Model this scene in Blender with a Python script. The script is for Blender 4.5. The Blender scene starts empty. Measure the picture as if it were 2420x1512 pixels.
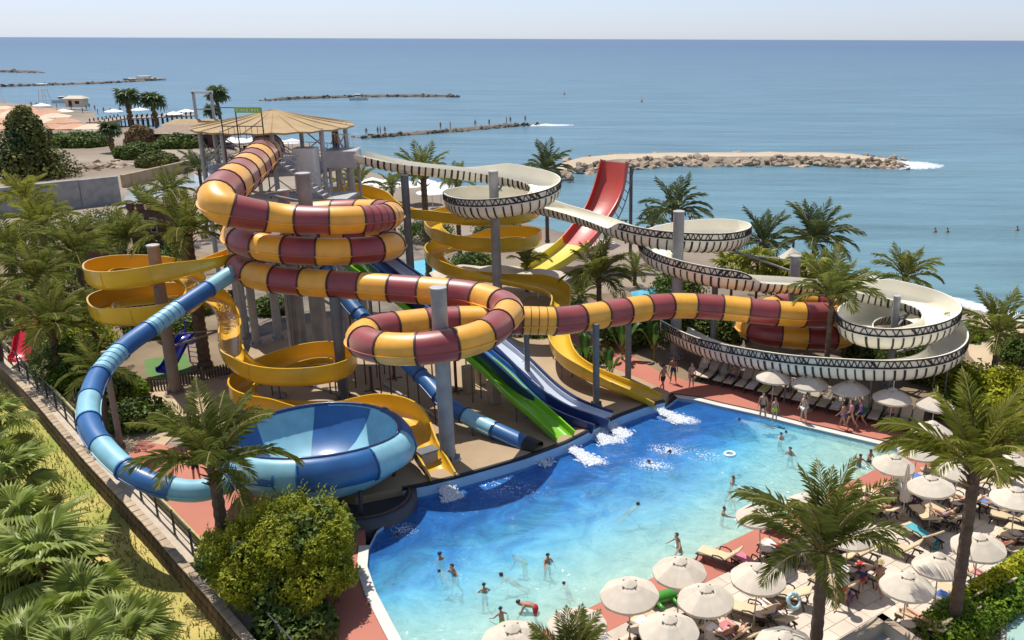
import bpy, bmesh, math, random
import numpy as np
from mathutils import Vector, Matrix, noise
from mathutils.geometry import tessellate_polygon
random.seed(11); np.random.seed(11)
R = math.radians
scene = bpy.context.scene
C = scene.collection
# ---------------------------------------------------------------- camera (photo measured on a 2419 x 1512 grid)
HC = 20.5; F = 2100.0; CX = 1450.0; CY = 756.0; TH = math.atan(664 / 2100.0); ROLL = R(0.2)
cam = bpy.data.cameras.new('camera'); cam_o = bpy.data.objects.new('camera', cam); C.objects.link(cam_o)
cam.sensor_fit = 'HORIZONTAL'; cam.sensor_width = 36.0; cam.lens = 36.0 * F / 2419.0
cam.shift_x = -(CX - 1209.5) / 2419.0; cam.clip_start = 0.5; cam.clip_end = 90000
_c, _s = math.cos(ROLL), math.sin(ROLL)
_R = Vector((1, 0, 0)); _D = Vector((0, -math.sin(TH), -math.cos(TH))); _F = Vector((0, math.cos(TH), -math.sin(TH)))
_x = _R * _c - _D * _s; _y = -(_R * _s + _D * _c); _z = -_F
m = Matrix.Identity(4)
for i in range(3):
    m[i][0], m[i][1], m[i][2] = _x[i], _y[i], _z[i]
m[2][3] = HC
cam_o.matrix_world = m
scene.camera = cam_o
# ---------------------------------------------------------------- sky and sun
SUN_EL = R(66); SUN_AZ = R(-38)          # azimuth from +Y towards +X (sun stands over the sea, to the left)
world = bpy.data.worlds.new('World'); scene.world = world; world.use_nodes = True
wn = world.node_tree; bg = wn.nodes['Background']
sky = wn.nodes.new('ShaderNodeTexSky'); sky.sky_type = 'NISHITA'; sky.sun_disc = False
sky.sun_elevation = SUN_EL; sky.sun_rotation = SUN_AZ; sky.air_density = 1.0; sky.dust_density = 0.3; sky.ozone_density = 3.0
hs = wn.nodes.new('ShaderNodeHueSaturation'); hs.inputs['Saturation'].default_value = .42; wn.links.new(sky.outputs[0], hs.inputs['Color'])   # hazy summer air: a paler, cooler sky all over
tn = wn.nodes.new('ShaderNodeMix'); tn.data_type = 'RGBA'; tn.blend_type = 'MULTIPLY'; tn.inputs[0].default_value = 1; tn.inputs[7].default_value = (.85, .93, 1.14, 1)
wn.links.new(hs.outputs[0], tn.inputs[6]); wn.links.new(tn.outputs[2], bg.inputs[0]); bg.inputs[1].default_value = 0.08
sun = bpy.data.lights.new('sun', 'SUN'); sun.energy = 3.4; sun.angle = R(0.53); sun.color = (1.0, .955, .87)
sun_o = bpy.data.objects.new('sun', sun); C.objects.link(sun_o)
sd = Vector((math.sin(SUN_AZ) * math.cos(SUN_EL), math.cos(SUN_AZ) * math.cos(SUN_EL), math.sin(SUN_EL)))
sun_o.rotation_euler = sd.to_track_quat('Z', 'Y').to_euler(); sun_o.location = (0, 60, 80)
scene.view_settings.view_transform = 'Standard'; scene.view_settings.look = 'None'
scene.view_settings.exposure = 0.6; scene.view_settings.gamma = 1.0
scene.render.engine = 'CYCLES'
cy = scene.cycles
cy.use_denoising = True
try: cy.denoiser = 'OPENIMAGEDENOISE'
except Exception: pass
cy.max_bounces = 7; cy.diffuse_bounces = 3; cy.glossy_bounces = 3; cy.transmission_bounces = 4; cy.transparent_max_bounces = 12
cy.caustics_reflective = False; cy.caustics_refractive = False; cy.sample_clamp_indirect = 6
# ---------------------------------------------------------------- helpers
def ray(x, y):
    a = (x - CX) / F; b = (y - CY) / F
    a, b = a * _c + b * _s, -a * _s + b * _c
    return a, math.cos(TH) - b * math.sin(TH), -math.sin(TH) - b * math.cos(TH)
def W(x, y, z=0.0):                       # photo point -> metres, at height z
    d = ray(x, y); t = (z - HC) / d[2]
    return Vector((d[0] * t, d[1] * t, z))
def WY(x, y, Y):                          # photo point -> metres, at depth Y
    d = ray(x, y); t = Y / d[1]
    return Vector((d[0] * t, Y, HC + d[2] * t))
def tag(o, label=None, cat=None, group=None, kind=None):
    if label: o['label'] = label
    if cat: o['category'] = cat
    if group: o['group'] = group
    if kind: o['kind'] = kind
    return o
def empty(name, loc=(0, 0, 0), rz=0.0, label=None, cat=None, group=None):
    o = bpy.data.objects.new(name, None); C.objects.link(o); o.location = loc; o.rotation_euler = (0, 0, rz)
    o.empty_display_size = .3
    return tag(o, label, cat, group)
def mk(name, verts, faces, mat, parent=None, smooth=False, loc=None, rot=None, idx=None, scale=None):
    me = bpy.data.meshes.new(name); me.from_pydata([tuple(v) for v in verts], [], [tuple(f) for f in faces])
    for mt in (mat if isinstance(mat, (list, tuple)) else [mat]): me.materials.append(mt)
    if idx is not None: me.polygons.foreach_set('material_index', idx)
    if smooth: me.polygons.foreach_set('use_smooth', [True] * len(me.polygons))
    me.update()
    return mo(name, me, parent, loc, rot, scale)
def mo(name, me, parent=None, loc=None, rot=None, scale=None):
    o = bpy.data.objects.new(name, me); C.objects.link(o)
    if parent is not None: o.parent = parent
    if loc is not None: o.location = loc
    if rot is not None: o.rotation_euler = rot
    if scale is not None: o.scale = scale if hasattr(scale, '__len__') else (scale,) * 3
    return o
def mkbm(name, bm, mat, parent=None, smooth=False, loc=None, rot=None):
    me = bpy.data.meshes.new(name); bm.to_mesh(me); bm.free(); me.materials.append(mat)
    if smooth: me.polygons.foreach_set('use_smooth', [True] * len(me.polygons))
    return mo(name, me, parent, loc, rot)
def copy_tree(o, parent=None):
    c = o.copy(); C.objects.link(c); c.parent = parent
    for ch in list(o.children): copy_tree(ch, c)
    return c
class MB:                                  # collects simple solids into one mesh
    def __init__(s): s.v = []; s.f = []; s.i = []
    def add(s, v, f, mi=0):
        n = len(s.v); s.v += [tuple(p) for p in v]; s.f += [tuple(a + n for a in q) for q in f]; s.i += [mi] * len(f); return s
    def box(s, c, sz, rz=0.0, mi=0, bev=0.0, M4=None):
        hx, hy, hz = sz[0] / 2, sz[1] / 2, sz[2] / 2; ca, sa = math.cos(rz), math.sin(rz)
        if bev:
            b = bev; lv = []
            for z, k in ((-hz, b), (-hz + b, 0), (hz - b, 0), (hz, b)):
                ax, ay = hx - k, hy - k
                lv += [(-ax, -ay + b, z), (-ax + b, -ay, z), (ax - b, -ay, z), (ax, -ay + b, z), (ax, ay - b, z), (ax - b, ay, z), (-ax + b, ay, z), (-ax, ay - b, z)]
            fs = [tuple(range(7, -1, -1)), tuple(range(24, 32))]
            for r in range(3):
                for k in range(8): fs.append((r * 8 + k, r * 8 + (k + 1) % 8, r * 8 + 8 + (k + 1) % 8, r * 8 + 8 + k))
        else:
            lv = [(x, y, z) for z in (-hz, hz) for x, y in ((-hx, -hy), (hx, -hy), (hx, hy), (-hx, hy))]
            fs = [(3, 2, 1, 0), (4, 5, 6, 7)] + [(k, (k + 1) % 4, (k + 1) % 4 + 4, k + 4) for k in range(4)]
        out = []
        for x, y, z in lv:
            p = Vector((x * ca - y * sa, x * sa + y * ca, z))
            if M4 is not None: p = M4 @ p
            out.append((p[0] + c[0], p[1] + c[1], p[2] + c[2]))
        return s.add(out, fs, mi)
    def cyl(s, a, b, r0, r1=None, n=10, mi=0, cap=True):
        a = Vector(a); b = Vector(b); r1 = r0 if r1 is None else r1
        d = (b - a).normalized(); u = d.cross(Vector((0, 0, 1)))
        u = Vector((1, 0, 0)) if u.length < 1e-4 else u.normalized(); w = d.cross(u)
        vs = []
        for p, r in ((a, r0), (b, r1)):
            vs += [p + (u * math.cos(6.28318 * k / n) + w * math.sin(6.28318 * k / n)) * r for k in range(n)]
        fs = [(k, k + n, (k + 1) % n + n, (k + 1) % n) for k in range(n)]
        if cap: fs += [tuple(range(n)), tuple(range(2 * n - 1, n - 1, -1))]
        return s.add(vs, fs, mi)
    def tube(s, pts, r, n=6, mi=0):
        P = [Vector(p) for p in pts]; vs = []; rr = r if hasattr(r, '__len__') else [r] * len(P)
        u = None
        for i, p in enumerate(P):
            t = (P[min(i + 1, len(P) - 1)] - P[max(i - 1, 0)]).normalized()
            if u is None:
                u = t.cross(Vector((0, 0, 1))); u = Vector((1, 0, 0)) if u.length < 1e-4 else u.normalized()
            u = (u - t * u.dot(t)).normalized(); w = t.cross(u)
            vs += [p + (u * math.cos(6.28318 * k / n) + w * math.sin(6.28318 * k / n)) * rr[i] for k in range(n)]
        fs = [(i * n + k, i * n + (k + 1) % n, (i + 1) * n + (k + 1) % n, (i + 1) * n + k) for i in range(len(P) - 1) for k in range(n)]
        fs += [tuple(range(n - 1, -1, -1)), tuple(range((len(P) - 1) * n, len(P) * n))]
        return s.add(vs, fs, mi)
    def lathe(s, prof, n=16, mi=0, c=(0, 0, 0), a0=0.0):
        vs = [(c[0] + r * math.cos(a0 + 6.28318 * k / n), c[1] + r * math.sin(a0 + 6.28318 * k / n), c[2] + z) for r, z in prof for k in range(n)]
        fs = [(i * n + k, i * n + (k + 1) % n, (i + 1) * n + (k + 1) % n, (i + 1) * n + k) for i in range(len(prof) - 1) for k in range(n)]
        return s.add(vs, fs, mi)
    def mesh(s, name, mat):
        me = bpy.data.meshes.new(name); me.from_pydata(s.v, [], s.f)
        ml = mat if isinstance(mat, (list, tuple)) else [mat]
        for q in ml: me.materials.append(q)
        if len(ml) > 1: me.polygons.foreach_set('material_index', s.i)
        return me
    def build(s, name, mat, parent=None, smooth=False, loc=None, rot=None, scale=None):
        me = s.mesh(name, mat)
        if smooth: me.polygons.foreach_set('use_smooth', [True] * len(me.polygons))
        return mo(name, me, parent, loc, rot, scale)
def poly_sheet(name, loops, z, mat, depth=0.0, parent=None):
    """a flat sheet from an outline (and holes) with a skirt of the given depth"""
    flat = [Vector((p[0], p[1], 0)) for l in loops for p in l]
    tris = tessellate_polygon([[Vector((p[0], p[1], 0)) for p in l] for l in loops])
    vs = [(p.x, p.y, z) for p in flat]; fs = []
    for t in tris:
        a, b, c = (flat[i] for i in t)
        fs.append(tuple(t) if (b - a).cross(c - a).z > 0 else tuple(reversed(t)))
    if depth:
        n = len(vs); vs += [(p.x, p.y, z - depth) for p in flat]; o = 0
        for l in loops:
            k = len(l)
            for i in range(k): fs.append((o + i, o + (i + 1) % k, n + o + (i + 1) % k, n + o + i))
            o += k
    return mk(name, vs, fs, mat, parent)
def catmull(P, n=14):
    P = np.array([tuple(p) for p in P], float); Q = np.vstack([2 * P[0] - P[1], P, 2 * P[-1] - P[-2]]); out = []
    t = (np.arange(n) / n)[:, None]
    for i in range(1, len(Q) - 2):
        p0, p1, p2, p3 = Q[i - 1:i + 3]
        out.append(.5 * (2 * p1 + (-p0 + p2) * t + (2 * p0 - 5 * p1 + 4 * p2 - p3) * t ** 2 + (-p0 + 3 * p1 - 3 * p2 + p3) * t ** 3))
    return np.vstack(out + [P[-1:]])
def resample(L, step):
    d = np.r_[0, np.cumsum(np.linalg.norm(np.diff(L, axis=0), axis=1))]; n = max(2, int(round(d[-1] / step)) + 1)
    s = np.linspace(0, d[-1], n)
    return np.stack([np.interp(s, d, L[:, k]) for k in range(3)], 1)
def smooth_path(P, step, it=30):
    L = resample(catmull(P), step)
    for _ in range(it):
        M_ = L.copy(); M_[1:-1] = .25 * L[:-2] + .5 * L[1:-1] + .25 * L[2:]; L = M_
    return resample(L, step)
def frames(L):
    T = np.gradient(L, axis=0); T /= np.linalg.norm(T, axis=1)[:, None]
    S = np.cross(T, np.array([0, 0, 1.0])); S /= np.linalg.norm(S, axis=1)[:, None]
    U = np.cross(S, T)
    return T, S, U
def turn(L, step, w=8):
    """signed curvature in plan: + turns left"""
    h = np.unwrap(np.arctan2(np.gradient(L[:, 1]), np.gradient(L[:, 0]))); k = np.gradient(h) / step
    ker = np.ones(2 * w + 1) / (2 * w + 1)
    return np.convolve(np.pad(k, w, 'edge'), ker, 'valid')
# ---------------------------------------------------------------- people: one continuous skinned body per figure, swimwear and hair as parts
def rotx(v, a): c, s = math.cos(a), math.sin(a); return Vector((v[0], v[1] * c - v[2] * s, v[1] * s + v[2] * c))
def skel(lean=0.0, legs=((0, 3, 0), (0, 3, 0)), arms=((5, 12, 12), (5, 12, 12)), head=0.0, hunch=0.0):
    """joints of a 1.75 m figure facing +Y, hips at the origin. legs: (hip pitch forward, spread, knee bend), arms: (pitch, spread, elbow bend) in degrees, (right, left)"""
    J = {}; E = []; Rd = {}
    def add(n, p, r, par=None): J[n] = Vector(p); Rd[n] = r; (E.append((par, n)) if par else None)
    la = -R(lean)                                  # + leans forward (+Y)
    def T(p, extra=0.0): return rotx(Vector(p), la + extra)
    add('pelvis', (0, 0, 0), (.155, .105)); add('waist', T((0, 0, .16)), (.135, .095), 'pelvis'); add('chest', T((0, .005, .36), -R(hunch) * .5), (.165, .11), 'waist'); add('upper', T((0, 0, .48), -R(hunch)), (.13, .085), 'chest')
    add('neck', T((0, .01, .55), -R(hunch)), (.055, .055), 'upper'); nk = J['neck']; hd = la - R(hunch) - R(head)
    def Hh(p): return nk + rotx(Vector(p), hd)
    add('jaw', Hh((0, .03, .07)), (.066, .075), 'neck'); add('skull', Hh((0, .015, .16)), (.078, .098), 'jaw'); add('crown', Hh((0, .0, .225)), (.05, .06), 'skull'); add('nose', Hh((0, .115, .105)), (.014, .014), 'jaw')
    for s_, nm, lg, am in ((1, 'r', legs[0], arms[0]), (-1, 'l', legs[1], arms[1])):
        hip = Vector((s_ * .092, 0, -.05)); add('hip' + nm, hip, (.088, .09), 'pelvis'); pt, sp, kb = (R(q) for q in lg)
        d = Vector((s_ * math.sin(sp), math.sin(pt), -math.cos(pt) * math.cos(sp))).normalized(); kn = hip + d * .42; add('thigh' + nm, hip + d * .2, (.078, .08), 'hip' + nm); add('knee' + nm, kn, (.055, .058), 'thigh' + nm)
        d2 = Vector((s_ * math.sin(sp), math.sin(pt - kb), -math.cos(pt - kb) * math.cos(sp))).normalized(); add('calf' + nm, kn + d2 * .15, (.053, .056), 'knee' + nm); an = kn + d2 * .40; add('ankle' + nm, an, (.035, .036), 'calf' + nm)
        fw = Vector((s_ * .12, math.cos(pt - kb), math.sin(pt - kb))); add('toe' + nm, an + fw * .17 + d2 * .05, (.035, .022), 'ankle' + nm)
        sh = T((s_ * .165, 0, .46), -R(hunch)); add('shoulder' + nm, sh, (.058, .058), 'upper'); pt, sp, eb = (R(q) for q in am)
        d = rotx(Vector((s_ * math.sin(sp), math.sin(pt) * math.cos(sp), -math.cos(pt) * math.cos(sp))), (la - R(hunch)) * .5); el = sh + d * .28; add('elbow' + nm, el, (.038, .038), 'shoulder' + nm)
        d2 = rotx(Vector((s_ * math.sin(sp) * .6, math.sin(pt + eb), -math.cos(pt + eb))), (la - R(hunch)) * .5).normalized(); wr = el + d2 * .24; add('wrist' + nm, wr, (.026, .026), 'elbow' + nm); add('palm' + nm, wr + d2 * .08, (.034, .018), 'wrist' + nm)
        side = Vector((1, 0, 0)); 
        for q, (o_, l_) in enumerate(((-.028, .070), (-.010, .082), (.010, .078), (.028, .062))): add('f%d%s' % (q, nm), J['palm' + nm] + d2 * l_ + Vector((0, o_, 0)) + Vector((0, .01, 0)), (.009, .009), 'palm' + nm)
        add('thumb' + nm, wr + d2 * .07 + Vector((-s_ * .01, .045, 0)), (.010, .010), 'wrist' + nm)
    return J, E, Rd
def skin(name, J, E, Rd, root, sub=1, keep=None, grow=0.0):
    bm = bmesh.new(); ly = bm.verts.layers.skin.verify(); V = {}
    names = keep or list(J)
    for n_ in names:
        v = bm.verts.new(J[n_]); V[n_] = v; r = Rd[n_]; v[ly].radius = (r[0] + grow, r[1] + grow)
        if n_ == root: v[ly].use_root = True
    for a, b in E:
        if a in V and b in V: bm.edges.new((V[a], V[b]))
    me = bpy.data.meshes.new(name); bm.to_mesh(me); bm.free(); o = bpy.data.objects.new(name, me); C.objects.link(o)
    m1 = o.modifiers.new('s', 'SKIN'); m1.use_smooth_shade = True
    m2 = o.modifiers.new('b', 'SUBSURF'); m2.levels = sub; m2.render_levels = sub
    dg = bpy.context.evaluated_depsgraph_get(); dg.update(); res = bpy.data.meshes.new_from_object(o.evaluated_get(dg), depsgraph=dg); bpy.data.objects.remove(o); res.name = name
    res.materials.clear(); return res
def hair_mesh(J, long=False):
    c = J['skull'] + (J['crown'] - J['skull']) * .25; d = (J['skull'] - J['nose']); d = Vector((0, d.y, 0)).normalized() if abs(d.y) > .01 else Vector((0, -1, 0)); up = (J['crown'] - J['jaw']).normalized()
    bm = bmesh.new(); bmesh.ops.create_icosphere(bm, subdivisions=2, radius=1.0); bk = (J['skull'] - J['nose']).normalized()
    for v in bm.verts:
        u = v.co.copy(); s = .112 + .012 * noise.noise(u * 4); q = u * s; q += bk * .018
        # leave the face free
        if u.dot(-bk) > .25 and u.dot(up) < .55: q = q * .62 + bk * .03
        if u.dot(up) < -.35: q = q * (.75 if not long else 1.05) - (up * .13 if long and u.dot(bk) > 0 else Vector((0, 0, 0)))
        v.co = c + q
    me = bpy.data.meshes.new('hair'); bm.to_mesh(me); bm.free(); me.polygons.foreach_set('use_smooth', [True] * len(me.polygons)); return me
POSE = {'stand': dict(legs=((4, 5, 4), (-4, 5, 2)), arms=((6, 14, 15), (-4, 14, 18))), 'walk': dict(lean=4, legs=((20, 3, 8), (-18, 3, 22)), arms=((-18, 10, 15), (20, 10, 25))), 'bend': dict(lean=62, legs=((8, 8, 12), (-2, 8, 10)), arms=((55, 12, 10), (60, 12, 8)), hunch=18, head=-10),
 'recline': dict(lean=-52, legs=((88, 8, 6), (84, 8, 26)), arms=((25, 22, 40), (18, 26, 50)), head=25), 'lie': dict(lean=-82, legs=((90, 7, 3), (88, 7, 4)), arms=((5, 18, 15), (8, 22, 30)), head=8), 'sit': dict(lean=6, legs=((82, 10, 80), (84, 12, 84)), arms=((35, 16, 45), (40, 14, 50)), head=8),
 'wade': dict(lean=12, legs=((14, 5, 10), (-10, 5, 20)), arms=((30, 40, 30), (24, 48, 40))), 'swim': dict(lean=70, legs=((-55, 6, 15), (-62, 6, 5)), arms=((120, 30, 10), (60, 35, 30)), head=-45), 'reach': dict(lean=8, legs=((6, 6, 4), (-8, 6, 6)), arms=((70, 20, 20), (20, 25, 25)))}
PMESH = {}
for nm, kw in POSE.items():
    J, E, Rd = skel(**kw); PMESH[nm] = dict(J=J, body=skin('body', J, E, Rd, 'pelvis', 1), hair=hair_mesh(J), hairl=hair_mesh(J, True),
        trunks=skin('swim_trunks', J, E, Rd, 'pelvis', 1, ['pelvis', 'waist', 'hipr', 'hipl', 'thighr', 'thighl'], .016), brief=skin('swim_brief', J, E, {**Rd, 'thighr': (.09, .09), 'thighl': (.09, .09)}, 'pelvis', 1, ['pelvis', 'hipr', 'hipl'], .012),
        top=skin('bikini_top', J, E, Rd, 'chest', 1, ['chest', 'upper'], .008), shirt=skin('shirt', J, E, Rd, 'waist', 1, ['pelvis', 'waist', 'chest', 'upper', 'shoulderr', 'shoulderl', 'elbowr', 'elbowl'], .02), low=min((J['toer'].z, J['toel'].z)) - .03)
# ---------------------------------------------------------------- materials
MATS = {}
def mat(name, col, rough=.5, var=.12, scale=4.0, bump=0.0, bscale=30.0, spec=.5, coat=0.0, metal=0.0, col2=None, isl=0.0, trans=0.0, coord='Object', detail=4.0, crough=.15, sheen=0.0):
    """Principled surface: colour varied by noise (towards col2 or lighter/darker), optional relief, per-piece variation"""
    mt = bpy.data.materials.new(name); mt.use_nodes = True; nt = mt.node_tree; N = nt.nodes; L = nt.links
    b = N['Principled BSDF']; b.inputs['Roughness'].default_value = rough; b.inputs['Specular IOR Level'].default_value = spec
    b.inputs['Metallic'].default_value = metal; b.inputs['Coat Weight'].default_value = coat; b.inputs['Coat Roughness'].default_value = crough
    tc = N.new('ShaderNodeTexCoord'); nz = N.new('ShaderNodeTexNoise'); nz.inputs['Scale'].default_value = scale; nz.inputs['Detail'].default_value = detail
    if coord == 'World':
        g = N.new('ShaderNodeNewGeometry'); src = g.outputs['Position']
    else: src = tc.outputs[coord]
    L.new(src, nz.inputs['Vector'])
    c = tuple(col); hi = tuple(col2) if col2 else tuple(min(1, q * (1 + var)) for q in c); lo = c if col2 else tuple(q * (1 - var) for q in c)
    rp = N.new('ShaderNodeValToRGB'); rp.color_ramp.elements[0].position = .32; rp.color_ramp.elements[1].position = .68
    rp.color_ramp.elements[0].color = (*lo, 1); rp.color_ramp.elements[1].color = (*hi, 1)
    L.new(nz.outputs['Fac'], rp.inputs['Fac']); out = rp.outputs['Color']
    if isl:
        g2 = N.new('ShaderNodeNewGeometry'); oi = N.new('ShaderNodeObjectInfo'); ad = N.new('ShaderNodeMath'); ad.operation = 'ADD'
        L.new(g2.outputs['Random Per Island'], ad.inputs[0]); L.new(oi.outputs['Random'], ad.inputs[1])
        fr = N.new('ShaderNodeMath'); fr.operation = 'FRACT'; L.new(ad.outputs[0], fr.inputs[0])
        mr = N.new('ShaderNodeMapRange'); mr.inputs[3].default_value = 1 - isl; mr.inputs[4].default_value = 1 + isl; L.new(fr.outputs[0], mr.inputs[0])
        mx = N.new('ShaderNodeVectorMath'); mx.operation = 'SCALE'; L.new(out, mx.inputs[0]); L.new(mr.outputs[0], mx.inputs['Scale']); out = mx.outputs[0]
    L.new(out, b.inputs['Base Color'])
    if bump:
        n2 = N.new('ShaderNodeTexNoise'); n2.inputs['Scale'].default_value = bscale; n2.inputs['Detail'].default_value = 3; L.new(src, n2.inputs['Vector'])
        bp = N.new('ShaderNodeBump'); bp.inputs['Strength'].default_value = bump; bp.inputs['Distance'].default_value = .05
        L.new(n2.outputs['Fac'], bp.inputs['Height']); L.new(bp.outputs[0], b.inputs['Normal'])
    if trans:
        tr = N.new('ShaderNodeBsdfTranslucent'); L.new(out, tr.inputs['Color']); ms = N.new('ShaderNodeMixShader'); ms.inputs[0].default_value = trans
        L.new(b.outputs[0], ms.inputs[1]); L.new(tr.outputs[0], ms.inputs[2]); L.new(ms.outputs[0], N['Material Output'].inputs[0])
    if sheen: b.inputs['Sheen Weight'].default_value = sheen; b.inputs['Sheen Roughness'].default_value = .45; b.inputs['Sheen Tint'].default_value = (1, .74, .52, 1)
    MATS[name] = mt
    return mt
m_yel = mat('tube_yellow', (.87, .40, .022), .44, .11, 1.3, spec=.7, sheen=.5, coat=.25, isl=.06, crough=.4)
m_bur = mat('tube_burgundy', (.27, .016, .02), .45, .16, 1.3, spec=.8, sheen=.7, coat=.3, isl=.10, crough=.4)
m_ring = mat('flange_brown', (.06, .028, .022), .5, .2)
m_cream = mat('slide_cream', (.86, .81, .67), .42, .05, .6, coat=.2)
m_stripe = mat('bamboo_black', (.03, .024, .02), .6, .3)
m_trough = mat('slide_yellow', (.70, .40, .022), .30, .08, .6, coat=.4)
m_troughE = mat('slide_lemon', (.68, .43, .025), .30, .08, .6, coat=.4)
m_bluD = mat('tube_blue', (.022, .12, .32), .45, .14, 1.2, coat=.25)
m_bluL = mat('tube_pale_blue', (.24, .50, .60), .45, .12, 1.2, coat=.2)
m_navy = mat('lane_navy', (.018, .035, .12), .3, .1, .6, coat=.4)
m_lane = mat('lane_pale', (.60, .66, .76), .3, .08, .6, coat=.4)
m_laneb = mat('lane_blue', (.10, .26, .55), .3, .08, .6, coat=.4)
m_green = mat('slide_green', (.20, .54, .02), .28, .08, .6, coat=.4)
m_red = mat('slide_red', (.52, .06, .035), .35, .1, .6, coat=.3)
m_lem = mat('slide_lemon_ramp', (.66, .55, .05), .35, .08, .6, coat=.3)
m_post = mat('post_grey', (.30, .295, .29), .55, .22, 1.1, detail=8)
m_postd = mat('post_dark', (.14, .145, .155), .5, .15, 1.5)
m_postb = mat('post_brown', (.26, .20, .165), .6, .12, 1.5)
m_steel = mat('steel_pale', (.42, .41, .40), .5, .1, 2)
m_steeld = mat('steel_dark', (.06, .06, .065), .5, .2, 2)
m_white = mat('white_paint', (.78, .77, .74), .55, .05)
m_concrete = mat('slab_concrete', (.33, .235, .14), .85, .0, .35, .25, 9, col2=(.44, .32, .20), coord='World')
m_redd = mat('red_deck', (.40, .130, .085), .75, .0, .25, .15, 14, col2=(.47, .165, .11), coord='World')
m_coping = mat('coping_white', (.62, .58, .53), .6, .08, .8, coord='World')
m_pave = mat('paving_stone', (.60, .51, .41), .8, .08, .7, .2, 12, isl=.05, coord='World')
m_joint = mat('paving_joint', (.50, .42, .33), .9, .1, 2, coord='World')
m_sand = mat('beach_sand', (.42, .33, .23), .95, .0, .06, .4, 3, col2=(.52, .43, .32), coord='World')
m_earth = mat('garden_earth', (.16, .11, .07), .95, .0, .25, .5, 6, col2=(.27, .20, .12), coord='World')
m_dryg = mat('dry_grass', (.26, .29, .05), .95, .0, .28, .8, 14, col2=(.58, .44, .15), detail=9, coord='World')
m_poolw = mat('pool_wall_blue', (.40, .64, .82), .35, .06, 1.0, coord='World')
m_floord = mat('pool_floor_blue', (.014, .085, .42), .4, .0, .5, col2=(.025, .14, .55), coord='World')
m_floorl = mat('pool_floor_pale', (.20, .58, .72), .5, .0, .45, col2=(.34, .72, .80), coord='World')
m_floors = mat('pool_floor_beach', (.46, .68, .58), .5, .0, .45, col2=(.62, .76, .64), coord='World')
m_rock = mat('rock', (.27, .20, .14), .95, .0, .5, .6, 4, col2=(.46, .37, .27), isl=.3)
m_stonew = mat('garden_wall_stone', (.16, .105, .06), .95, .3, 2, .5, 8, isl=.2)
m_cap = mat('wall_capstone', (.42, .32, .22), .9, .15, 2, .3, 10, isl=.15)
m_bark = mat('palm_bark', (.14, .095, .065), .95, .3, 3, .8, 12)
m_frond = mat('palm_leaf', (.15, .19, .035), .5, .0, .8, col2=(.27, .28, .06), isl=.28, trans=.38, spec=.3)
m_frondb = mat('palm_leaf_bluegreen', (.08, .125, .05), .5, .0, .8, col2=(.14, .18, .065), isl=.28, trans=.32, spec=.3)
m_frondy = mat('palm_leaf_yellow', (.22, .25, .03), .5, .0, .8, col2=(.36, .36, .06), isl=.28, trans=.38, spec=.3)
m_stalk = mat('palm_stalk', (.26, .21, .06), .7, .2, 2)
m_skirt = mat('palm_dry_leaf', (.22, .14, .06), .9, .3, 3, isl=.3)
m_fan = mat('fan_leaf', (.30, .38, .08), .42, .0, .8, col2=(.50, .54, .20), isl=.32, trans=.45, spec=.35)
m_shrub = mat('shrub_leaf', (.22, .26, .015), .55, .0, .5, col2=(.42, .41, .03), isl=.35, trans=.42, spec=.25)
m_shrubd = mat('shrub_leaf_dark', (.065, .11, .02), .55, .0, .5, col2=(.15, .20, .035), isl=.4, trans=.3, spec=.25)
m_conifer = mat('conifer_leaf', (.05, .085, .03), .7, .0, .2, col2=(.21, .20, .045), isl=.3, trans=.12, spec=.2)
m_hedge = mat('hedge_leaf', (.12, .21, .012), .6, .0, .6, col2=(.20, .30, .02), isl=.3, trans=.35, spec=.25)
m_hedgey = mat('hedge_leaf_yellow', (.32, .33, .01), .6, .0, .6, col2=(.46, .44, .02), isl=.25, trans=.2, spec=.25)
m_wood = mat('branch_wood', (.10, .07, .045), .9, .25, 4)
m_canvas = mat('parasol_canvas', (.74, .66, .54), .85, .05, 3, trans=.28, isl=.10)
m_canvas2 = mat('parasol_canvas_folded', (.58, .52, .44), .85, .1, 3)
m_pole = mat('parasol_pole', (.55, .50, .44), .5, .1)
m_lframe = mat('lounger_frame', (.045, .028, .02), .45, .2)
m_lcush = mat('lounger_cushion', (.58, .45, .28), .85, .06, 3, isl=.1)
m_lpale = mat('lounger_pale', (.55, .47, .36), .8, .06, 3, isl=.08)
m_brick = mat('castle_brick', (.14, .07, .055), .9, .2, 5, .4, 12)
m_thatch = mat('tower_roof', (.40, .28, .145), .9, .1, 1.0, .3, 10)
m_woodd = mat('boardwalk', (.30, .22, .16), .85, .2, 2, isl=.2)
m_dark = mat('dark_shade', (.025, .022, .022), .8, .2)
m_blk = mat('black_trim', (.012, .012, .014), .5, .1)
m_rockd = mat('rock_wet_dark', (.085, .07, .058), .95, .0, .5, .6, 4, col2=(.19, .155, .12), isl=.3)
m_foam = mat('water_foam', (.86, .90, .93), .5, .03, 5, trans=.2)
N = m_foam.node_tree.nodes; L = m_foam.node_tree.links; ot = N['Material Output']; pr_ = ot.inputs[0].links[0].from_socket; tp = N.new('ShaderNodeBsdfTransparent'); mx_ = N.new('ShaderNodeMixShader'); g_ = N.new('ShaderNodeNewGeometry'); nz_ = N.new('ShaderNodeTexNoise'); nz_.inputs['Scale'].default_value = 14; L.new(g_.outputs['Position'], nz_.inputs['Vector'])
cr_ = N.new('ShaderNodeValToRGB'); cr_.color_ramp.elements[0].position = .38; cr_.color_ramp.elements[0].color = (.2, .2, .2, 1); cr_.color_ramp.elements[1].position = .62; L.new(nz_.outputs['Fac'], cr_.inputs['Fac']); L.new(cr_.outputs[0], mx_.inputs[0]); L.new(tp.outputs[0], mx_.inputs[1]); L.new(pr_, mx_.inputs[2]); L.new(mx_.outputs[0], ot.inputs[0])
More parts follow.
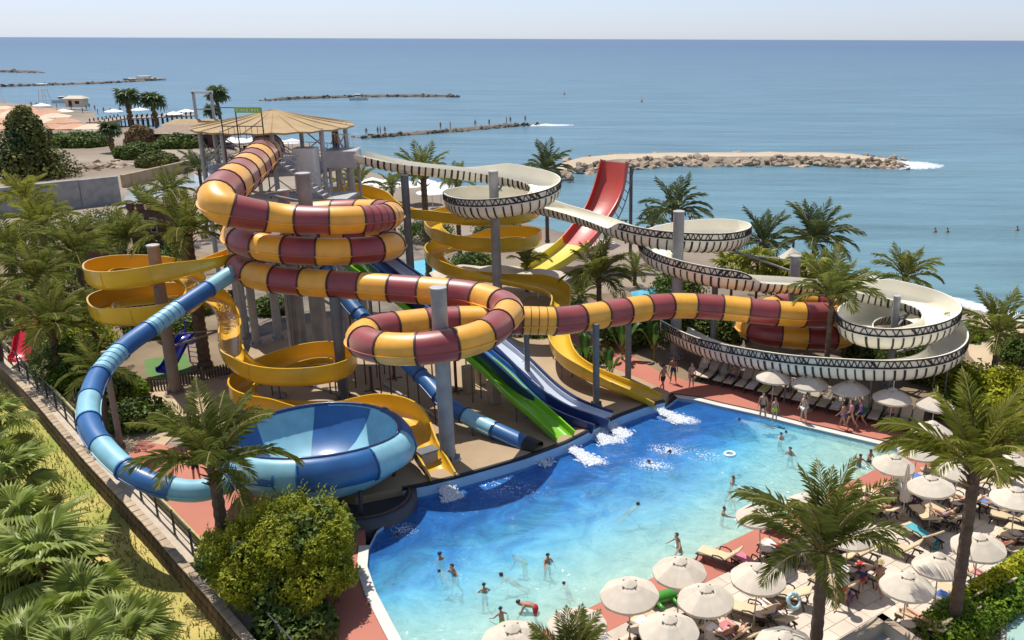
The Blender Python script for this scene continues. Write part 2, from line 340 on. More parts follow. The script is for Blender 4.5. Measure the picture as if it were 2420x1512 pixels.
# ---------------------------------------------------------------- sea
def water_mat(name, cols, scale, bstr, rough, spec=.5, stretch=(1, 1, 1)):
    mt = bpy.data.materials.new(name); mt.use_nodes = True; N = mt.node_tree.nodes; L = mt.node_tree.links; b = N['Principled BSDF']
    g = N.new('ShaderNodeNewGeometry'); mp = N.new('ShaderNodeMapping'); mp.inputs['Scale'].default_value = stretch; L.new(g.outputs['Position'], mp.inputs[0])
    n1 = N.new('ShaderNodeTexNoise'); n1.inputs['Scale'].default_value = scale; n1.inputs['Detail'].default_value = 6; n1.inputs['Roughness'].default_value = .62; L.new(mp.outputs[0], n1.inputs['Vector'])
    n2 = N.new('ShaderNodeTexNoise'); n2.inputs['Scale'].default_value = .012; n2.inputs['Detail'].default_value = 5; L.new(mp.outputs[0], n2.inputs['Vector'])
    bp = N.new('ShaderNodeBump'); bp.inputs['Strength'].default_value = bstr; bp.inputs['Distance'].default_value = .6; L.new(n1.outputs['Fac'], bp.inputs['Height']); L.new(bp.outputs[0], b.inputs['Normal'])
    # depth of the sea bed: shallow green-blue inshore, deep blue offshore (by distance from the coast)
    sx = N.new('ShaderNodeSeparateXYZ'); L.new(g.outputs['Position'], sx.inputs[0])
    mr = N.new('ShaderNodeMapRange'); mr.inputs[1].default_value = 70; mr.inputs[2].default_value = 2600; L.new(sx.outputs['Y'], mr.inputs[0])
    pw = N.new('ShaderNodeMath'); pw.operation = 'POWER'; pw.inputs[1].default_value = .42; L.new(mr.outputs[0], pw.inputs[0])
    ad = N.new('ShaderNodeMath'); ad.operation = 'MULTIPLY_ADD'; ad.inputs[1].default_value = .22; L.new(n2.outputs['Fac'], ad.inputs[0])
    sb = N.new('ShaderNodeMath'); sb.operation = 'SUBTRACT'; sb.inputs[1].default_value = .11; L.new(pw.outputs[0], sb.inputs[0]); L.new(sb.outputs[0], ad.inputs[2])
    rp = N.new('ShaderNodeValToRGB'); el = rp.color_ramp.elements
    el[0].position = 0; el[0].color = (*cols[0], 1); el[1].position = 1; el[1].color = (*cols[-1], 1)
    for k, cc in enumerate(cols[1:-1]): e = el.new((k + 1) / (len(cols) - 1)); e.color = (*cc, 1)
    n4 = N.new('ShaderNodeTexNoise'); n4.inputs['Scale'].default_value = .16; n4.inputs['Detail'].default_value = 8; n4.inputs['Roughness'].default_value = .7; m4 = N.new('ShaderNodeMapping'); m4.inputs['Scale'].default_value = (.16, 1, 1); L.new(g.outputs['Position'], m4.inputs[0]); L.new(m4.outputs[0], n4.inputs['Vector'])
    mr4 = N.new('ShaderNodeMapRange'); mr4.inputs[1].default_value = .3; mr4.inputs[2].default_value = .7; mr4.inputs[3].default_value = .72; mr4.inputs[4].default_value = 1.28; L.new(n4.outputs['Fac'], mr4.inputs[0])  # colour streaks stand in for light and shade on wind ripples
    sc4 = N.new('ShaderNodeVectorMath'); sc4.operation = 'SCALE'; L.new(rp.outputs[0], sc4.inputs[0]); L.new(mr4.outputs[0], sc4.inputs['Scale'])
    L.new(ad.outputs[0], rp.inputs['Fac']); L.new(sc4.outputs[0], b.inputs['Base Color'])
    b.inputs['Roughness'].default_value = rough; b.inputs['Specular IOR Level'].default_value = spec; b.inputs['IOR'].default_value = 1.33
    return mt
m_sea = water_mat('sea_water', [(.13, .24, .265), (.096, .19, .25), (.07, .147, .222), (.05, .112, .20)], .32, .9, .30, .16, (.35, 1.0, 1.0))
SEA = -2.0
ys = [20, 60, 120, 240, 500, 1200, 4000, 15000, 70000]; sv = []; sf = []
for i, y in enumerate(ys):
    wx = max(400, y * 1.2); sv += [(-wx, y, SEA), (wx, y, SEA)]
sf = [(2 * i, 2 * i + 1, 2 * i + 3, 2 * i + 2) for i in range(len(ys) - 1)]
tag(mk('sea', sv, sf, m_sea), 'open blue sea reaching to the horizon', kind='structure')
# ---------------------------------------------------------------- land sheet falling to the shore
SHORE_PX = [(2600, 800), (2440, 762), (2290, 725), (2150, 690), (1980, 640), (1780, 596), (1560, 566), (1300, 540), (1120, 478), (1010, 444), (900, 412), (800, 368), (740, 342), (700, 332), (620, 327), (560, 322), (470, 316), (400, 308), (320, 300), (245, 284), (215, 262), (120, 250), (0, 240), (-200, 226), (-600, 205)]
shore = [W(x, y, SEA).to_2d() for x, y in SHORE_PX]
shore = [Vector((p[0], p[1])) for p in catmull([(s.x, s.y, 0) for s in shore], 6)[:, :2]]
land_poly = [(p.x, p.y) for p in shore] + [(-900, shore[-1].y), (-900, -30), (250, -30), (250, shore[0].y)]
lp = np.array(land_poly); sp = np.array([(p.x, p.y) for p in shore])
gx = np.r_[np.arange(-900, -200, 20), np.arange(-200, 84, 4), np.arange(84, 260, 12)]; gy = np.r_[np.arange(-30, 300, 4), np.arange(300, 760, 10)]
GX, GY = np.meshgrid(gx, gy); PX = GX.ravel(); PY = GY.ravel()
ins = np.zeros(len(PX), bool); j = len(lp) - 1
for i in range(len(lp)):
    xi, yi = lp[i]; xj, yj = lp[j]
    with np.errstate(divide='ignore', invalid='ignore'):
        cnd = ((yi > PY) != (yj > PY)) & (PX < (xj - xi) * (PY - yi) / (yj - yi + 1e-12) + xi)
    ins ^= cnd; j = i
def seg_dist(PX, PY, Q):
    D = np.full(len(PX), 1e9)
    for a, b in zip(Q[:-1], Q[1:]):
        d = b - a; l2 = (d ** 2).sum() + 1e-9; t = np.clip(((PX - a[0]) * d[0] + (PY - a[1]) * d[1]) / l2, 0, 1)
        D = np.minimum(D, np.hypot(PX - a[0] - t * d[0], PY - a[1] - t * d[1]))
    return D
D_ = seg_dist(PX, PY, sp); sg = np.where(ins, D_, -D_)
Zg = np.where(sg > 0, np.minimum(-.06, SEA + np.minimum(sg, 26) * (1.94 / 26)), SEA + sg * .12); Zg = np.maximum(Zg, SEA - 6)
hole = (PX > -13) & (PX < 19) & (PY < 47) & (PY > 10); Zg = np.where(hole, np.minimum(Zg, -4.5), Zg)
GW = [W(x, y, .5).to_2d() for x, y in [(-420, 490), (-60, 795), (0, 856), (75, 931), (200, 1076), (350, 1236), (500, 1406), (590, 1512), (740, 1690)]]
gd = np.array((GW[5] - GW[2]).normalized()); gn = np.array((gd[1], -gd[0])); gn = gn if gn[0] < 0 else -gn
gside = (PX - GW[3].x) * gn[0] + (PY - GW[3].y) * gn[1]
Zg = np.where((gside > -1.2) & (PY < 66) & (PX < -3), -3.0, Zg)
keep = sg > -60
nx = len(gx); fs = []
for r in range(len(gy) - 1):
    for c in range(nx - 1):
        q = (r * nx + c, r * nx + c + 1, (r + 1) * nx + c + 1, (r + 1) * nx + c)
        if keep[list(q)].any(): fs.append(q)
m_land = mat('land_sand', (.17, .13, .095), .95, .0, .05, .4, 1.5, col2=(.33, .265, .20), coord='World')
land = mk('ground', list(zip(PX, PY, Zg)), fs, m_land, smooth=True); tag(land, 'sandy ground and beach around the water park', kind='structure')
# ---------------------------------------------------------------- pool
SLAB_Z = .5; WATER_Z = -.15
edge_px = [(950, 1152), (1012, 1140), (1074, 1125), (1150, 1104), (1239, 1078), (1338, 1042), (1400, 1010), (1462, 979), (1522, 957), (1570, 945)]
slab_edge = [W(x, y, SLAB_Z).to_2d() for x, y in edge_px]
P_ = lambda x, y: W(x, y, 0).to_2d()
bowl_c = Vector((-13.7, 37.3))
plinth = [P_(868, 1340), P_(872, 1290), P_(890, 1255), P_(930, 1225), P_(962, 1195)]
pool = slab_edge + [P_(1600, 941), P_(1640, 946), P_(1696, 960), P_(1790, 981), P_(1888, 1006), P_(2150, 1068)] + [P_(1760, 1262), P_(1428, 1418), P_(1150, 1552), P_(1010, 1625)] + [P_(925, 1470), P_(888, 1399)] + plinth
pool = [Vector(p) for p in pool]
cen = sum(pool, Vector((0, 0))) / len(pool)
def offset(poly, d):
    out = []
    for i, p in enumerate(poly):
        a = (p - poly[i - 1]).normalized(); b = (poly[(i + 1) % len(poly)] - p).normalized(); n = Vector((a.y + b.y, -a.x - b.x)); n = n.normalized() / max(.5, math.sqrt(max(0.05, (1 + a.dot(b)) / 2)))
        out.append(p + n * d)
    return out
area = sum(pool[i - 1].x * p.y - p.x * pool[i - 1].y for i, p in enumerate(pool)) / 2
sgn = 1 if area > 0 else -1
deep_px = [(880, 1335), (960, 1322), (1060, 1290), (1160, 1250), (1260, 1208), (1340, 1180), (1450, 1158), (1560, 1128), (1640, 1080), (1690, 1010), (1735, 985)]
m_poolfloor = bpy.data.materials.new('pool_floor_paint'); m_poolfloor.use_nodes = True; N = m_poolfloor.node_tree.nodes; L = m_poolfloor.node_tree.links
at_ = N.new('ShaderNodeAttribute'); at_.attribute_name = 'zone'; g = N.new('ShaderNodeNewGeometry'); nz = N.new('ShaderNodeTexNoise'); nz.inputs['Scale'].default_value = .9; nz.inputs['Detail'].default_value = 6; nz.inputs['Roughness'].default_value = .65; L.new(g.outputs['Position'], nz.inputs['Vector'])
ma = N.new('ShaderNodeMath'); ma.operation = 'MULTIPLY_ADD'; ma.inputs[1].default_value = .16; L.new(nz.outputs['Fac'], ma.inputs[0]); mb_ = N.new('ShaderNodeMath'); mb_.operation = 'SUBTRACT'; mb_.inputs[1].default_value = .08; L.new(at_.outputs['Fac'], mb_.inputs[0]); L.new(mb_.outputs[0], ma.inputs[2])
rp = N.new('ShaderNodeValToRGB'); el = rp.color_ramp.elements; el[0].position = 0; el[0].color = (.012, .085, .46, 1); el[1].position = 1; el[1].color = (.52, .66, .50, 1)
for ps, cc in ((.31, (.018, .11, .52)), (.37, (.07, .36, .76)), (.50, (.17, .58, .78)), (.68, (.38, .66, .64))): e = el.new(ps); e.color = (*cc, 1)
L.new(ma.outputs[0], rp.inputs['Fac']); L.new(rp.outputs[0], N['Principled BSDF'].inputs['Base Color']); N['Principled BSDF'].inputs['Roughness'].default_value = .5
def band(name, A, za, B, zb, mt, n=40, k=8, label=None):
    A = resample(np.array([(p.x, p.y, 0) for p in A]), .5); B = resample(np.array([(p.x, p.y, 0) for p in B]), .5)
    ia = np.linspace(0, len(A) - 1, n); ib = np.linspace(0, len(B) - 1, n)
    fa = np.stack([np.interp(ia, np.arange(len(A)), A[:, c]) for c in (0, 1)], 1); fb = np.stack([np.interp(ib, np.arange(len(B)), B[:, c]) for c in (0, 1)], 1)
    vs = []; fs = []
    for i in range(n):
        for q in range(k + 1):
            t = q / k; p = fa[i] * (1 - t) + fb[i] * t; vs.append((p[0], p[1], za * (1 - t) + zb * t))
    for i in range(n - 1):
        for q in range(k): fs.append((i * (k + 1) + q, i * (k + 1) + q + 1, (i + 1) * (k + 1) + q + 1, (i + 1) * (k + 1) + q))
    return mk(name, vs, fs, mt, smooth=True)
far_side = [Vector(p) for p in [P_(868, 1340)] + [P_(890, 1255), P_(962, 1195)] + slab_edge + [P_(1640, 946), P_(1735, 968)]]
deep_line = [P_(*p) for p in deep_px]
near_side = [P_(880, 1390), P_(925, 1470), P_(1010, 1625), P_(1150, 1552), P_(1428, 1418), P_(1760, 1262), P_(2150, 1068), P_(2000, 1032), P_(1735, 968)]
pool_root = empty('pool_floor'); tag(pool_root, 'painted floor of the splash pool', kind='structure')
mid_line = [P_(*p) for p in [(884, 1372), (1000, 1400), (1120, 1370), (1260, 1310), (1400, 1265), (1560, 1205), (1700, 1140), (1790, 1080), (1800, 1000)]]
zone = []
for nm_, A_, za, B_, zb, t0, t1 in (('deep_floor', far_side, -1.9, deep_line, -1.45, 0, .36), ('shallow_floor', deep_line, -1.45, mid_line, -1.1, .36, .68), ('beach_floor', mid_line, -1.1, near_side, -.4, .68, 1.0)):
    o = band(nm_, A_, za, B_, zb, m_poolfloor); o.parent = pool_root
    at = o.data.attributes.new('zone', 'FLOAT', 'POINT'); at.data.foreach_set('value', [t0 + (t1 - t0) * (q % 9) / 8 for q in range(len(o.data.vertices))])
# walls down to the floor
i0 = len(slab_edge)
vs = []; fs = []; n = len(pool)
for p in pool: vs += [(p.x, p.y, .0), (p.x, p.y, -.3), (p.x, p.y, -2.3)]
for i in range(n):
    for q in (0, 1): fs.append((3 * i + q, 3 * i + q + 1, 3 * ((i + 1) % n) + q + 1, 3 * ((i + 1) % n) + q))
wi = [1 if (q % 2 and (q // 2 < i0 + 2 or q // 2 > n - 6)) else 0 for q in range(2 * n)]
tag(mk('pool_wall', vs, fs, [m_poolw, m_floord], idx=wi), 'pale blue side wall of the splash pool', kind='structure')
# water body: clear surface, blue by depth
mt = bpy.data.materials.new('pool_water'); mt.use_nodes = True; N = mt.node_tree.nodes; L = mt.node_tree.links; N.remove(N['Principled BSDF'])
g = N.new('ShaderNodeNewGeometry'); n1 = N.new('ShaderNodeTexNoise'); n1.inputs['Scale'].default_value = 1.9; n1.inputs['Detail'].default_value = 6; n1.inputs['Roughness'].default_value = .62; n1.inputs['Distortion'].default_value = 1.4; L.new(g.outputs['Position'], n1.inputs['Vector'])
bp = N.new('ShaderNodeBump'); bp.inputs['Strength'].default_value = .5; bp.inputs['Distance'].default_value = .22; L.new(n1.outputs['Fac'], bp.inputs['Height'])
fr = N.new('ShaderNodeFresnel'); fr.inputs['IOR'].default_value = 1.33; L.new(bp.outputs[0], fr.inputs['Normal'])
gl = N.new('ShaderNodeBsdfGlossy'); gl.inputs['Roughness'].default_value = .06; gl.inputs['Color'].default_value = (.8, .85, .9, 1); L.new(bp.outputs[0], gl.inputs['Normal'])
tr = N.new('ShaderNodeBsdfTransparent'); tr.inputs['Color'].default_value = (.96, .98, .99, 1)
# light scattered back by churned, bubbly water: deep and blue off the slab, pale over the shallows
A_ = slab_edge[0]; dv = (slab_edge[-1] - A_).normalized(); nv = Vector((dv.y, -dv.x)); nv = nv if nv.y < 0 else -nv
dt = N.new('ShaderNodeVectorMath'); dt.operation = 'DOT_PRODUCT'; L.new(g.outputs['Position'], dt.inputs[0]); dt.inputs[1].default_value = (nv.x, nv.y, 0)
n3 = N.new('ShaderNodeTexNoise'); n3.inputs['Scale'].default_value = .5; n3.inputs['Detail'].default_value = 7; n3.inputs['Roughness'].default_value = .68; n3.inputs['Distortion'].default_value = 1.2; L.new(g.outputs['Position'], n3.inputs['Vector'])
w3 = N.new('ShaderNodeMath'); w3.operation = 'MULTIPLY_ADD'; w3.inputs[1].default_value = 2.2; L.new(n3.outputs['Fac'], w3.inputs[0]); w4 = N.new('ShaderNodeMath'); w4.operation = 'SUBTRACT'; w4.inputs[1].default_value = A_.x * nv.x + A_.y * nv.y + 1.1; L.new(dt.outputs['Value'], w4.inputs[0]); L.new(w4.outputs[0], w3.inputs[2])
z3 = N.new('ShaderNodeMapRange'); z3.inputs[1].default_value = 0; z3.inputs[2].default_value = 13; L.new(w3.outputs[0], z3.inputs[0])
c3 = N.new('ShaderNodeValToRGB'); el = c3.color_ramp.elements; el[0].position = 0; el[0].color = (.04, .24, .70, 1); el[1].position = 1; el[1].color = (.58, .72, .58, 1)
for ps, cc in ((.26, (.045, .25, .72)), (.41, (.10, .46, .80)), (.53, (.20, .62, .80)), (.74, (.42, .72, .68))): e = el.new(ps); e.color = (*cc, 1)
L.new(z3.outputs[0], c3.inputs['Fac'])
r3 = N.new('ShaderNodeValToRGB'); r3.color_ramp.elements[0].position = .30; r3.color_ramp.elements[0].color = (.30, .30, .30, 1); r3.color_ramp.elements[1].position = .70; r3.color_ramp.elements[1].color = (.62, .62, .62, 1); L.new(n3.outputs['Fac'], r3.inputs['Fac'])
df = N.new('ShaderNodeBsdfDiffuse'); L.new(c3.outputs[0], df.inputs['Color']); L.new(bp.outputs[0], df.inputs['Normal'])
m0 = N.new('ShaderNodeMixShader'); L.new(r3.outputs[0], m0.inputs[0]); L.new(tr.outputs[0], m0.inputs[1]); L.new(df.outputs[0], m0.inputs[2])
ms = N.new('ShaderNodeMixShader'); L.new(fr.outputs[0], ms.inputs[0]); L.new(m0.outputs[0], ms.inputs[1]); L.new(gl.outputs[0], ms.inputs[2]); L.new(ms.outputs[0], N['Material Output'].inputs[0])
va = N.new('ShaderNodeVolumeAbsorption'); va.inputs['Color'].default_value = (.05, .62, .92, 1); va.inputs['Density'].default_value = .16; L.new(va.outputs[0], N['Material Output'].inputs['Volume'])
inner = offset(pool, -.01 * sgn)
wv = [(p.x, p.y, WATER_Z) for p in inner] + [(p.x, p.y, -2.25) for p in inner]; tri = tessellate_polygon([[Vector((p.x, p.y, 0)) for p in inner]])
wf = []
for t in tri:
    a, b, c = (inner[i] for i in t); up = (b - a).x * (c - a).y - (b - a).y * (c - a).x > 0
    wf.append(tuple(t) if up else tuple(reversed(t))); wf.append(tuple(i + n for i in (reversed(t) if up else t)))
for i in range(n): wf.append((i, i + n, (i + 1) % n + n, (i + 1) % n) if sgn < 0 else (i, (i + 1) % n, (i + 1) % n + n, i + n))
tag(mk('pool_water', wv, wf, mt), 'clear blue water of the splash pool', kind='structure')
# ---------------------------------------------------------------- decks around the pool
slab = [W(x, y, SLAB_Z).to_2d() for x, y in edge_px] + [W(x, y, SLAB_Z).to_2d() for x, y in [(1580, 925), (1500, 890), (1400, 850), (1300, 800), (1180, 760), (1000, 740), (820, 740), (600, 800), (560, 900), (540, 1010), (600, 1090), (700, 1150), (840, 1175)]]
tag(poly_sheet('slab', [slab], SLAB_Z, m_concrete, .8), 'brown concrete slab under the slides', kind='structure')
k = len(edge_px)
pw = MB(); bl = MB()
for a, b in zip(slab_edge[:-1], slab_edge[1:]):
    d = (b - a).normalized(); nn = Vector((d.y, -d.x)); nn = nn if nn.y < 0 else -nn
    pw.add([(*(a + nn * .03), .36), (*(b + nn * .03), .36), (*(b + nn * .03), -.3), (*(a + nn * .03), -.3)], [(0, 1, 2, 3)])
    bl.add([(*(a - nn * .10), SLAB_Z + .012), (*(b - nn * .10), SLAB_Z + .012), (*(b + nn * .06), SLAB_Z + .012), (*(a + nn * .06), SLAB_Z + .012), (*(b + nn * .06), .36), (*(a + nn * .06), .36)], [(0, 1, 2, 3), (3, 2, 4, 5)])
tag(pw.build('wall_pool_end', m_poolw), 'pale blue wall below the slide slab', kind='structure')
tag(bl.build('trim_pool_end', m_blk), 'black edging strip along the slide slab', kind='structure')
outer = offset(pool, .42 * sgn)
i0 = len(slab_edge)          # coping everywhere except along the slab
cp = MB(); gp = MB()
for i in [q for q in range(i0, n - 4) if not (i0 + 5 <= q <= i0 + 7)]:
    a, b = pool[i], pool[i + 1]; c, d = outer[i + 1], outer[i]
    cp.add([(*a, .05), (*b, .05), (*c, .05), (*d, .05), (*a, -.1), (*b, -.1)], [(0, 1, 2, 3), (1, 0, 4, 5)] if sgn < 0 else [(3, 2, 1, 0), (0, 1, 5, 4)])
tag(cp.build('kerb_pool', m_coping), 'white coping along the edge of the splash pool', kind='structure')
gut = MB(); o2 = offset(pool, .62 * sgn)
for i in range(i0 - 1, i0 + 5):
    gut.add([(*outer[i], .03), (*outer[i + 1], .03), (*o2[i + 1], .03), (*o2[i], .03)], [(0, 1, 2, 3)])
tag(gut.build('trim_gutter', m_blk), 'black drain channel beside the white coping', kind='structure')
def hole_deck(name, px, mt, label, z=.012):
    return tag(poly_sheet(name, [[W(x, y, z).to_2d() for x, y in px]], z, mt, .3), label, kind='structure')
ring = lambda i: (outer[i].x, outer[i].y)
back_strip = [outer[i] for i in range(i0 - 1, i0 + 6)]
dk = [Vector(p) for p in back_strip] + [Vector(offset(pool, 1.55 * sgn)[i0 + 5]), P_(2330, 1062), P_(2060, 985), P_(1800, 925), P_(1640, 905), P_(1560, 880), P_(1500, 845), P_(1420, 780), P_(1330, 760), P_(1330, 800), P_(1480, 890), P_(1560, 935)]
tag(poly_sheet('deck_back', [dk], .015, m_redd, .3), 'red deck between the pool and the row of loungers', kind='structure')
near_i = [i0 + 5, i0 + 6, i0 + 7, i0 + 8, i0 + 9]
ns = [pool[i] + (pool[i] - cen).normalized() * .02 for i in near_i]; fo = offset(pool, 1.55 * sgn); nf = [fo[i] for i in near_i]
tag(poly_sheet('deck_near', [ns + nf[::-1]], .015, m_redd, .3), 'red strip between the pool and the paved terrace', kind='structure')
left_i = [i0 + 9, i0 + 10, i0 + 11, i0 + 12]
ls = [outer[i] for i in left_i]
tag(poly_sheet('deck_left', [ls + [P_(868, 1340), P_(862, 1250), P_(700, 1180), P_(560, 1085), P_(330, 1040), P_(300, 1080), P_(270, 1130)] + [q - Vector(gn) * .3 for q in GW[5:]]], .01, m_redd, .3), 'red deck beside the garden wall and the bowl slide', kind='structure')
# paved terrace: slabs laid in courses, the largest in view as single stones
terr = [Vector(nf[0]), P_(2330, 1062), P_(2640, 1160), P_(2700, 1680), P_(1200, 1700), Vector(nf[4]), Vector(nf[3]), Vector(nf[2]), Vector(nf[1])]
pave = poly_sheet('pavement', [terr], .004, m_joint, .3); tag(pave, 'pale stone terrace where the parasols stand', kind='structure')
ta = (P_(2069, 1124) - P_(1428, 1418)).normalized(); tb = Vector((-ta.y, ta.x))
if tb.y > 0: tb = -tb
def inside(p, poly):
    r = False; j = len(poly) - 1
    for i in range(len(poly)):
        if (poly[i].y > p.y) != (poly[j].y > p.y) and p.x < (poly[j].x - poly[i].x) * (p.y - poly[i].y) / (poly[j].y - poly[i].y) + poly[i].x: r = not r
        j = i
    return r
org = P_(1428, 1418); cand = []
for r in range(0, 44):
    for q in range(-24, 46):
        off = .45 if r % 2 else 0
        c0 = org + ta * (q * .9 + off) + tb * (r * .6 + 1.25)
        if all(inside(c0 + ta * dx + tb * dy, terr) for dx in (-.44, .44) for dy in (-.29, .29)): cand.append((c0, random.random()))
cand.sort(key=lambda s: (s[0].y + random.uniform(-.3, .3)))
slab_me = MB().box((0, 0, 0), (.885, .585, .03), bev=.008).mesh('paving_slab', m_pave)
rz = math.atan2(ta.y, ta.x); rest = MB()
vis = [c for c in cand if 16 < c[0].y < 60]
vis.sort(key=lambda s: abs((s[0].x) * 1.0 - 12) + s[0].y * .6)
pick = set(id(v) for v in vis[:300])
for v in cand:
    z = .012 + v[1] * .006
    if id(v) in pick:
        mo('paving_slab', slab_me, pave, (v[0].x, v[0].y, z), (0, 0, rz))
    else: rest.box((v[0].x, v[0].y, z), (.885, .585, .03), rz)
o = rest.build('paving_slab_rest', m_pave, pave); o['kind'] = 'stuff'
# ---------------------------------------------------------------- slide courses: (photo x, photo y, height) turned into metres
PATH_A = [(634,350,13.05),(618,370,12.95),(584,403,12.7),(543,438,12.45),(513,463,12.2),(525,492,11.75),(584,505,11.4),(681,516,11.05),(784,519,10.75),(861,515,10.5),(904,496,10.25),
 (870,478,10.0),(760,478,9.75),(640,520,9.55),(562,562,9.4),(614,583,9.25),(732,591,9.05),(850,584,8.85),(905,562,8.65),(870,545,8.45),(760,550,8.2),(650,590,7.9),(570,632,7.7),
 (614,661,7.55),(718,676,7.4),(781,678,7.3),(943,682,7.15),(1075,692,7.05),(1122,698,7.0),(1202,727,6.9),(1182,763,6.8),(1141,793,6.75),(1064,815,6.7),(965,826,6.6),(880,818,6.5),
 (850,797,6.4),(880,781,6.35),(930,772,6.25),(985,765,6.2),(1081,757,6.1),(1260,757,5.85),(1328,758,5.7),(1465,737,5.35),(1521,728,5.2),(1609,722,4.95),(1721,728,4.65),(1793,736,4.45),
 (1869,742,4.25),(1937,744,4.05),(1990,737,3.85),(2008,722,3.6),(1960,711,3.35),(1880,712,3.1),(1800,735,2.8),(1762,768,2.6),(1805,788,2.45),(1865,794,2.3),(1945,800,2.1),(1997,792,1.95),(2010,775,1.8)]
PATH_B = [(845,384,11.95),(900,398,11.55),(951,409,11.25),(1028,417,10.95),(1083,422,10.75),(1138,429,10.5),(1210,440,10.2),(1268,452,9.95),(1298,468,9.65),(1262,497,9.3),(1220,507,9.1),(1165,516,8.85),(1110,514,8.7),
 (1082,499,8.55),(1110,488,8.45),(1165,490,8.35),(1235,497,8.2),(1302,509,8.0),(1357,524,7.8),(1413,540,7.6),(1468,563,7.4),(1522,580,7.2),(1577,590,7.05),(1645,594,6.85),(1705,594,6.65),(1742,578,6.45),(1715,567,6.3),
 (1650,570,6.15),(1570,585,6.0),(1541,610,5.9),(1568,640,5.75),(1625,659,5.6),(1685,675,5.45),(1745,683,5.3),(1825,688,5.1),(1905,692,4.95),(1985,704,4.75),(2065,714,4.55),(2125,728,4.4),(2190,746,4.25),(2228,770,4.05),(2210,798,3.9),
 (2145,817,3.75),(2065,823,3.65),(2025,812,3.55),(2013,786,3.45),(2050,764,3.35),(2120,762,3.2),(2200,790,3.0),(2238,835,2.85),(2225,868,2.75),(2185,887,2.65),(2105,895,2.5),(2025,893,2.3),(1945,887,2.1),(1865,881,1.9),(1785,867,1.65),(1705,851,1.35),(1645,830,1.1),(1593,800,.9)]
PATH_C = [(556,612,7.9),(493,636,7.65),(423,657,7.45),(350,673,7.25),(282,684,7.0),(240,680,6.8),(232,663,6.6),(262,650,6.45),(330,648,6.25),(400,655,6.05),(455,678,5.85),(470,708,5.65),(423,752,5.35),(339,766,5.1),(265,766,4.85),(240,748,4.7),(262,728,4.55),(367,716,4.3),(455,712,4.1),
 (515,728,3.95),(541,762,3.75),(546,800,3.55),(548,845,3.35),(575,880,3.15),(620,904,3.0),(676,910,2.9),(746,907,2.75),(803,895,2.6),(822,872,2.45),(790,856,2.3),(720,862,2.1),(640,890,1.9),(575,930,1.75),(574,958,1.65),(625,975,1.55),(700,981,1.45),(800,981,1.35),(900,985,1.25),(955,998,1.12),(986,1025,1.0),(1000,1064,.78),(1024,1102,.5),(1046,1143,.2)]
PATH_D = [(560,640,7.6),(530,657,7.35),(479,691,6.95),(423,728,6.5),(367,768,6.05),(316,803,5.7),(285,828,5.5),(254,860,5.25),(229,893,5.0),(217,923,4.85),(209,955,4.65),(209,993,4.45),(220,1023,4.3),(250,1064,4.0),(275,1089,3.8),(305,1115,3.6),(349,1139,3.35),(399,1155,3.1),(448,1161,2.9),(487,1161,2.8)]
PATH_E = [(812,468,8.6),(850,472,8.4),(905,490,7.95),(972,515,7.5),(1028,524,7.3),(1110,532,7.05),(1180,533,6.85),(1240,525,6.65),(1258,510,6.45),(1215,508,6.3),(1110,517,6.1),(1042,530,5.9),(1022,550,5.75),(1051,575,5.55),(1089,589,5.4),(1136,595,5.2),(1183,596,5.0),(1235,592,4.75),(1262,576,4.5),(1210,570,4.3),(1110,585,4.1),(1045,600,3.95),(1024,617,3.8),(1045,641,3.65),(1089,658,3.5),(1148,664,3.35),(1194,671,3.2),(1253,683,3.0),(1300,696,2.8),(1328,712,2.6),(1322,745,2.35),(1318,790,2.05),(1322,822,1.8),(1332,850,1.55),(1360,878,1.3),(1407,901,1.1),(1454,920,.9),(1510,940,.6),(1549,960,.25)]
PATH_F = [(1459,384,9.3),(1454,412,8.2),(1440,459,6.5),(1426,500,5.1),(1385,555,3.4),(1366,583,2.7),(1330,610,2.0),(1291,638,1.4),(1255,655,1.1)]
PATH_GREEN = [(775,590,8.0),(830,633,7.2),(958,723,5.35),(1157,883,2.4),(1206,933,1.75),(1267,985,1.05),(1300,1015,.65),(1332,1045,.3)]
PATH_PIPE = [(735,596,7.9),(790,665,6.6),(838,731,5.35),(978,872,2.9),(1019,913,2.3),(1058,957,1.7),(1115,990,1.25),(1184,1023,.9),(1243,1050,.6)]
PATH_LANE1 = [(835,592,8.0),(887,636,7.2),(1040,752,4.95),(1180,866,2.75),(1228,910,2.0),(1300,968,1.05),(1350,992,.65),(1407,1012,.35)]
PATH_LANE2 = [(872,590,8.0),(923,633,7.2),(1060,726,5.3),(1180,822,3.3),(1228,864,2.6),(1290,926,1.6),(1352,968,.9),(1400,985,.6),(1440,998,.35)]
HELIX_C = (-17.85, 52.1); HELIX_R = 4.6; HELIX_RY = 3.35
# ---------------------------------------------------------------- slide builders
def sweep_part(name, L, S, U, prof, i0, i1, mt, parent, smooth=True, closed=True, caps=True):
    """prof(i) -> list of (side, up) outline points at sample i"""
    vs = []; fs = []; m_ = None
    for i in range(i0, i1 + 1):
        pr = prof(i); m_ = len(pr)
        for a, b in pr: vs.append(tuple(L[i] + S[i] * a + U[i] * b))
    for r in range(i1 - i0):
        for k in range(m_ if closed else m_ - 1):
            fs.append((r * m_ + k, r * m_ + (k + 1) % m_, (r + 1) * m_ + (k + 1) % m_, (r + 1) * m_ + k))
    if caps and closed:
        fs.append(tuple(range(m_))); fs.append(tuple(range((i1 - i0) * m_ + m_ - 1, (i1 - i0) * m_ - 1, -1)))
    o = mk(name, vs, fs, mt, parent)
    if smooth:
        o.data.polygons.foreach_set('use_smooth', [True] * len(o.data.polygons))
        try: o.data.set_sharp_from_angle(angle=R(35))
        except Exception: pass
    return o
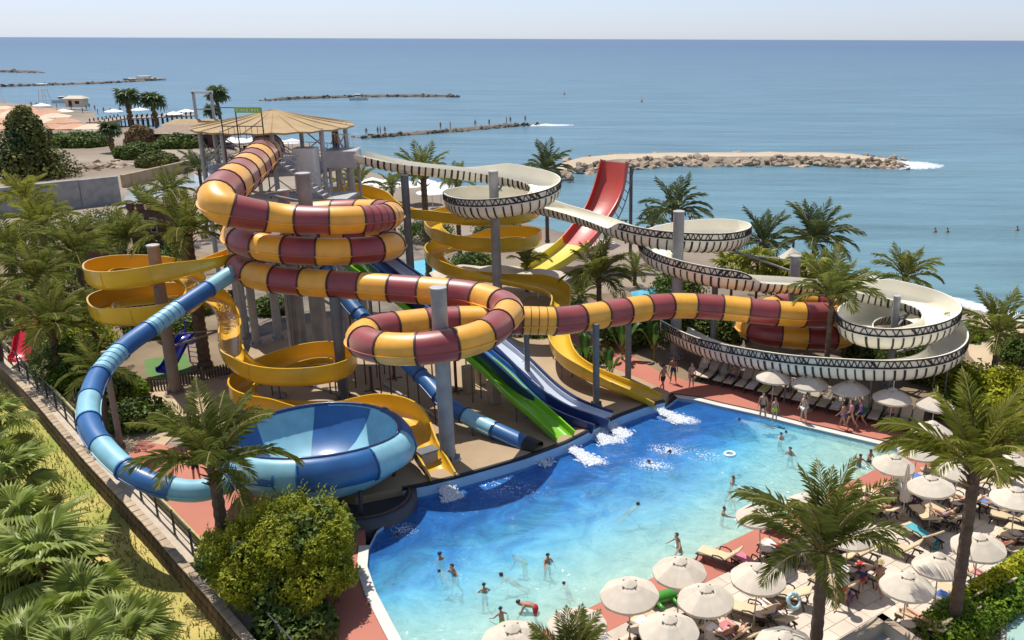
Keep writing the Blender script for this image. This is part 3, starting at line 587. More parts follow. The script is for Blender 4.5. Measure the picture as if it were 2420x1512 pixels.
def tube_prof(r, n=20, lip=.05):
    out = []
    for k in range(n):
        a = 2 * math.pi * k / n; q = r
        x, y = math.cos(a) * q, math.sin(a) * q
        out.append((x, y))
    if lip:
        o2 = []
        for x, y in out:
            if abs(y) < 1e-6:
                s_ = 1 if x > 0 else -1
                yc = -.16 * r; x0 = math.sqrt(r * r - yc * yc); w = [(s_ * x0, yc - .03), (s_ * (x0 + lip), yc - .022), (s_ * (x0 + lip), yc + .022), (s_ * x0, yc + .03)]
                o2 += w if s_ > 0 else w[::-1]
            else: o2.append((x, y))
        out = o2
    return out
def ring_prof(r, n=20): return [(math.cos(2 * math.pi * k / n) * r, math.sin(2 * math.pi * k / n) * r) for k in range(n)]
def tube_slide(root, P, r, mats, seg_len, step=.25, rings=True, lip=.05, ring_mat=None, names=('tube_section', 'flange_ring'), smooth_it=12, ribs=(), rfun=None):
    L = smooth_path(P, step, smooth_it); T, S, U = frames(L); n = len(L)
    rf = rfun or (lambda s: r); prs = [tube_prof(rf(q * step), 20, lip) for q in range(n)]
    per = max(2, int(round(seg_len / step))); i = 0; k = 0
    while i < n - 1:
        e = min(n - 1, i + per)
        if n - 1 - e < per * .4: e = n - 1
        sec = sweep_part(names[0], L, S, U, lambda q: prs[q], i, e, mats[k % len(mats)], root, caps=False)
        if k in ribs:
            for q in range(i + 2, e, 2):
                Lr = np.array([L[q] - T[q] * .02, L[q] + T[q] * .02]); rr = ring_prof(rf(q * step) + .015)
                sweep_part('strap', Lr, S[[q, q]], U[[q, q]], lambda z: rr, 0, 1, ring_mat or m_ring, sec, caps=False)
        if rings:
            for q, s_ in ((i, 0),):
                rg = ring_prof(rf(q * step) + .05)
                Lr = np.array([L[q] - T[q] * .045, L[q] + T[q] * .045]); o = sweep_part(names[1], Lr, S[[q, q]], U[[q, q]], lambda z: rg, 0, 1, ring_mat or m_ring, sec, caps=True)
        i = e; k += 1
    return L, T, S, U
def trough_prof(w, hl, hr, th=.07, flat=.35, lip=.09):
    """open U: hl, hr = wall heights at the left (-side) and right (+side); path runs along the underside"""
    fl = w * flat; inn = []
    def wall(s_, h):
        rad = w - fl; hh = max(h, rad * .9); pts = []
        for a in (20, 45, 70, 90):
            pts.append((s_ * (fl + rad * math.sin(R(a))), th + rad * .9 * (1 - math.cos(R(a)))))
        pts.append((s_ * w, hh)); pts.append((s_ * (w + lip), hh)); pts.append((s_ * (w + lip), hh - .06)); pts.append((s_ * (w + th), hh - .07))
        for a in (90, 65, 40, 15):
            pts.append((s_ * (fl + (rad + th) * math.sin(R(a))), (rad * .9 + th) * (1 - math.cos(R(a)))))
        return pts
    rr = wall(1, hr); ll = wall(-1, hl)
    ins_ = [p for p in rr]; out = ins_ + ll[::-1]
    return out
def trough_slide(root, P, w, h0, h1, mt, seg_len, step=.3, th=.07, flat=.35, kgain=5.0, name='trough_section', joint=None, both=False, smooth_it=12, mats=None, wallfix=None, kth=0.0, force=None):
    L = smooth_path(P, step, smooth_it); T, S, U = frames(L); n = len(L); K = turn(L, step)
    def heights(i):
        k = K[i]; g = max(0, min(1, (abs(k) - kth) / .10)) if kth else min(1, abs(k) * kgain); g = g * g * (3 - 2 * g)
        if wallfix: return wallfix(i / (n - 1))
        hl = h0 + (h1 - h0) * (g if k < 0 else (0 if not both else g)); hr = h0 + (h1 - h0) * (g if k > 0 else (0 if not both else g))
        if force: hl, hr = force(i / (n - 1), hl, hr)
        return hl, hr         # side +1 is to the right of travel; a left turn (k>0) raises the right wall
    per = max(2, int(round(seg_len / step))); i = 0; q = 0
    while i < n - 1:
        e = min(n - 1, i + per)
        if n - 1 - e < per * .4: e = n - 1
        sec = sweep_part(name, L, S, U, lambda z: trough_prof(w, *heights(z), th, flat), i, e, mats[q % len(mats)] if mats else mt, root)
        if joint is not None and i > 0:
            Lr = np.array([L[i] - T[i] * .03, L[i] + T[i] * .03]); hh = heights(i)
            pr = trough_prof(w, hh[0], hh[1], th, flat); out_ = [p for p in pr]
            m2 = len(pr) // 2
            outer_ = [(a * 1.02 + (.03 if a > 0 else -.03), b - .02) for a, b in pr[7:12]][::-1]
            ll_ = [(-a, 0) for a, b in outer_]
            rp_ = pr[7:12]; lp_ = pr[m2:m2 + 5]
            line = rp_ + lp_
            cx = [(a * 1.03, b - .035) for a, b in line]
            sweep_part('joint_flange', Lr, S[[i, i]], U[[i, i]], lambda z: cx, 0, 1, joint, sec, closed=False, caps=False)
        i = e; q += 1
    return L, T, S, U, [heights(i) for i in range(n)]
def pts(path): return [W(*p) for p in path]
SLIDES = {}
# --- A: burgundy and yellow tube
pa = pts(PATH_A); i_in = 6; i_out = next(i for i, p in enumerate(PATH_A) if p[0] == 781)
hel = []
for k in range(0, 23):
    a = -100 + k * (360 * 2 / 22.0) ; hel.append(Vector((HELIX_C[0] + HELIX_R * math.cos(R(a)), HELIX_C[1] + HELIX_RY * math.sin(R(a)), 10.95 - (k / 22.0) * 3.6)))
pa = pa[:i_in] + hel + pa[i_out + 1:]
rootA = empty('tube_slide', tuple(W(1063, 1084, SLAB_Z)), label='giant tube slide in burgundy and yellow rings winding across the whole park', cat='water slide')
rootA.location = (0, 0, 0)
SLIDES['A'] = tube_slide(rootA, pa, .78, [m_bur, m_yel], 1.72, .215, lip=.085, ribs=(14, 15, 36, 37, 60, 61), rfun=lambda s: .78 + .27 * (1 - max(0, min(1, (s - 13) / 9)) ** 2 * (3 - 2 * max(0, min(1, (s - 13) / 9)))))
# --- B: cream raft slide with black bamboo stripes
rootB = empty('raft_slide', label='cream open raft slide with black bamboo stripes curling above the loungers', cat='water slide')
LB = trough_slide(rootB, pts(PATH_B), 1.0, .72, 1.45, m_cream, 3.0, .3, kth=.05, flat=.25, smooth_it=26, force=lambda t, hl, hr: (max(hl, .72 + .73 * max(0, min(1, (t - .80) / .03))), hr)); SLIDES['B'] = LB
L, T, S, U, H = LB
dist = 0; q = 0
for i in range(2, len(L) - 1):
    # one stripe every .45 m (1.5 samples): alternate at and between samples
    for f_ in ((0.0,) if i % 3 == 0 else (.5,) if i % 3 == 1 else ()):
        p = L[i] * (1 - f_) + L[i + 1] * f_; hl, hr = H[i]
        jl = random.uniform(-.03, .03); w_ = .05 + random.uniform(0, .02); pr = trough_prof(1.0, hl if hl < .95 else .93, hr if hr < .95 else .93, .07, .25); m2 = len(pr) // 2
        line = [(a * 1.0, b) for a, b in pr[7:12]] + [(a * 1.0, b) for a, b in pr[m2:m2 + 5]]
        cx = []
        for a, b in line:
            nrm = math.hypot(a, b - .6) or 1; cx.append((a + a / nrm * .03, b + (b - .6) / nrm * .03 - .006))
        Lr = np.array([p - T[i] * w_ , p + T[i] * w_]); Lr[1] += T[i] * jl
        sweep_part('stripe', Lr, S[[i, i]], U[[i, i]], lambda z: cx, 0, 1, m_stripe, rootB, closed=False, caps=False, smooth=False)
# black lattice band on the raised outer wall
per = 10; i = 0
while i < len(L) - 2:
    e = min(len(L) - 1, i + per); bm_ = MB(); any_ = False
    for side in (0, 1):
        s_ = -1 if side == 0 else 1
        idx = [k for k in range(i, e + 1) if H[k][side] > 1.05]
        if len(idx) < 3: continue
        any_ = True
        for lev in (0, 1):
            bm_.tube([L[k] + S[k] * s_ * (1.0 + .105) + U[k] * (.98 if lev == 0 else H[k][side] - .05) for k in idx], .05, 4)
        for a, b in zip(idx[:-1], idx[1:]):
            A0 = L[a] + S[a] * s_ * 1.105 + U[a] * .98; A1 = L[b] + S[b] * s_ * 1.105 + U[b] * (H[b][side] - .05)
            B0 = L[a] + S[a] * s_ * 1.105 + U[a] * (H[a][side] - .05); B1 = L[b] + S[b] * s_ * 1.105 + U[b] * .98
            mid = (np.array(A0) + np.array(B1)) / 2; top = (np.array(B0) + np.array(A1)) / 2
            if random.random() < .85: bm_.tube([A0, top], .03, 4)
            if random.random() < .85: bm_.tube([top, B1], .03, 4)
            if random.random() < .2: bm_.tube([A0, A1], .05, 4)
    if any_: bm_.build('bamboo_lattice', m_stripe, rootB)
    i = e
# --- C: yellow open slide, left coil then under the bowl into the pool
rootC = empty('body_slide', label='mustard yellow open slide coiling round the post behind the blue tube', cat='water slide')
SLIDES['C'] = trough_slide(rootC, pts(PATH_C), .56, .55, 1.15, m_trough, 2.4, .3, kgain=4.0, joint=m_trough)
# --- E: yellow open slide, middle coil
rootE = empty('body_slide', label='lemon yellow open slide coiling behind the tall grey post of the raft slide', cat='water slide')
SLIDES['E'] = trough_slide(rootE, pts(PATH_E), .62, .55, 1.2, m_troughE, 2.4, .3, kgain=4.0, joint=m_troughE)
mb = MB(); p0 = np.array(pts(PATH_E)[0]); mb.box((p0[0] - .6, p0[1], p0[2] + .55), (1.6, 1.5, .9), .1, bev=.05); mb.build('start_box', m_troughE, rootE)
# --- D: blue tube into the bowl
rootD = empty('tube_slide', label='slim blue and pale blue tube slide sweeping down into the bowl', cat='water slide')
pd = pts(PATH_D) + [Vector((bowl_c.x + 4.05 * math.cos(R(a)), bowl_c.y + 4.05 * math.sin(R(a)), 2.95)) for a in (-118, -104, -92)] + [Vector((bowl_c.x + 3.9 * math.cos(R(-80)), bowl_c.y + 3.9 * math.sin(R(-80)), 3.0))]
SLIDES['D'] = tube_slide(rootD, pd, .47, [m_bluL, m_bluD], 2.15, .2, lip=.04, ring_mat=m_bluD, ribs=(2, 4))
# --- pipe beside the green slide
rootP = empty('tube_slide', label='blue pipe slide ending black-mouthed at the pool beside the green slide', cat='water slide')
SLIDES['P'] = tube_slide(rootP, pts(PATH_PIPE), .44, [m_bluL, m_bluD, m_bluD, m_bluD], 2.0, .2, lip=.03, ring_mat=m_navy)
Lp, Tp, Sp, Up = SLIDES['P']
Lr = np.array([Lp[-1] - Tp[-1] * .05, Lp[-1] + Tp[-1] * .75]); rr = ring_prof(.47); sweep_part('mouth_sleeve', Lr, Sp[[-1, -1]], Up[[-1, -1]], lambda z: rr, 0, 1, m_blk, rootP, caps=False)
# --- green slide
rootG = empty('body_slide', label='bright green open slide dropping straight into the pool', cat='water slide')
SLIDES['G'] = trough_slide(rootG, pts(PATH_GREEN), .56, .56, .56, m_green, 2.8, .3, flat=.5, joint=m_green)
# --- twin racing lanes
rootL = empty('racing_slide', label='twin racing lanes in pale blue and navy beside the green slide', cat='water slide')
SLIDES['L1'] = trough_slide(rootL, pts(PATH_LANE1), .33, .30, .30, m_laneb, 2.8, .3, flat=.75, name='blue_lane', joint=m_navy)
SLIDES['L2'] = trough_slide(rootL, pts(PATH_LANE2), .44, .34, .45, m_lane, 2.8, .3, flat=.75, name='pale_lane', joint=m_navy)
for key, s_, wd in (('L1', -1, .47), ('L1', 1, .48), ('L2', 1, .64), ('L2', -1, .58)):
    Lq, Tq, Sq, Uq = SLIDES[key][:4]
    for a in range(0, len(Lq) - 1, 9):
        b = min(len(Lq) - 1, a + 9)
        pr = [(s_ * (wd - .06), -.1), (s_ * (wd + .07), -.1), (s_ * (wd + .07), .46), (s_ * (wd - .06), .46)]
        if s_ < 0: pr = pr[::-1]
        sweep_part('lane_wall', Lq, Sq, Uq, lambda z: pr, a, b, m_navy, rootL, smooth=False)
# --- red to yellow ramp
rootF = empty('ramp_slide', label='wide red slide turning yellow at its foot, standing against the sea', cat='water slide')
LF = trough_slide(rootF, pts(PATH_F), 1.4, .8, .8, m_red, 2.0, .3, flat=.85, smooth_it=40, mats=[m_red] * 5 + [m_lem] * 6, name='ramp_section'); SLIDES['F'] = LF
for s_ in (-1, 1):
    mb = MB(); Lq, Tq, Sq, Uq = LF[:4]
    idx = range(0, len(Lq) * 3 // 5, 3)
    mb.tube([Lq[i] + Sq[i] * s_ * 1.6 - Uq[i] * .5 for i in idx], .05, 5)
    for i in idx: mb.tube([Lq[i] + Sq[i] * s_ * 1.6 - Uq[i] * .5, Lq[i] + Sq[i] * s_ * 1.45 + Uq[i] * .1], .04, 5)
    mb.build('side_truss', m_postd, rootF)
# --- bowl
def bowl():
    root = empty('bowl_slide', (bowl_c.x, bowl_c.y, 0), label='large blue and pale blue funnel bowl at the end of the blue tube', cat='water slide')
    n = 8; k = 6; lift = lambda a: .65 * max(0, -math.sin(a)) ** .8
    # inside sectors
    prof = [(.5, .95), (1.3, 1.0), (2.1, 1.16), (2.8, 1.55), (3.3, 2.1), (3.6, 2.6), (3.75, 3.02)]
    for s_ in range(n):
        vs = []; fs = []; ph = .32
        for q in range(k + 1):
            a = 2 * math.pi * (s_ + q / k) / n + ph
            for r, z in prof:
                tw = a + (3.75 - r) * .10; zz = z + lift(a) * (r / 3.75) ** 3; vs.append((r * math.cos(tw), r * math.sin(tw), zz))
        m_ = len(prof)
        for q in range(k):
            for j in range(m_ - 1): fs.append((q * m_ + j, q * m_ + j + 1, (q + 1) * m_ + j + 1, (q + 1) * m_ + j))
        o = mk('bowl_sector', [v for v in vs], [f[::-1] for f in fs], m_bluD if s_ % 2 else m_bluL, root, True)
    # outer channel wall
    prof2 = [(3.72, 3.0), (3.78, 3.12), (3.95, 3.12), (4.15, 3.0), (4.42, 2.6), (4.48, 2.2), (4.35, 1.85), (4.1, 1.7)]
    for s_ in range(n):
        vs = []; fs = []; ph = .15
        for q in range(k + 1):
            a = 2 * math.pi * (s_ + q / k) / n + ph
            for r, z in prof2: vs.append((r * math.cos(a), r * math.sin(a), z + lift(a)))
        m_ = len(prof2)
        for q in range(k):
            for j in range(m_ - 1): fs.append((q * m_ + j, q * m_ + j + 1, (q + 1) * m_ + j + 1, (q + 1) * m_ + j))
        mk('rim_section', vs, fs, m_bluL if s_ % 2 else m_bluD, root, True)
        a = 2 * math.pi * s_ / n + ph; MB().tube([((r + .03) * math.cos(a), (r + .03) * math.sin(a), z + lift(a)) for r, z in prof2], .045, 5).build('rim_joint', m_bluD, root)
    mb = MB(); mb.tube([(3.76 * math.cos(a), 3.76 * math.sin(a), 3.13 + lift(a)) for a in [2 * math.pi * q / 48 for q in range(49)]], .07, 6); mb.build('inner_rim', m_navy, root, True)
    # hull below
    mb = MB(); nn = 40; prof3 = [(4.1, 1.75), (3.75, 1.45), (3.2, 1.05), (2.4, .75), (1.8, .55)]
    vs = [(r * math.cos(2 * math.pi * q / nn), r * math.sin(2 * math.pi * q / nn), z + lift(2 * math.pi * q / nn) * (r / 4.1) ** 2) for r, z in prof3 for q in range(nn)]
    fs = [(i * nn + q, (i + 1) * nn + q, (i + 1) * nn + (q + 1) % nn, i * nn + (q + 1) % nn) for i in range(len(prof3) - 1) for q in range(nn)]
    mk('hull', vs, fs, m_bluL, root, True)
    mb = MB(); mb.lathe([(.02, .99), (1.3, 1.03), (2.0, 1.15)], 30); mb.build('swirling_water', mat('bowl_water', (.45, .62, .72), .15, .0, 2.5, .5, 9, col2=(.16, .40, .62)), root, True)
    for q in range(6):
        a = 2 * math.pi * (q + .3) / 6; mb = MB(); mb.cyl((3.3 * math.cos(a), 3.3 * math.sin(a), .02), (3.5 * math.cos(a), 3.5 * math.sin(a), 1.5), .09, n=8); mb.box((3.3 * math.cos(a), 3.3 * math.sin(a), .03), (.4, .4, .05)); mb.build('leg', m_steeld, root)
    return root
bowl()
# ---------------------------------------------------------------- steel posts that carry the slides
def post(top_px, Y, base_z, r, mt, label, slides=(), reach=5.2, nm='support_post', maxarms=3, cap=True):
    t = WY(top_px[0], top_px[1], Y); zt = t.z
    root = empty(nm, (t.x, Y, base_z), label=label, cat='post', group='steel posts under the slides')
    h = zt - base_z
    mb = MB(); mb.lathe([(r, .02), (r, h)], 18); mb.lathe([(r, h), (0.001, h + .03)], 18); shaft = mb.build('shaft', mt, root, True)
    mb = MB(); mb.lathe([(r * 1.75, .0), (r * 1.75, .05), (r * 1.1, .07)], 12)
    for k in range(6):
        a = k * math.pi / 3; mb.box((r * 1.3 * math.cos(a), r * 1.3 * math.sin(a), .16), (r * .6, .03, .26), a)
    mb.build('base_plate', mt, shaft)
    if cap: MB().lathe([(r * 1.07, h - .03), (r * 1.07, h + .04), (r * .9, h + .06), (.001, h + .06)], 18).build('cap', m_steel, shaft)
    for key in slides:
        Lq, Tq, Sq, Uq = SLIDES[key][:4]; d = np.hypot(Lq[:, 0] - t.x, Lq[:, 1] - Y); c_ = 0
        for i in range(3, len(Lq) - 3):
            if d[i] < reach and d[i] == d[max(0, i - 14):i + 15].min() and Lq[i][2] < zt + 1.5 and c_ < maxarms:
                c_ += 1; off = .95 if key in 'ADP' else .05
                a = Vector(Lq[i]) - Vector((0, 0, off * (.8 if key == 'A' else .45 if key in 'DP' else 1))) - root.location; z0 = max(.6, min(h - .25, a.z - max(.25, .22 * d[i])))
                u = Vector((a.x, a.y, 0)).normalized() if d[i] > .2 else Vector((1, 0, 0))
                mb = MB(); mb.cyl(u * r * .8 + Vector((0, 0, z0)), a, .075, n=8)
                if d[i] > 1.5: mb.cyl(u * r * .8 + Vector((0, 0, min(h - .05, z0 + .75))), a * .96 + Vector((0, 0, .02)), .045, n=6)
                mb.box((a.x, a.y, a.z), (.32, .32, .06)); mb.build('bracket_arm', mt, root)
    return root
post((715, 410), 53.6, SLAB_Z, .42, m_post, 'thick grey post rising through the middle of the burgundy spiral', 'A', 5.4, maxarms=4)
post((668, 450), 56.5, SLAB_Z, .36, m_post, 'shorter grey post beside the thick post inside the burgundy spiral')
post((361, 580), 50.1, 0, .34, m_postb, 'brown post in the middle of the mustard yellow coil', 'C', 4.6)
post((245, 830), 42.3, 0, .15, m_postb, 'slim brown post under the sweep of the blue tube', 'D', 1.2, cap=False)
post((790, 700), 47.9, SLAB_Z, .30, m_postd, 'blue grey post below the straight run of the burgundy tube', 'A', 1.8, cap=False)
post((1035, 680), 40.2, SLAB_Z, .38, m_post, 'grey post standing inside the lowest loop of the burgundy tube', 'A', 4.6)
post((955, 413), 63.4, 0, .28, m_postd, 'dark grey post under the first run of the cream slide', 'B', 2.6)
post((1165, 405), 63.0, 0, .34, m_post, 'tall grey post in the middle of the upper cream coil', 'B', 4.8)
post((1243, 775), 47.6, SLAB_Z, .16, m_postd, 'thin grey post between the racing lanes and the burgundy tube', 'A', 2.2, cap=False)
post((1408, 765), 47.0, SLAB_Z, .19, m_postd, 'thin grey post beside the foot of the lemon slide', 'A', 2.4, cap=False)
post((1485, 745), 51.2, 0, .19, m_postd, 'thin grey post beyond the lemon slide under the burgundy tube', 'A', 2.0, cap=False)
post((1604, 500), 56.6, 0, .36, m_post, 'tall grey post inside the middle cream coil', 'B', 5.0)
post((1880, 605), 58.6, 0, .36, m_post, 'grey post behind the long straight run of the cream slide', 'B', 5.5)
post((2120, 700), 51.3, 0, .22, m_post, 'grey post inside the smallest cream coil', 'B', 4.0)
post((1690, 660), 55.2, 0, .2, m_postd, 'grey post under the cream slide beside the folded parasols', 'B', 1.6, cap=False)
for x, v, Y, lb in ((585, 640, 57.5, 'pale'), (640, 650, 58.5, 'pale'), (700, 655, 56.0, 'grey'), (748, 660, 55.0, 'wide grey')):
    post((x, v), Y, SLAB_Z, .26 if lb != 'wide grey' else .36, m_post if lb != 'pale' else m_steel, {585: 'pale steel post at the foot of the tower stairs', 640: 'pale steel post between the tower stairs and the slide slab', 700: 'grey post just behind the lower mustard coil', 748: 'wide grey post dipping into the lower mustard coil'}[x], cap=False)
for x, v, z, lb in ((879, 922, 1.5, 'short dark red post on the slab beside the blue pipe'), (932, 894, 1.7, 'short dark red post farther up the slab beside the blue pipe'), (1078, 925, 2.2, 'short dark red post behind the post of the lowest loop')):
    g_ = W(x, v, SLAB_Z); r_ = empty('support_post', tuple(g_), label=lb, cat='post', group='short red posts')
    MB().cyl((0, 0, 0), (0, 0, z), .09, n=8).build('shaft', m_brick, r_); MB().box((0, 0, .02), (.9, .12, .05), .5).box((0, 0, .025), (.12, .9, .05), .5).build('base_plate', m_brick, r_)
# legs under the lower runs of the open slides
def slide_legs(key, root, every, zmax, mt, z0):
    Lq, Tq, Sq = SLIDES[key][:3]
    for i in range(every, len(Lq) - 2, every):
        if 1.0 < Lq[i][2] < zmax:
            mb = MB()
            for s_ in (-.35, .35):
                p = Lq[i] + Sq[i] * s_; mb.cyl((p[0], p[1], z0), (p[0], p[1], p[2] + .1), .045, n=6)
            mb.build('leg', mt, root)
slide_legs('C', rootC, 12, 2.9, m_postd, SLAB_Z); slide_legs('G', rootG, 14, 6.5, m_postd, SLAB_Z); slide_legs('P', rootP, 14, 6.0, m_brick, SLAB_Z); slide_legs('L2', rootL, 14, 6.5, m_postd, SLAB_Z); slide_legs('E', rootE, 12, 2.4, m_postd, 0); slide_legs('B', rootB, 16, 2.8, m_postd, 0)
for i in (0, 6, 14):
    pass
# posts of the red ramp
for x, v, Y, lb in ((1491, 392, 86.5, 'dark post behind the top of the red ramp'), (1430, 470, 84.5, 'dark post under the red ramp')):
    post((x, v), Y, -.06, .17, m_postd, lb, cap=False)
# ---------------------------------------------------------------- slide tower with its round awning
def tower():
    c = WY(648, 300, 66.0); root = empty('slide_tower', (c.x, 66.0, 0), label='steel slide tower under a round tan canvas roof', cat='tower')
    n = 20
    for k in range(n):
        a0, a1 = 2 * math.pi * k / n, 2 * math.pi * (k + 1) / n; vs = []; fs = []
        for r, z in ((5.6, 14.3), (5.6, 14.42), (4.0, 14.68), (2.0, 15.08), (.5, 15.46), (.02, 15.52)):
            for a, sag in ((a0, 0), ((a0 + a1) / 2, -.07), (a1, 0)): vs.append((r * math.cos(a), r * math.sin(a), z + sag * min(1, r / 3)))
        for i in range(5):
            for j in range(2): fs.append((i * 3 + j, i * 3 + j + 1, i * 3 + j + 4, i * 3 + j + 3))
        mk('roof_panel', vs, fs, m_thatch, root, False)
        MB().tube([(5.6 * math.cos(a0), 5.6 * math.sin(a0), 14.43), (2 * math.cos(a0), 2 * math.sin(a0), 15.09), (.1 * math.cos(a0), .1 * math.sin(a0), 15.53)], .03, 5).build('roof_batten', m_thatch, root)
    for k in range(9):
        a = 2 * math.pi * (k + .2) / 9; x, y = 5.0 * math.cos(a), 5.0 * math.sin(a)
        MB().cyl((x, y, -.1), (x, y, 14.5), .17, n=10).build('column', m_steel, root)
        a2 = 2 * math.pi * (k + 1.2) / 9; mb = MB()
        for z0, z1 in ((11.5, 13.8), (8, 11)): mb.cyl((x, y, z0), (5.0 * math.cos(a2), 5.0 * math.sin(a2), z1), .05, n=6)
        mb.build('cross_brace', m_steel, root)
    mb = MB(); mb.lathe([(0.01, 11.35), (4.9, 11.35), (4.9, 11.6), (.01, 11.6)], 18); mb.build('upper_deck', m_steel, root)
    mb = MB(); mb.box((3.2, -4.6, 10.0), (7.0, 3.2, .22)); mb.build('lower_deck', m_steel, root)
    mb = MB()
    for k in range(18):
        a = 2 * math.pi * k / 18; mb.cyl((4.8 * math.cos(a), 4.8 * math.sin(a), 11.6), (4.8 * math.cos(a), 4.8 * math.sin(a), 12.7), .025, n=5)
    for z in (12.1, 12.7): mb.tube([(4.8 * math.cos(2 * math.pi * k / 36), 4.8 * math.sin(2 * math.pi * k / 36), z) for k in range(37)], .03, 5)
    mb.build('railing', m_steel, root)
    mb = MB(); mb.box((3.2, -3.2, 11.6), (1.5, 1.2, 3.2), bev=.04); mb.build('cabin', m_white, root)
    mb = MB(); mb.box((.2, -4.0, 12.4), (1.9, .3, 2.0)); mb.build('shade_panel', m_dark, root)  # dark box added as the deep shade beneath the roof
    # stairs down from the upper deck
    mb = MB()
    for k in range(12): mb.box((2.0 + k * .28, -5.9, 13.0 - k * .24), (.3, 1.0, .05))
    mb.build('stair_treads', m_steel, root)
    mb = MB()
    for y in (-6.4, -5.4):
        mb.tube([(1.8, y, 13.1), (5.4, y, 10.1)], .06, 5); mb.tube([(1.8, y, 14.0), (5.4, y, 11.0)], .035, 5)
        for k in range(5): mb.tube([(1.8 + k * .9, y, 13.1 - k * .75), (1.8 + k * .9, y, 14.0 - k * .75)], .025, 5)
    mb.build('stair_rail', m_steel, root)
    for x in (1.0, 5.8, -1.6):
        MB().cyl((x, -5.8, -.1), (x, -5.8, 10.0), .15, n=8).build('column', m_steel, root)
    mb = MB()
    for x0, x1, z0, z1 in ((-1.6, 1.0, 2, 8), (1.0, 5.8, 2, 8), (1.0, -1.6, 2, 8)): mb.cyl((x0, -5.8, z0), (x1, -5.8, z1), .05, n=6)
    mb.build('cross_brace', m_steel, root)
    # sign frame standing in front of the roof
    mb = MB(); xs = (-1.2, -.2, 1.5)
    for x in xs: mb.cyl((x, -6.0, 10.0), (x, -6.0, 16.1), .045, n=6)
    for z in (14.9, 16.1): mb.cyl((-1.2, -6.0, z), (1.5, -6.0, z), .035, n=6)
    for k in range(8): mb.cyl((-1.2 + k * .385, -6.0, 14.0), (-1.2 + k * .385, -6.0, 14.9), .018, n=5)
    mb.build('sign_frame', m_steeld, root)
    sb = MB().box((.65, -6.06, 15.95), (1.75, .05, .34)).build('sign_board', m_green, root)
    m_txt = mat('sign_letters', (.62, .68, .45), .6, .05); x = -.12
    for wdt, hh in ((.13, .2), (.05, .2), (.14, .18), (.12, .2), (.13, .2), (.05, .2), (.15, .19), (.12, .2), (.13, .18)):
        MB().box((x + wdt / 2, -6.10, 15.95), (wdt, .02, hh)).build('sign_letter', m_txt, root); x += wdt + .06
    return root
tower()
def start_box():
    p = pts(PATH_B)[0]; r = empty('launch_platform', (p.x - 1.0, p.y, 0), label='grey launch box where the cream slide leaves the tower', cat='platform')
    MB().box((0, 0, p.z + .35), (2.2, 2.2, 1.2), .1, bev=.04).build('box', m_steel, r)
    for x, y in ((-.8, -.8), (.8, -.8), (.8, .8), (-.8, .8)): MB().cyl((x, y, -.1), (x, y, p.z), .12, n=8).build('leg', m_steel, r)
    mb = MB()
    for k in range(9): mb.cyl((-1 + k * .25, 1.0, p.z + .95), (-1 + k * .25, 1.0, p.z + 1.9), .02, n=4)
    mb.cyl((-1, 1.0, p.z + 1.9), (1, 1.0, p.z + 1.9), .03, n=5); mb.build('railing', m_white, r)
start_box()
# lower start platform behind the spiral for the straight slides
def low_platform():
    p = pts(PATH_GREEN)[0]; r = empty('launch_platform', (p.x - 1.2, p.y + 1.2, 0), label='steel launch deck behind the burgundy spiral for the straight slides', cat='platform')
    MB().box((0, 0, p.z - .1), (7.5, 2.6, .2), -.1).build('deck', m_steel, r)
    for x in (-2.6, 2.6):
        for y in (1,): MB().cyl((x, y, 0), (x, y, p.z - .2), .14, n=8).build('leg', m_steel, r)
low_platform()

# concrete piers, pump box and pipes on the slab
m_pier = mat('pier_concrete', (.46, .38, .27), .85, .1, 2, .2, 12)
for i, (x, v, h) in enumerate(((1108, 925, 1.6), (1168, 950, 1.3), (1135, 905, 2.1))):
    p = W(x, v, SLAB_Z); o = MB().box((0, 0, h / 2), (.55, .7, h), .6, bev=.03).build('concrete_pier', m_pier, None, False, tuple(p)); tag(o, ['left beige concrete pier under the green slide', 'right beige concrete pier under the green slide', 'rear beige concrete pier under the green slide'][i], 'pier')
for a, b, lb in (((700, 898), (935, 972), 'pale pipe lying across the slab behind the bowl'), ((905, 905), (1040, 990), 'second pale pipe lying on the slab beside the blue pipe')):
    p0, p1 = W(*a, SLAB_Z + .1), W(*b, SLAB_Z + .1); o = MB().cyl(p0, p1, .07, n=8).build('drain_pipe', m_steel, None, True); tag(o, lb, 'pipe')
p = W(1010, 1095, SLAB_Z); r_ = empty('pump_box', tuple(p), .7, 'grey pump housing on the slab near the mustard slide foot', 'box'); MB().box((0, 0, .35), (.9, .6, .7), bev=.03).build('housing', m_post, r_); MB().box((0, 0, .73), (1.0, .7, .06)).build('lid', m_postd, r_)
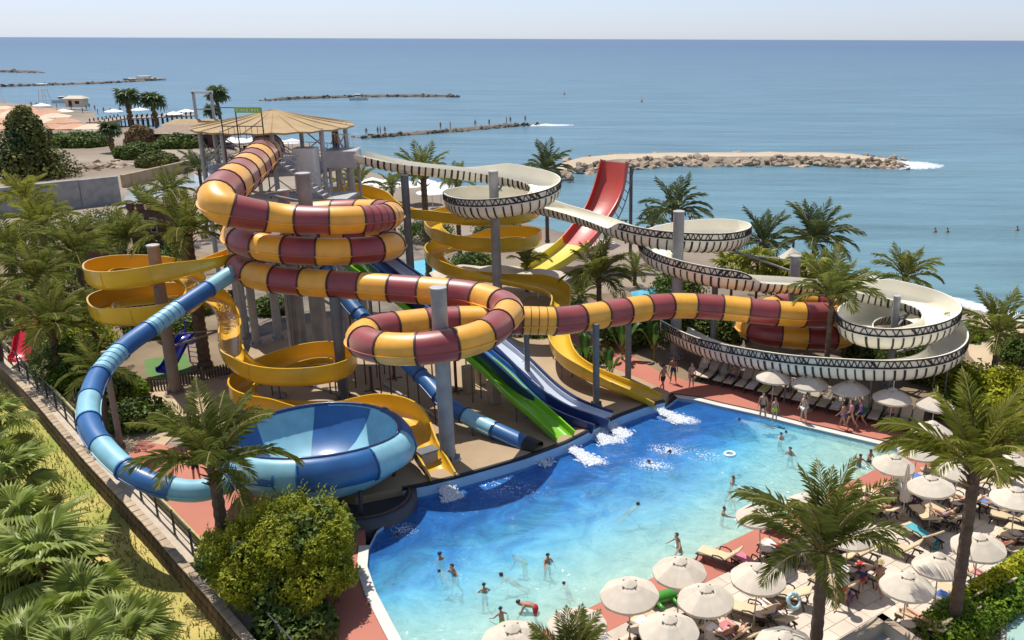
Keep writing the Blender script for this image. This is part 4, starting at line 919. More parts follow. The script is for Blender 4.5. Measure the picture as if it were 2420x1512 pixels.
# ---------------------------------------------------------------- parasols
def parasol_meshes():
    R0 = 1.12; n = 8; me = {}
    # one canopy panel per gore (shared), vent cap, pole, base
    a0, a1 = -math.pi / n, math.pi / n; vs = []; fs = []
    rows = [(.16, .50), (.45, .40), (.80, .21), (R0, 0.0), (R0 * 1.0, -.13)]
    for r, z in rows:
        for a, sag in ((a0, 0), (a0 / 2, -.012), (0, -.02), (a1 / 2, -.012), (a1, 0)):
            rr = r * (1 if abs(a) == abs(a0) else (.985 if abs(a) > .01 else .97) if r > .5 else 1)
            vs.append((rr * math.cos(a), rr * math.sin(a), z + sag * r + (.03 * (abs(a) < .3) if z < 0 else 0)))
    for i in range(4):
        for j in range(4): fs.append((i * 5 + j, i * 5 + j + 1, i * 5 + j + 6, i * 5 + j + 5))
    p = bpy.data.meshes.new('canopy_panel'); p.from_pydata(vs, [], fs); p.materials.append(m_canvas); me['panel'] = p
    mb = MB(); mb.lathe([(.30, .50), (.27, .52), (.12, .60), (.02, .64)], 8); me['vent'] = mb.mesh('vent_cap', m_canvas)
    me['holes'] = MB().box((.30, 0, .478), (.10, .06, .02)).mesh('vent_opening', m_lframe)
    me['pole'] = MB().cyl((0, 0, 0), (0, 0, 2.72), .028, n=8).mesh('pole', m_pole)
    me['base'] = MB().lathe([(.26, 0), (.26, .06), (.07, .10), (.05, .3)], 12).mesh('base', m_concrete)
    mb = MB()
    for k in range(8):
        a = (k + .5) * math.pi / 4; mb.cyl((.05 * math.cos(a), .05 * math.sin(a), .42), (1.05 * math.cos(a), 1.05 * math.sin(a), .0), .014, n=4)
    me['ribs'] = mb.mesh('rib_frame', m_pole)
    return me
PM = parasol_meshes()
def parasol(x, v, label, rz=None, s=1.0, tilt=(0, 0), zc=2.15, zg=.03):
    p = W(x, v, zc + .25); rz = random.uniform(0, .8) if rz is None else rz
    r = empty('parasol', (p.x, p.y, zg), rz, label, 'parasol', 'open cream parasols')
    for k in range(8):
        o = mo('canopy_panel', PM['panel'], r, (0, 0, zc), (tilt[0], tilt[1], k * math.pi / 4) if not any(tilt) else (0, 0, k * math.pi / 4), s)
    vc = mo('vent_cap', PM['vent'], r, (0, 0, zc), None, s); [mo('vent_opening', PM['holes'], vc, (0, 0, .005), (0, 0, k * math.pi / 2 + .4)) for k in range(4)]
    mo('pole', PM['pole'], r); mo('base', PM['base'], r); mo('rib_frame', PM['ribs'], r, (0, 0, zc - .02), None, s)
    r.rotation_euler = (R(random.uniform(-3.5, 3.5)), R(random.uniform(-3.5, 3.5)), rz); q_ = random.uniform(.95, 1.07); r.scale = (q_, q_, 1)
    return r
def parasol_closed(x, v, label, h=2.6, zg=.03):
    p = W(x, v, zg); r = empty('folded_parasol', (p.x, p.y, zg), random.random(), label, 'parasol', 'folded parasols')
    n = 16; vs = []; fs = []
    for z, rad in ((.85, .20), (.9, .24), (1.4, .20), (1.9, .14), (2.3, .09), (2.55, .05), (2.62, .01)):
        for k in range(n): q = rad * (1.0 if k % 2 else .72); vs.append((q * math.cos(2 * math.pi * k / n), q * math.sin(2 * math.pi * k / n), z * h / 2.6))
    for i in range(6):
        for k in range(n): fs.append((i * n + k, i * n + (k + 1) % n, (i + 1) * n + (k + 1) % n, (i + 1) * n + k))
    mk('folded_canopy', vs, fs, m_canvas2, r); mo('pole', PM['pole'], r); mo('base', PM['base'], r)
PARA = [  # photo x, y of canopy, label
 (1827, 884, 'cream parasol at the pool end of the row behind the red deck'), (1915, 897, 'second cream parasol from the pool end behind the red deck'),
 (2012, 912, 'third cream parasol behind the red deck, its cloth drawn into folds'), (2108, 930, 'fourth cream parasol behind the red deck, over the table'), (2206, 948, 'fifth cream parasol behind the red deck, beside the tall palm fronds'),
 (2198, 1008, 'small cream parasol half behind the fronds of the tall palm'), (2162, 1055, 'cream parasol where the red deck meets the terrace'), (2107, 1085, 'cream parasol at the pool corner of the terrace'),
 (2209, 1140, 'cream parasol over the bench left of the tall palm trunk'), (2261, 1102, 'cream parasol tucked behind the tall palm crown'), (2388, 1085, 'cream parasol beyond the tall palm, partly behind fronds'), (2405, 1170, 'cream parasol cut by the right edge of the picture'),
 (1804, 1206, 'cream parasol over the water edge behind the front palm fronds'), (1915, 1180, 'cream parasol hidden behind the front palm crown'), (2005, 1250, 'cream parasol seen through the front palm fronds'),
 (2316, 1276, 'cream parasol behind the tall palm trunk'), (2222, 1329, 'cream parasol next to the tall palm trunk'), (2145, 1373, 'big cream parasol in front of the clipped hedge'),
 (1787, 1350, 'cream parasol beside the front palm, over two loungers'), (1857, 1506, 'cream parasol at the bottom edge beside the front palm trunk'),
 (1604, 1334, 'cream parasol nearest the water on the terrace'), (1489, 1386, 'cream parasol over the red strip by the green float'), (1670, 1403, 'cream parasol between the green float and the front palm'),
 (1362, 1463, 'cream parasol over the pool edge at the bottom'), (1580, 1472, 'cream parasol standing lowest in the middle of the terrace'), (1214, 1497, 'cream parasol at the bottom left end of the terrace'), (1400, 1530, 'cream parasol cut off by the bottom edge')]
for i, (x, v, lb) in enumerate(PARA): parasol(x, v, lb, zg=.03, zc=1.7 if i < 5 else 2.15, s=.95 if i < 5 else .88)
for x, v, lb in ((1668, 888, 'folded cream parasol beside the grey post behind the red deck'), (1752, 900, 'folded cream parasol among the loungers behind the red deck'), (2132, 1225, 'folded beige parasol beside the person in white'), (1900, 1345, 'folded beige parasol left of the front palm')):
    parasol_closed(x, v, lb, 2.7)
# ---------------------------------------------------------------- loungers
def lounger_meshes(cush, frame):
    me = {}
    mb = MB(); w = .32
    for s_ in (-1, 1): mb.tube([(s_ * w, -.95, .30), (s_ * w, .35, .33), (s_ * w, .95, .33)], .04, 5)
    for y in (-.9, -.3, .3, .9): mb.tube([(-w, y, .31), (w, y, .31)], .025, 5)
    me['frame'] = mb.mesh('frame', frame)
    me['leg'] = MB().tube([(.03, -.20, 0), (0, -.10, .29), (0, .10, .29), (.03, .20, 0)], .034, 5).mesh('leg', frame)
    for s_ in (-1, 1):
        mb = MB(); mb.tube([(s_ * .36, -.2, .33), (s_ * .38, -.16, .52), (s_ * .38, .1, .56), (s_ * .37, .3, .50), (s_ * .36, .38, .34)], .032, 5); me['arm%d' % s_] = mb.mesh('armrest', frame)
    mb = MB(); mb.box((0, -.3, .375), (.58, 1.26, .08), bev=.025); me['seat'] = mb.mesh('seat_cushion', cush)
    mb = MB(); mb.box((0, .40, 0), (.58, .80, .08), bev=.025); me['back'] = mb.mesh('backrest_cushion', cush)
    return me
LM = lounger_meshes(m_lcush, m_lframe); LM2 = lounger_meshes(m_lpale, m_lframe)
m_towels = [mat('towel_%s' % n_, c_, .95, .1, 6) for n_, c_ in (('white', (.75, .74, .72)), ('green', (.05, .32, .16)), ('yellow', (.55, .55, .10)), ('pink', (.55, .18, .25)), ('teal', (.08, .36, .42)), ('blue', (.10, .18, .45)))]
towel_me = [MB().box((0, -.25, .425), (.5, 1.0, .02), bev=.006).mesh('towel', q) for q in m_towels]
def lounger(p, rz, label, group, M_=None, back=38, towel=None, cat='lounger', tl=None):
    M_ = M_ or LM; r = empty('sun_lounger', (p.x, p.y, .03), rz, label, cat, group)
    fr0 = mo('frame', M_['frame'], r); [mo('leg', M_['leg'], fr0, (sx * .32, sy, 0), (0, 0, 0), (sx, 1, 1)) for sx in (-1, 1) for sy in (-.72, .68)]; mo('armrest', M_['arm-1'], r); mo('armrest', M_['arm1'], r)
    mo('seat_cushion', M_['seat'], r); mo('backrest_cushion', M_['back'], r, (0, .33, .385), (R(back), 0, 0))
    if towel is not None:
        t = mo('towel', towel_me[towel], None, (p.x, p.y, .03), (0, 0, rz)); tag(t, TOWEL_L[towel] + ' ' + tl, 'towel')
    return r
TOWEL_L = ['white towel', 'green towel', 'yellow towel', 'pink towel', 'teal towel', 'blue towel']
ORD = 'first second third fourth fifth sixth seventh eighth ninth tenth eleventh twelfth thirteenth fourteenth fifteenth sixteenth seventeenth eighteenth nineteenth twentieth'.split()
# back row: feet towards the pool
A0 = W(1652, 893, .03); A1 = W(2165, 1020, .03); LOUNGE_SPOTS = {}
for k in range(19):
    t = k / 18 + random.uniform(-.006, .006); p = A0.lerp(A1, t); p = p + Vector((.1, .35, 0))
    tw = {5: 0, 6: 2, 9: 0, 12: 0, 14: 1, 3: None}.get(k)
    lounger(p, R(-28 + random.uniform(-4, 4)), '%s pale lounger from the pool end of the row behind the red deck' % ORD[k], 'loungers behind the red deck', LM2, random.choice((38, 45, 50)), tw, tl='on the %s lounger of the row behind the red deck' % ORD[k])
    LOUNGE_SPOTS[k] = p
# terrace: loungers by pairs either side of each parasol
m_table = mat('table_top', (.52, .42, .32), .6, .1)
table_me = MB().lathe([(.28, .46), (.28, .50), (.001, .50)], 14).mesh('table_top', m_table); tleg_me = MB().cyl((0, 0, 0), (0, 0, .47), .03, n=6).lathe([(.2, 0), (.2, .03), (.03, .04)], 10).mesh('leg', m_lframe)
TERR = []
pn = {8: 'under the parasol left of the tall palm trunk', 6: 'where the red deck meets the terrace', 7: 'at the pool corner of the terrace', 9: 'behind the tall palm crown', 10: 'beyond the tall palm', 11: 'at the right edge of the picture', 12: 'at the water edge behind the front palm fronds', 13: 'behind the front palm crown', 14: 'seen through the front palm fronds', 15: 'behind the tall palm trunk', 16: 'next to the tall palm trunk', 17: 'in front of the clipped hedge', 18: 'beside the front palm', 19: 'at the bottom edge beside the front palm trunk', 20: 'under the parasol nearest the water', 21: 'by the green float', 22: 'between the green float and the front palm', 23: 'under the lowest parasol by the pool', 24: 'under the lowest parasol in the middle of the terrace'}
for i, where in pn.items():
    x, v, lb = PARA[i]; c = W(x, v, 2.4); c.z = .03
    rzl = math.atan2(ta.y, ta.x)                      # along the pool edge
    u = Vector((ta.x, ta.y, 0)); w = Vector((tb.x, tb.y, 0))
    r = empty('side_table', (c.x + .36 * u.x, c.y + .36 * u.y, .03), 0, 'small round table ' + where, 'table', 'small tables on the terrace'); mo('table_top', table_me, r); mo('leg', tleg_me, r)
    for s_, nm in ((-1, 'slide side'), (1, 'beach side')):
        jit = Vector((random.uniform(-.1, .1), random.uniform(-.1, .1), 0))
        p = c + u * (s_ * .95) + jit + w * .15
        lounger(p, rzl - math.pi * (1.0 if False else 0) + math.pi + R(random.uniform(-10, 10)) + R(0), 'tan lounger %s, %s' % (where, nm), 'brown loungers on the terrace', LM, random.choice((25, 40, 52)), random.choice((None, None, None, 0, 3, 5)) if i not in (8,) else (4 if s_ < 0 else None), tl='on lounger %s, %s' % (where, nm))
        TERR.append((i, s_, p))
extra = [(2390, 1240, 25, 'brown lounger at the far right edge beyond the tall palm'), (2410, 1290, 20, 'brown lounger below the one at the far right edge'), (2030, 1215, 10, 'brown lounger between the front palm and the folded parasol'), (2060, 1180, 10, 'brown lounger beside the teal towel near the pool corner'), (2180, 1235, -30, 'brown lounger where a person sits beside the tall palm trunk'), (2120, 1310, 15, 'brown lounger in the open between two parasols and palm fronds'), (1960, 1330, 12, 'brown lounger right behind the front palm trunk'), (2020, 1320, 12, 'brown lounger right of the front palm crown'), (1700, 1330, 20, 'brown lounger on the red strip right of the nearest parasol'), (1850, 1262, 20, 'brown lounger on the red strip below the front palm fronds'), (2290, 1150, 10, 'brown lounger behind the tall palm crown in the sun'), (2350, 1130, 15, 'brown lounger far behind the tall palm'), (2250, 1190, 10, 'brown lounger between the tall palm and its neighbour parasol'), (1850, 1420, 30, 'brown lounger left of the front palm trunk'), (1770, 1460, 25, 'brown lounger under the people left of the front palm trunk')]
for x, v, a, lb in extra:
    lounger(W(x, v, .03), math.atan2(ta.y, ta.x) + math.pi + R(a), lb, 'brown loungers on the terrace', LM, random.choice((30, 45)))
# ---------------------------------------------------------------- green inflatable crocodile, swim ring, parapet, little pool
g_ = W(1565, 1425, .06); r_ = empty('inflatable_float', (g_.x, g_.y, .06), .5, 'green inflatable float lying beside the parasols', 'float')
m_croc = mat('float_green', (.06, .30, .03), .3, .1, coat=.4)
MB().tube([(-.9, 0, .2), (-.6, .02, .24), (-.2, .03, .28), (.3, .02, .26), (.7, 0, .2), (.95, 0, .14)], [.06, .17, .24, .24, .16, .06], 10).build('body', m_croc, r_, True)
for s_ in (-1, 1):
    for x in (-.3, .35): MB().tube([(x, s_ * .18, .2), (x + .05, s_ * .42, .12), (x + .12, s_ * .5, .1)], [.09, .08, .05], 8).build('fin', m_croc, r_, True)
ring = MB(); nt_ = 24; RS_ = .62
for q in range(1): ring.tube([(.42 * RS_ * math.cos(2 * math.pi * k / nt_), .42 * RS_ * math.sin(2 * math.pi * k / nt_), 0) for k in range(nt_ + 1)], .13 * RS_, 10)
p = W(1724, 1074, WATER_Z); o = ring.build('swim_ring', mat('swim_ring_white', (.72, .78, .78), .35, .05, coat=.3), None, True, (p.x, p.y, WATER_Z + .03)); tag(o, 'white swim ring floating alone on the pool', 'swim ring')
# ---------------------------------------------------------------- palms
def frond_mesh(name, mt, rise, droop, L_=1.0, nl=26, width=.16, leaflen=.34, seed=0):
    """pinnate leaf of length 1 along +X: arched midrib with narrow leaflets in two rows"""
    rnd = random.Random(seed); P = []; a = rise; x = z = 0.0; N_ = 14
    for i in range(N_ + 1):
        P.append(Vector((x, 0, z))); a2 = R(a); x += math.cos(a2) / N_; z += math.sin(a2) / N_; a -= droop / N_ * (0.5 + i / N_)
    mb = MB(); mb.tube(P[::2], [.012 * (1 - .8 * i / 7) + .003 for i in range(8)], 4, 1)
    for k in range(nl):
        t = .10 + .90 * (k + .5) / nl; f = t * N_; i = min(N_ - 1, int(f)); p = P[i].lerp(P[i + 1], f - i); d = (P[i + 1] - P[i]).normalized()
        up = Vector((0, 1, 0)).cross(d) * -1
        l = leaflen * (math.sin(math.pi * min(1, t * .92 + .10)) ** .7) * rnd.uniform(.85, 1.1); ang = R(58 - 30 * t + rnd.uniform(-6, 6)); w = .27 / nl
        for s_ in (-1, 1):
            v = (d * math.cos(ang) + Vector((0, s_, 0)) * math.sin(ang) + up * (.30 - .55 * t * rnd.uniform(.3, 1.2)) + Vector((0, 0, -.10 * rnd.random()))).normalized()
            sd_ = d.cross(v).normalized().cross(v) * w; m_ = p + v * l * .5; e = p + v * l + Vector((0, 0, -l * .22))
            mb.add([p, m_ + sd_, e, m_ - sd_], [(0, 1, 2), (0, 2, 3)], 0)
    return mb.mesh(name, [mt, m_stalk])
FR = {}
for key, mt in (('g', m_frond), ('b', m_frondb), ('y', m_frondy)):
    FR[key] = [frond_mesh('frond', mt, r_, d_, nl=40, leaflen=.27, seed=i) for i, (r_, d_) in enumerate(((80, 40), (68, 62), (55, 85), (40, 100), (22, 95), (2, 80)))]
FRL = {}
for key, mt in (('g', m_frond), ('b', m_frondb), ('y', m_frondy)):
    FRL[key] = [frond_mesh('frond', mt, r_, d_, nl=20, leaflen=.30, seed=i) for i, (r_, d_) in enumerate(((80, 40), (66, 65), (52, 90), (36, 105), (18, 100), (0, 80)))]
    for me in FRL[key]:
        for v in me.vertices: pass
def trunk_mesh(h, r0, r1, lean=(0, 0), n=10):
    mb = MB(); P = []; rr = []; k = max(6, int(h / .22))
    for i in range(k + 1):
        t = i / k; P.append((lean[0] * t * t, lean[1] * t * t, h * t)); rr.append((r0 + (r1 - r0) * t) * (1.0 if i % 2 else .88) * (1.25 if t < .04 else 1))
    mb.tube(P, rr, n)
    return mb.mesh('trunk', m_bark)
def date_palm(x, v, Y, fl, nf, key, label, tr=.24, zg=-.05, lean=(0, 0), near=False, dry=True, up=0.0):
    c = WY(x, v, Y); h = max(.4, c.z - zg); root = empty('palm_tree', (c.x - lean[0], Y - lean[1], zg), random.uniform(0, 6), label, 'palm tree', 'feathery palms')
    root.rotation_euler = (0, 0, 0)
    mo('trunk', trunk_mesh(h, tr, tr * .85, lean), root)
    if dry:
        mb = MB(); rb = random.Random(int(x))
        for k in range(26 if near else 14):
            a = rb.uniform(0, 6.28); z = h - rb.uniform(.0, .75); d = Vector((math.cos(a), math.sin(a), .75)); b = Vector((lean[0], lean[1], z)) + Vector((math.cos(a), math.sin(a), 0)) * tr * .7
            mb.cyl(b, b + d * rb.uniform(.22, .42), .05, .02, n=4)
        o = mb.build('leaf_boots', m_skirt, root); o['kind'] = 'stuff'
    src = FR[key] if near else FRL[key]; rd = random.Random(int(x * 7 + v))
    nf = int(nf * .8)
    for k in range(nf):
        t = k / nf; a = k * 2.39996 + rd.uniform(-.4, .4); idx = min(5, int((t + rd.uniform(-.1, .1)) * (5.2 - up)) if t > 0 else 0); idx = max(0, idx)
        s = fl * rd.uniform(.8, 1.12) * (.95 if idx == 0 else 1)
        mo('frond', src[idx], root, (lean[0] + math.cos(a) * tr * .3, lean[1] + math.sin(a) * tr * .3, h - .12 + .15 * (1 - t)), (rd.uniform(-.15, .15), rd.uniform(-.15, .15), a), (s, s * (1.0), s))
    return root
date_palm(1946, 1300, 24.6, 3.5, 21, 'g', 'tall palm whose trunk leaves the bottom edge among the parasols', .24, near=True, up=1.2)
date_palm(2303, 1112, 27.4, 3.8, 26, 'y', 'tall palm with dark bare trunk rising from the clipped hedge', .25, near=True, up=1.0)
date_palm(503, 1100, 30.6, 3.6, 26, 'g', 'palm beside the bowl slide with a shaggy trunk', .27, near=True, up=.6)
date_palm(1350, 1590, 22.5, 2.3, 24, 'g', 'palm whose frond tips only show at the bottom edge', .22, near=True, up=1.6)
date_palm(2360, 790, 51.5, 3.6, 26, 'g', 'palm above the sandy path by the shore', .22)
date_palm(2138, 655, 63, 3.3, 22, 'g', 'palm between the sea and the lowest cream coil', .2)
date_palm(1965, 705, 50.6, 3.4, 26, 'g', 'palm growing through the gap in front of the cream slide straight', .2, up=.8)
date_palm(1925, 570, 72, 4.2, 30, 'b', 'large spreading palm against the sea beside the grey post', .24)
date_palm(1803, 575, 75, 3.6, 24, 'b', 'smaller palm left of the large spreading palm against the sea', .2)
date_palm(1590, 502, 84, 4.2, 26, 'b', 'palm behind the tall post of the middle cream coil', .2)
date_palm(1540, 530, 90, 2.4, 20, 'b', 'pale palm beside the foot of the red ramp post', .2)
date_palm(1415, 655, 61, 3.1, 30, 'g', 'wide palm in front of the yellow foot of the ramp', .22)
date_palm(1370, 700, 66, 2.2, 20, 'g', 'low palm beside the lemon slide outlet bend', .2)
date_palm(1243, 625, 73, 2.6, 22, 'g', 'slender palm between the lemon coil and the ramp', .14, up=1.5)
date_palm(1290, 402, 92, 3.4, 26, 'b', 'palm rising behind the upper cream coil against the breakwater', .22)
date_palm(1000, 420, 78, 3.4, 26, 'g', 'thick palm behind the first run of the cream slide', .33, up=.8)
date_palm(1078, 432, 84, 2.4, 22, 'g', 'palm left of the tall post behind the upper cream coil', .26, up=.8)
date_palm(925, 442, 92, 2.0, 20, 'g', 'thin palm between the dark post and the start of the lemon slide', .16)
date_palm(848, 435, 82, 2.6, 22, 'g', 'palm beside the launch box of the cream slide', .2, up=.8)
date_palm(746, 430, 84, 2.2, 18, 'g', 'palm behind the thick post of the spiral', .2)
date_palm(440, 552, 54.5, 3.6, 32, 'g', 'big palm with thick dark trunk left of the burgundy spiral', .42)
date_palm(470, 400, 96, 3.0, 20, 'b', 'palm below the tower roof beside its columns', .2)
date_palm(290, 572, 78, 3.6, 30, 'g', 'palm in front of the brick castle', .24, up=.6)
date_palm(95, 535, 70, 3.4, 30, 'y', 'palm in front of the grey canal wall', .26, up=.4)
date_palm(20, 600, 62, 3.4, 26, 'g', 'palm cut by the left edge above the boardwalk', .26)
date_palm(85, 660, 60, 3.4, 30, 'g', 'broad palm left of the castle', .28)
date_palm(120, 775, 51, 3.4, 32, 'g', 'broad palm beside the mustard coil and the red play slide', .28)
date_palm(215, 745, 54, 2.2, 18, 'g', 'small palm touching the lower mustard coil', .18)
date_palm(180, 600, 66, 3.6, 30, 'g', 'palm between the castle and the broad palms on the left', .26)
date_palm(345, 500, 88, 3.4, 28, 'g', 'palm beyond the castle keep', .26)
date_palm(60, 470, 84, 3.4, 28, 'y', 'palm whose crown overlaps the grey canal wall', .26)
date_palm(-30, 720, 54, 3.4, 28, 'g', 'palm at the left edge beside the red play slide', .26)
date_palm(400, 455, 92, 3.2, 26, 'g', 'palm in front of the beige canal wall', .24)
date_palm(230, 880, 44, 2.4, 20, 'g', 'small palm under the descending blue tube', .2)
date_palm(1500, 640, 75, 2.2, 18, 'g', 'short palm behind the burgundy tube beside the red deck path', .18)
date_palm(1950, 650, 66, 2.6, 22, 'y', 'yellowish palm behind the long cream straight', .2)
# ---------------------------------------------------------------- fan palms
def fan_mesh(name, mt, fold=.10, droop=.25, n=26, spread=290, seed=0, stalk=.9):
    rnd = random.Random(seed); mb = MB(); mb.tube([(0, 0, 0), (stalk * .5, 0, .06), (stalk, 0, 0)], [.022, .018, .012], 4, 1)
    for k in range(n):
        a0 = R(-spread / 2 + spread * k / n); a1 = R(-spread / 2 + spread * (k + 1) / n); am = (a0 + a1) / 2; l = .82 * (1 - .18 * abs(am / R(spread / 2)) ** 2) * rnd.uniform(.93, 1.05); o = Vector((stalk, 0, 0))
        i0_ = o; r1 = l * .62; z1 = -.02 - droop * .15
        p0 = o + Vector((r1 * math.cos(a0), r1 * math.sin(a0), z1 - fold * .5)); pm = o + Vector((r1 * math.cos(am), r1 * math.sin(am), z1 + fold * .5)); p1 = o + Vector((r1 * math.cos(a1), r1 * math.sin(a1), z1 - fold * .5))
        tip = o + Vector((l * math.cos(am), l * math.sin(am), z1 - droop * rnd.uniform(.5, 1.2)))
        mb.add([i0_, p0, pm, p1, tip], [(0, 1, 2), (0, 2, 3), (1, 4, 2), (2, 4, 3)], 0)
    return mb.mesh(name, [mt, m_stalk])
FAN = [fan_mesh('fan_leaf', m_fan, .09, .22, seed=1), fan_mesh('fan_leaf', m_fan, .09, .45, seed=2), fan_mesh('fan_leaf', m_fan, .10, .6, spread=250, seed=3)]
FANFAR = [fan_mesh('fan_leaf', m_frondb, .08, .4, n=11, seed=4, stalk=.7), fan_mesh('fan_leaf', m_frondb, .08, .6, n=11, seed=5, stalk=.7)]
FANY = [fan_mesh('fan_leaf', m_frondy, .08, .3, n=16, seed=6), fan_mesh('fan_leaf', m_frondy, .08, .5, n=16, seed=7)]
def fan_palm(p, h, s, nl, label, src=None, tr=.2, skirt=False, group='fan palms'):
    src = src or FAN; root = empty('fan_palm', tuple(p), random.uniform(0, 6), label, 'palm tree', group)
    mo('trunk', trunk_mesh(h, tr, tr * .9), root)
    if skirt:
        mb = MB(); rd = random.Random(int(p[0] * 10))
        for k in range(60):
            a = rd.uniform(0, 6.28); z = h - rd.uniform(.2, 3.6); r_ = .25 + .5 * min(1, (z - h + 3.8) / 3.2); b = Vector((math.cos(a) * .15, math.sin(a) * .15, z + .5)); e = Vector((math.cos(a) * r_, math.sin(a) * r_, z - .5)); sdv = Vector((-math.sin(a), math.cos(a), 0)) * .28
            mb.add([b, e + sdv, e - sdv + Vector((0, 0, .1))], [(0, 1, 2)])
        o = mb.build('dry_skirt', m_skirt, root); o['kind'] = 'stuff'
    rd = random.Random(int(p[0] * 100))
    for k in range(nl):
        t = k / nl; a = k * 2.39996; el = R(80 - 105 * t + rd.uniform(-10, 10)); ss = s * rd.uniform(.85, 1.15) * (.8 if t < .15 else 1)
        mo('fan_leaf', src[k % len(src)], root, (0, 0, h), (rd.uniform(-.4, .4), -el, a), ss)
    return root
for x, v, Y, z, s, nl, lb in ((105, 1345, 30.5, .3, 1.55, 26, 'big fan palm in the dry grass below the garden wall'), (300, 1530, 25.5, .4, 1.2, 22, 'fan palm at the bottom edge beside the garden wall'), (15, 1135, 37, .3, 1.3, 20, 'fan palm at the left edge farther up the dry grass'), (60, 1560, 24.5, .3, 1.2, 20, 'fan palm in the bottom corner of the dry grass'), (-60, 1370, 30, .3, 1.3, 16, 'fan palm cut by the left edge behind the big one'), (-10, 990, 44, .3, 1.1, 14, 'small fan palm beside the top of the garden wall'), (205, 1440, 28, .2, 1.1, 18, 'fan palm between the big one and the garden wall'), (35, 1250, 33.5, .3, 1.3, 20, 'fan palm above the big one at the left edge'), (170, 1590, 23.6, .3, 1.2, 20, 'fan palm low in the corner between two others'), (-40, 1120, 38, .3, 1.3, 16, 'fan palm cut by the left edge farther up'), (500, 1660, 22.5, .0, 1.1, 14, 'fan palm whose single leaf shows beside the wall foot')):
    p = WY(x, v, Y); fan_palm((p.x, Y, -.55), max(.3, p.z + .55), s, nl, lb, tr=.25)
for x, v, Y, h0, s, lb in ((300, 232, 184, 0, 2.0, 'tall fan palm on the beach, left one of two'), (361, 240, 186, 0, 1.9, 'tall fan palm on the beach, right one of two'), (258, 308, 168, 0, 1.6, 'short stocky fan palm in front of the two tall ones'), (512, 226, 240, 0, 2.2, 'fan palm beside the white gate frame on the far beach'), (500, 262, 236, 0, 1.6, 'low fan palm beneath the white gate frame')):
    p = WY(x, v, Y); zg = -1.0; fan_palm((p.x, Y, zg), p.z - zg, s, 26, lb, FANFAR, .3, True, 'far fan palms')
for x, v, Y, s, lb in ((1790, 625, 66, 1.3, 'bright fan plant behind the middle cream coil'), (1730, 632, 67, 1.1, 'bright fan plant under the middle cream coil'), (1840, 640, 65, 1.1, 'bright fan plant beside the grey post by the shore'), (1905, 640, 64, 1.2, 'bright fan plant right of the grey post by the shore')):
    p = WY(x, v, Y); fan_palm((p.x, Y, -.1), max(.2, p.z), s, 16, lb, FANY, .12, False, 'bright fan plants')
# ---------------------------------------------------------------- leafy masses
def leaf_cloud(name, clumps, n, size, mt, parent, seed=0, up=.35, elong=1.6):
    rs = np.random.RandomState(seed); V = []; 
    for (cx, cy, cz, rx, rz) in clumps:
        d = rs.normal(size=(n, 3)); d /= np.linalg.norm(d, axis=1)[:, None]; rad = rs.uniform(.55, 1.0, (n, 1)) ** .5
        P = d * rad * np.array([rx, rx, rz]) + np.array([cx, cy, cz])
        nrm = d + np.array([0, 0, up]) + rs.normal(size=(n, 3)) * .55; nrm /= np.linalg.norm(nrm, axis=1)[:, None]
        t = np.cross(nrm, rs.normal(size=(n, 3))); t /= np.linalg.norm(t, axis=1)[:, None] + 1e-9; b = np.cross(nrm, t)
        s = size * rs.uniform(.6, 1.3, (n, 1))
        V.append(np.stack([P - t * s * elong * .5, P + b * s * .5, P + t * s * elong * .5, P - b * s * .5], 1))
    V = np.concatenate(V).reshape(-1, 3); q = len(V) // 4
    me = bpy.data.meshes.new(name); me.vertices.add(len(V)); me.vertices.foreach_set('co', V.ravel()); me.loops.add(len(V)); me.loops.foreach_set('vertex_index', np.arange(len(V)))
    me.polygons.add(q); me.polygons.foreach_set('loop_start', np.arange(q) * 4); me.polygons.foreach_set('loop_total', np.full(q, 4)); me.materials.append(mt); me.update(calc_edges=True)
    o = mo(name, me, parent); return o
def bush(c, rx, ry, rz, label, mt=None, n=40, leaves=120, size=.16, seed=0, stem=True, cat='shrub', nm='shrub', group=None, crown_z=None, shape='dome'):
    rs = random.Random(seed); root = empty(nm, tuple(c), 0, label, cat, group); cl = []
    for k in range(n):
        a = k * 2.39996 + rs.uniform(-.3, .3); t = (k + .5) / n
        if shape == 'dome': el = math.asin(max(-.25, min(1, -.25 + 1.25 * t))); q = rs.uniform(.62, .86); x, y, z = rx * q * math.cos(el) * math.cos(a), ry * q * math.cos(el) * math.sin(a), rz * .35 + rz * .62 * q * math.sin(el) * 1.05
        else: z = rz * t; q = (1 - t) ** .8 * rs.uniform(.55, .9) + .05; x, y = rx * q * math.cos(a), ry * q * math.sin(a)
        cr_ = (rx + ry + rz) / 3 * rs.uniform(.26, .40) * (1 if shape == 'dome' else (1.1 - .6 * t)); cl.append((x, y, max(cr_ * .5, z), cr_, cr_ * rs.uniform(.8, 1.15)))
    leaf_cloud('crown', cl, leaves, size, mt or m_shrub, root, seed)
    if stem:
        mb = MB(); rs = random.Random(seed + 5)
        for k in range(7):
            q = cl[rs.randrange(len(cl))]; mb.tube([(rs.uniform(-.1, .1), rs.uniform(-.1, .1), 0), (q[0] * .4, q[1] * .4, q[2] * .5), (q[0], q[1], q[2])], [.09 * rx / 2.5 + .02, .05, .015], 5)
        mb.build('trunk', m_wood, root)
    return root
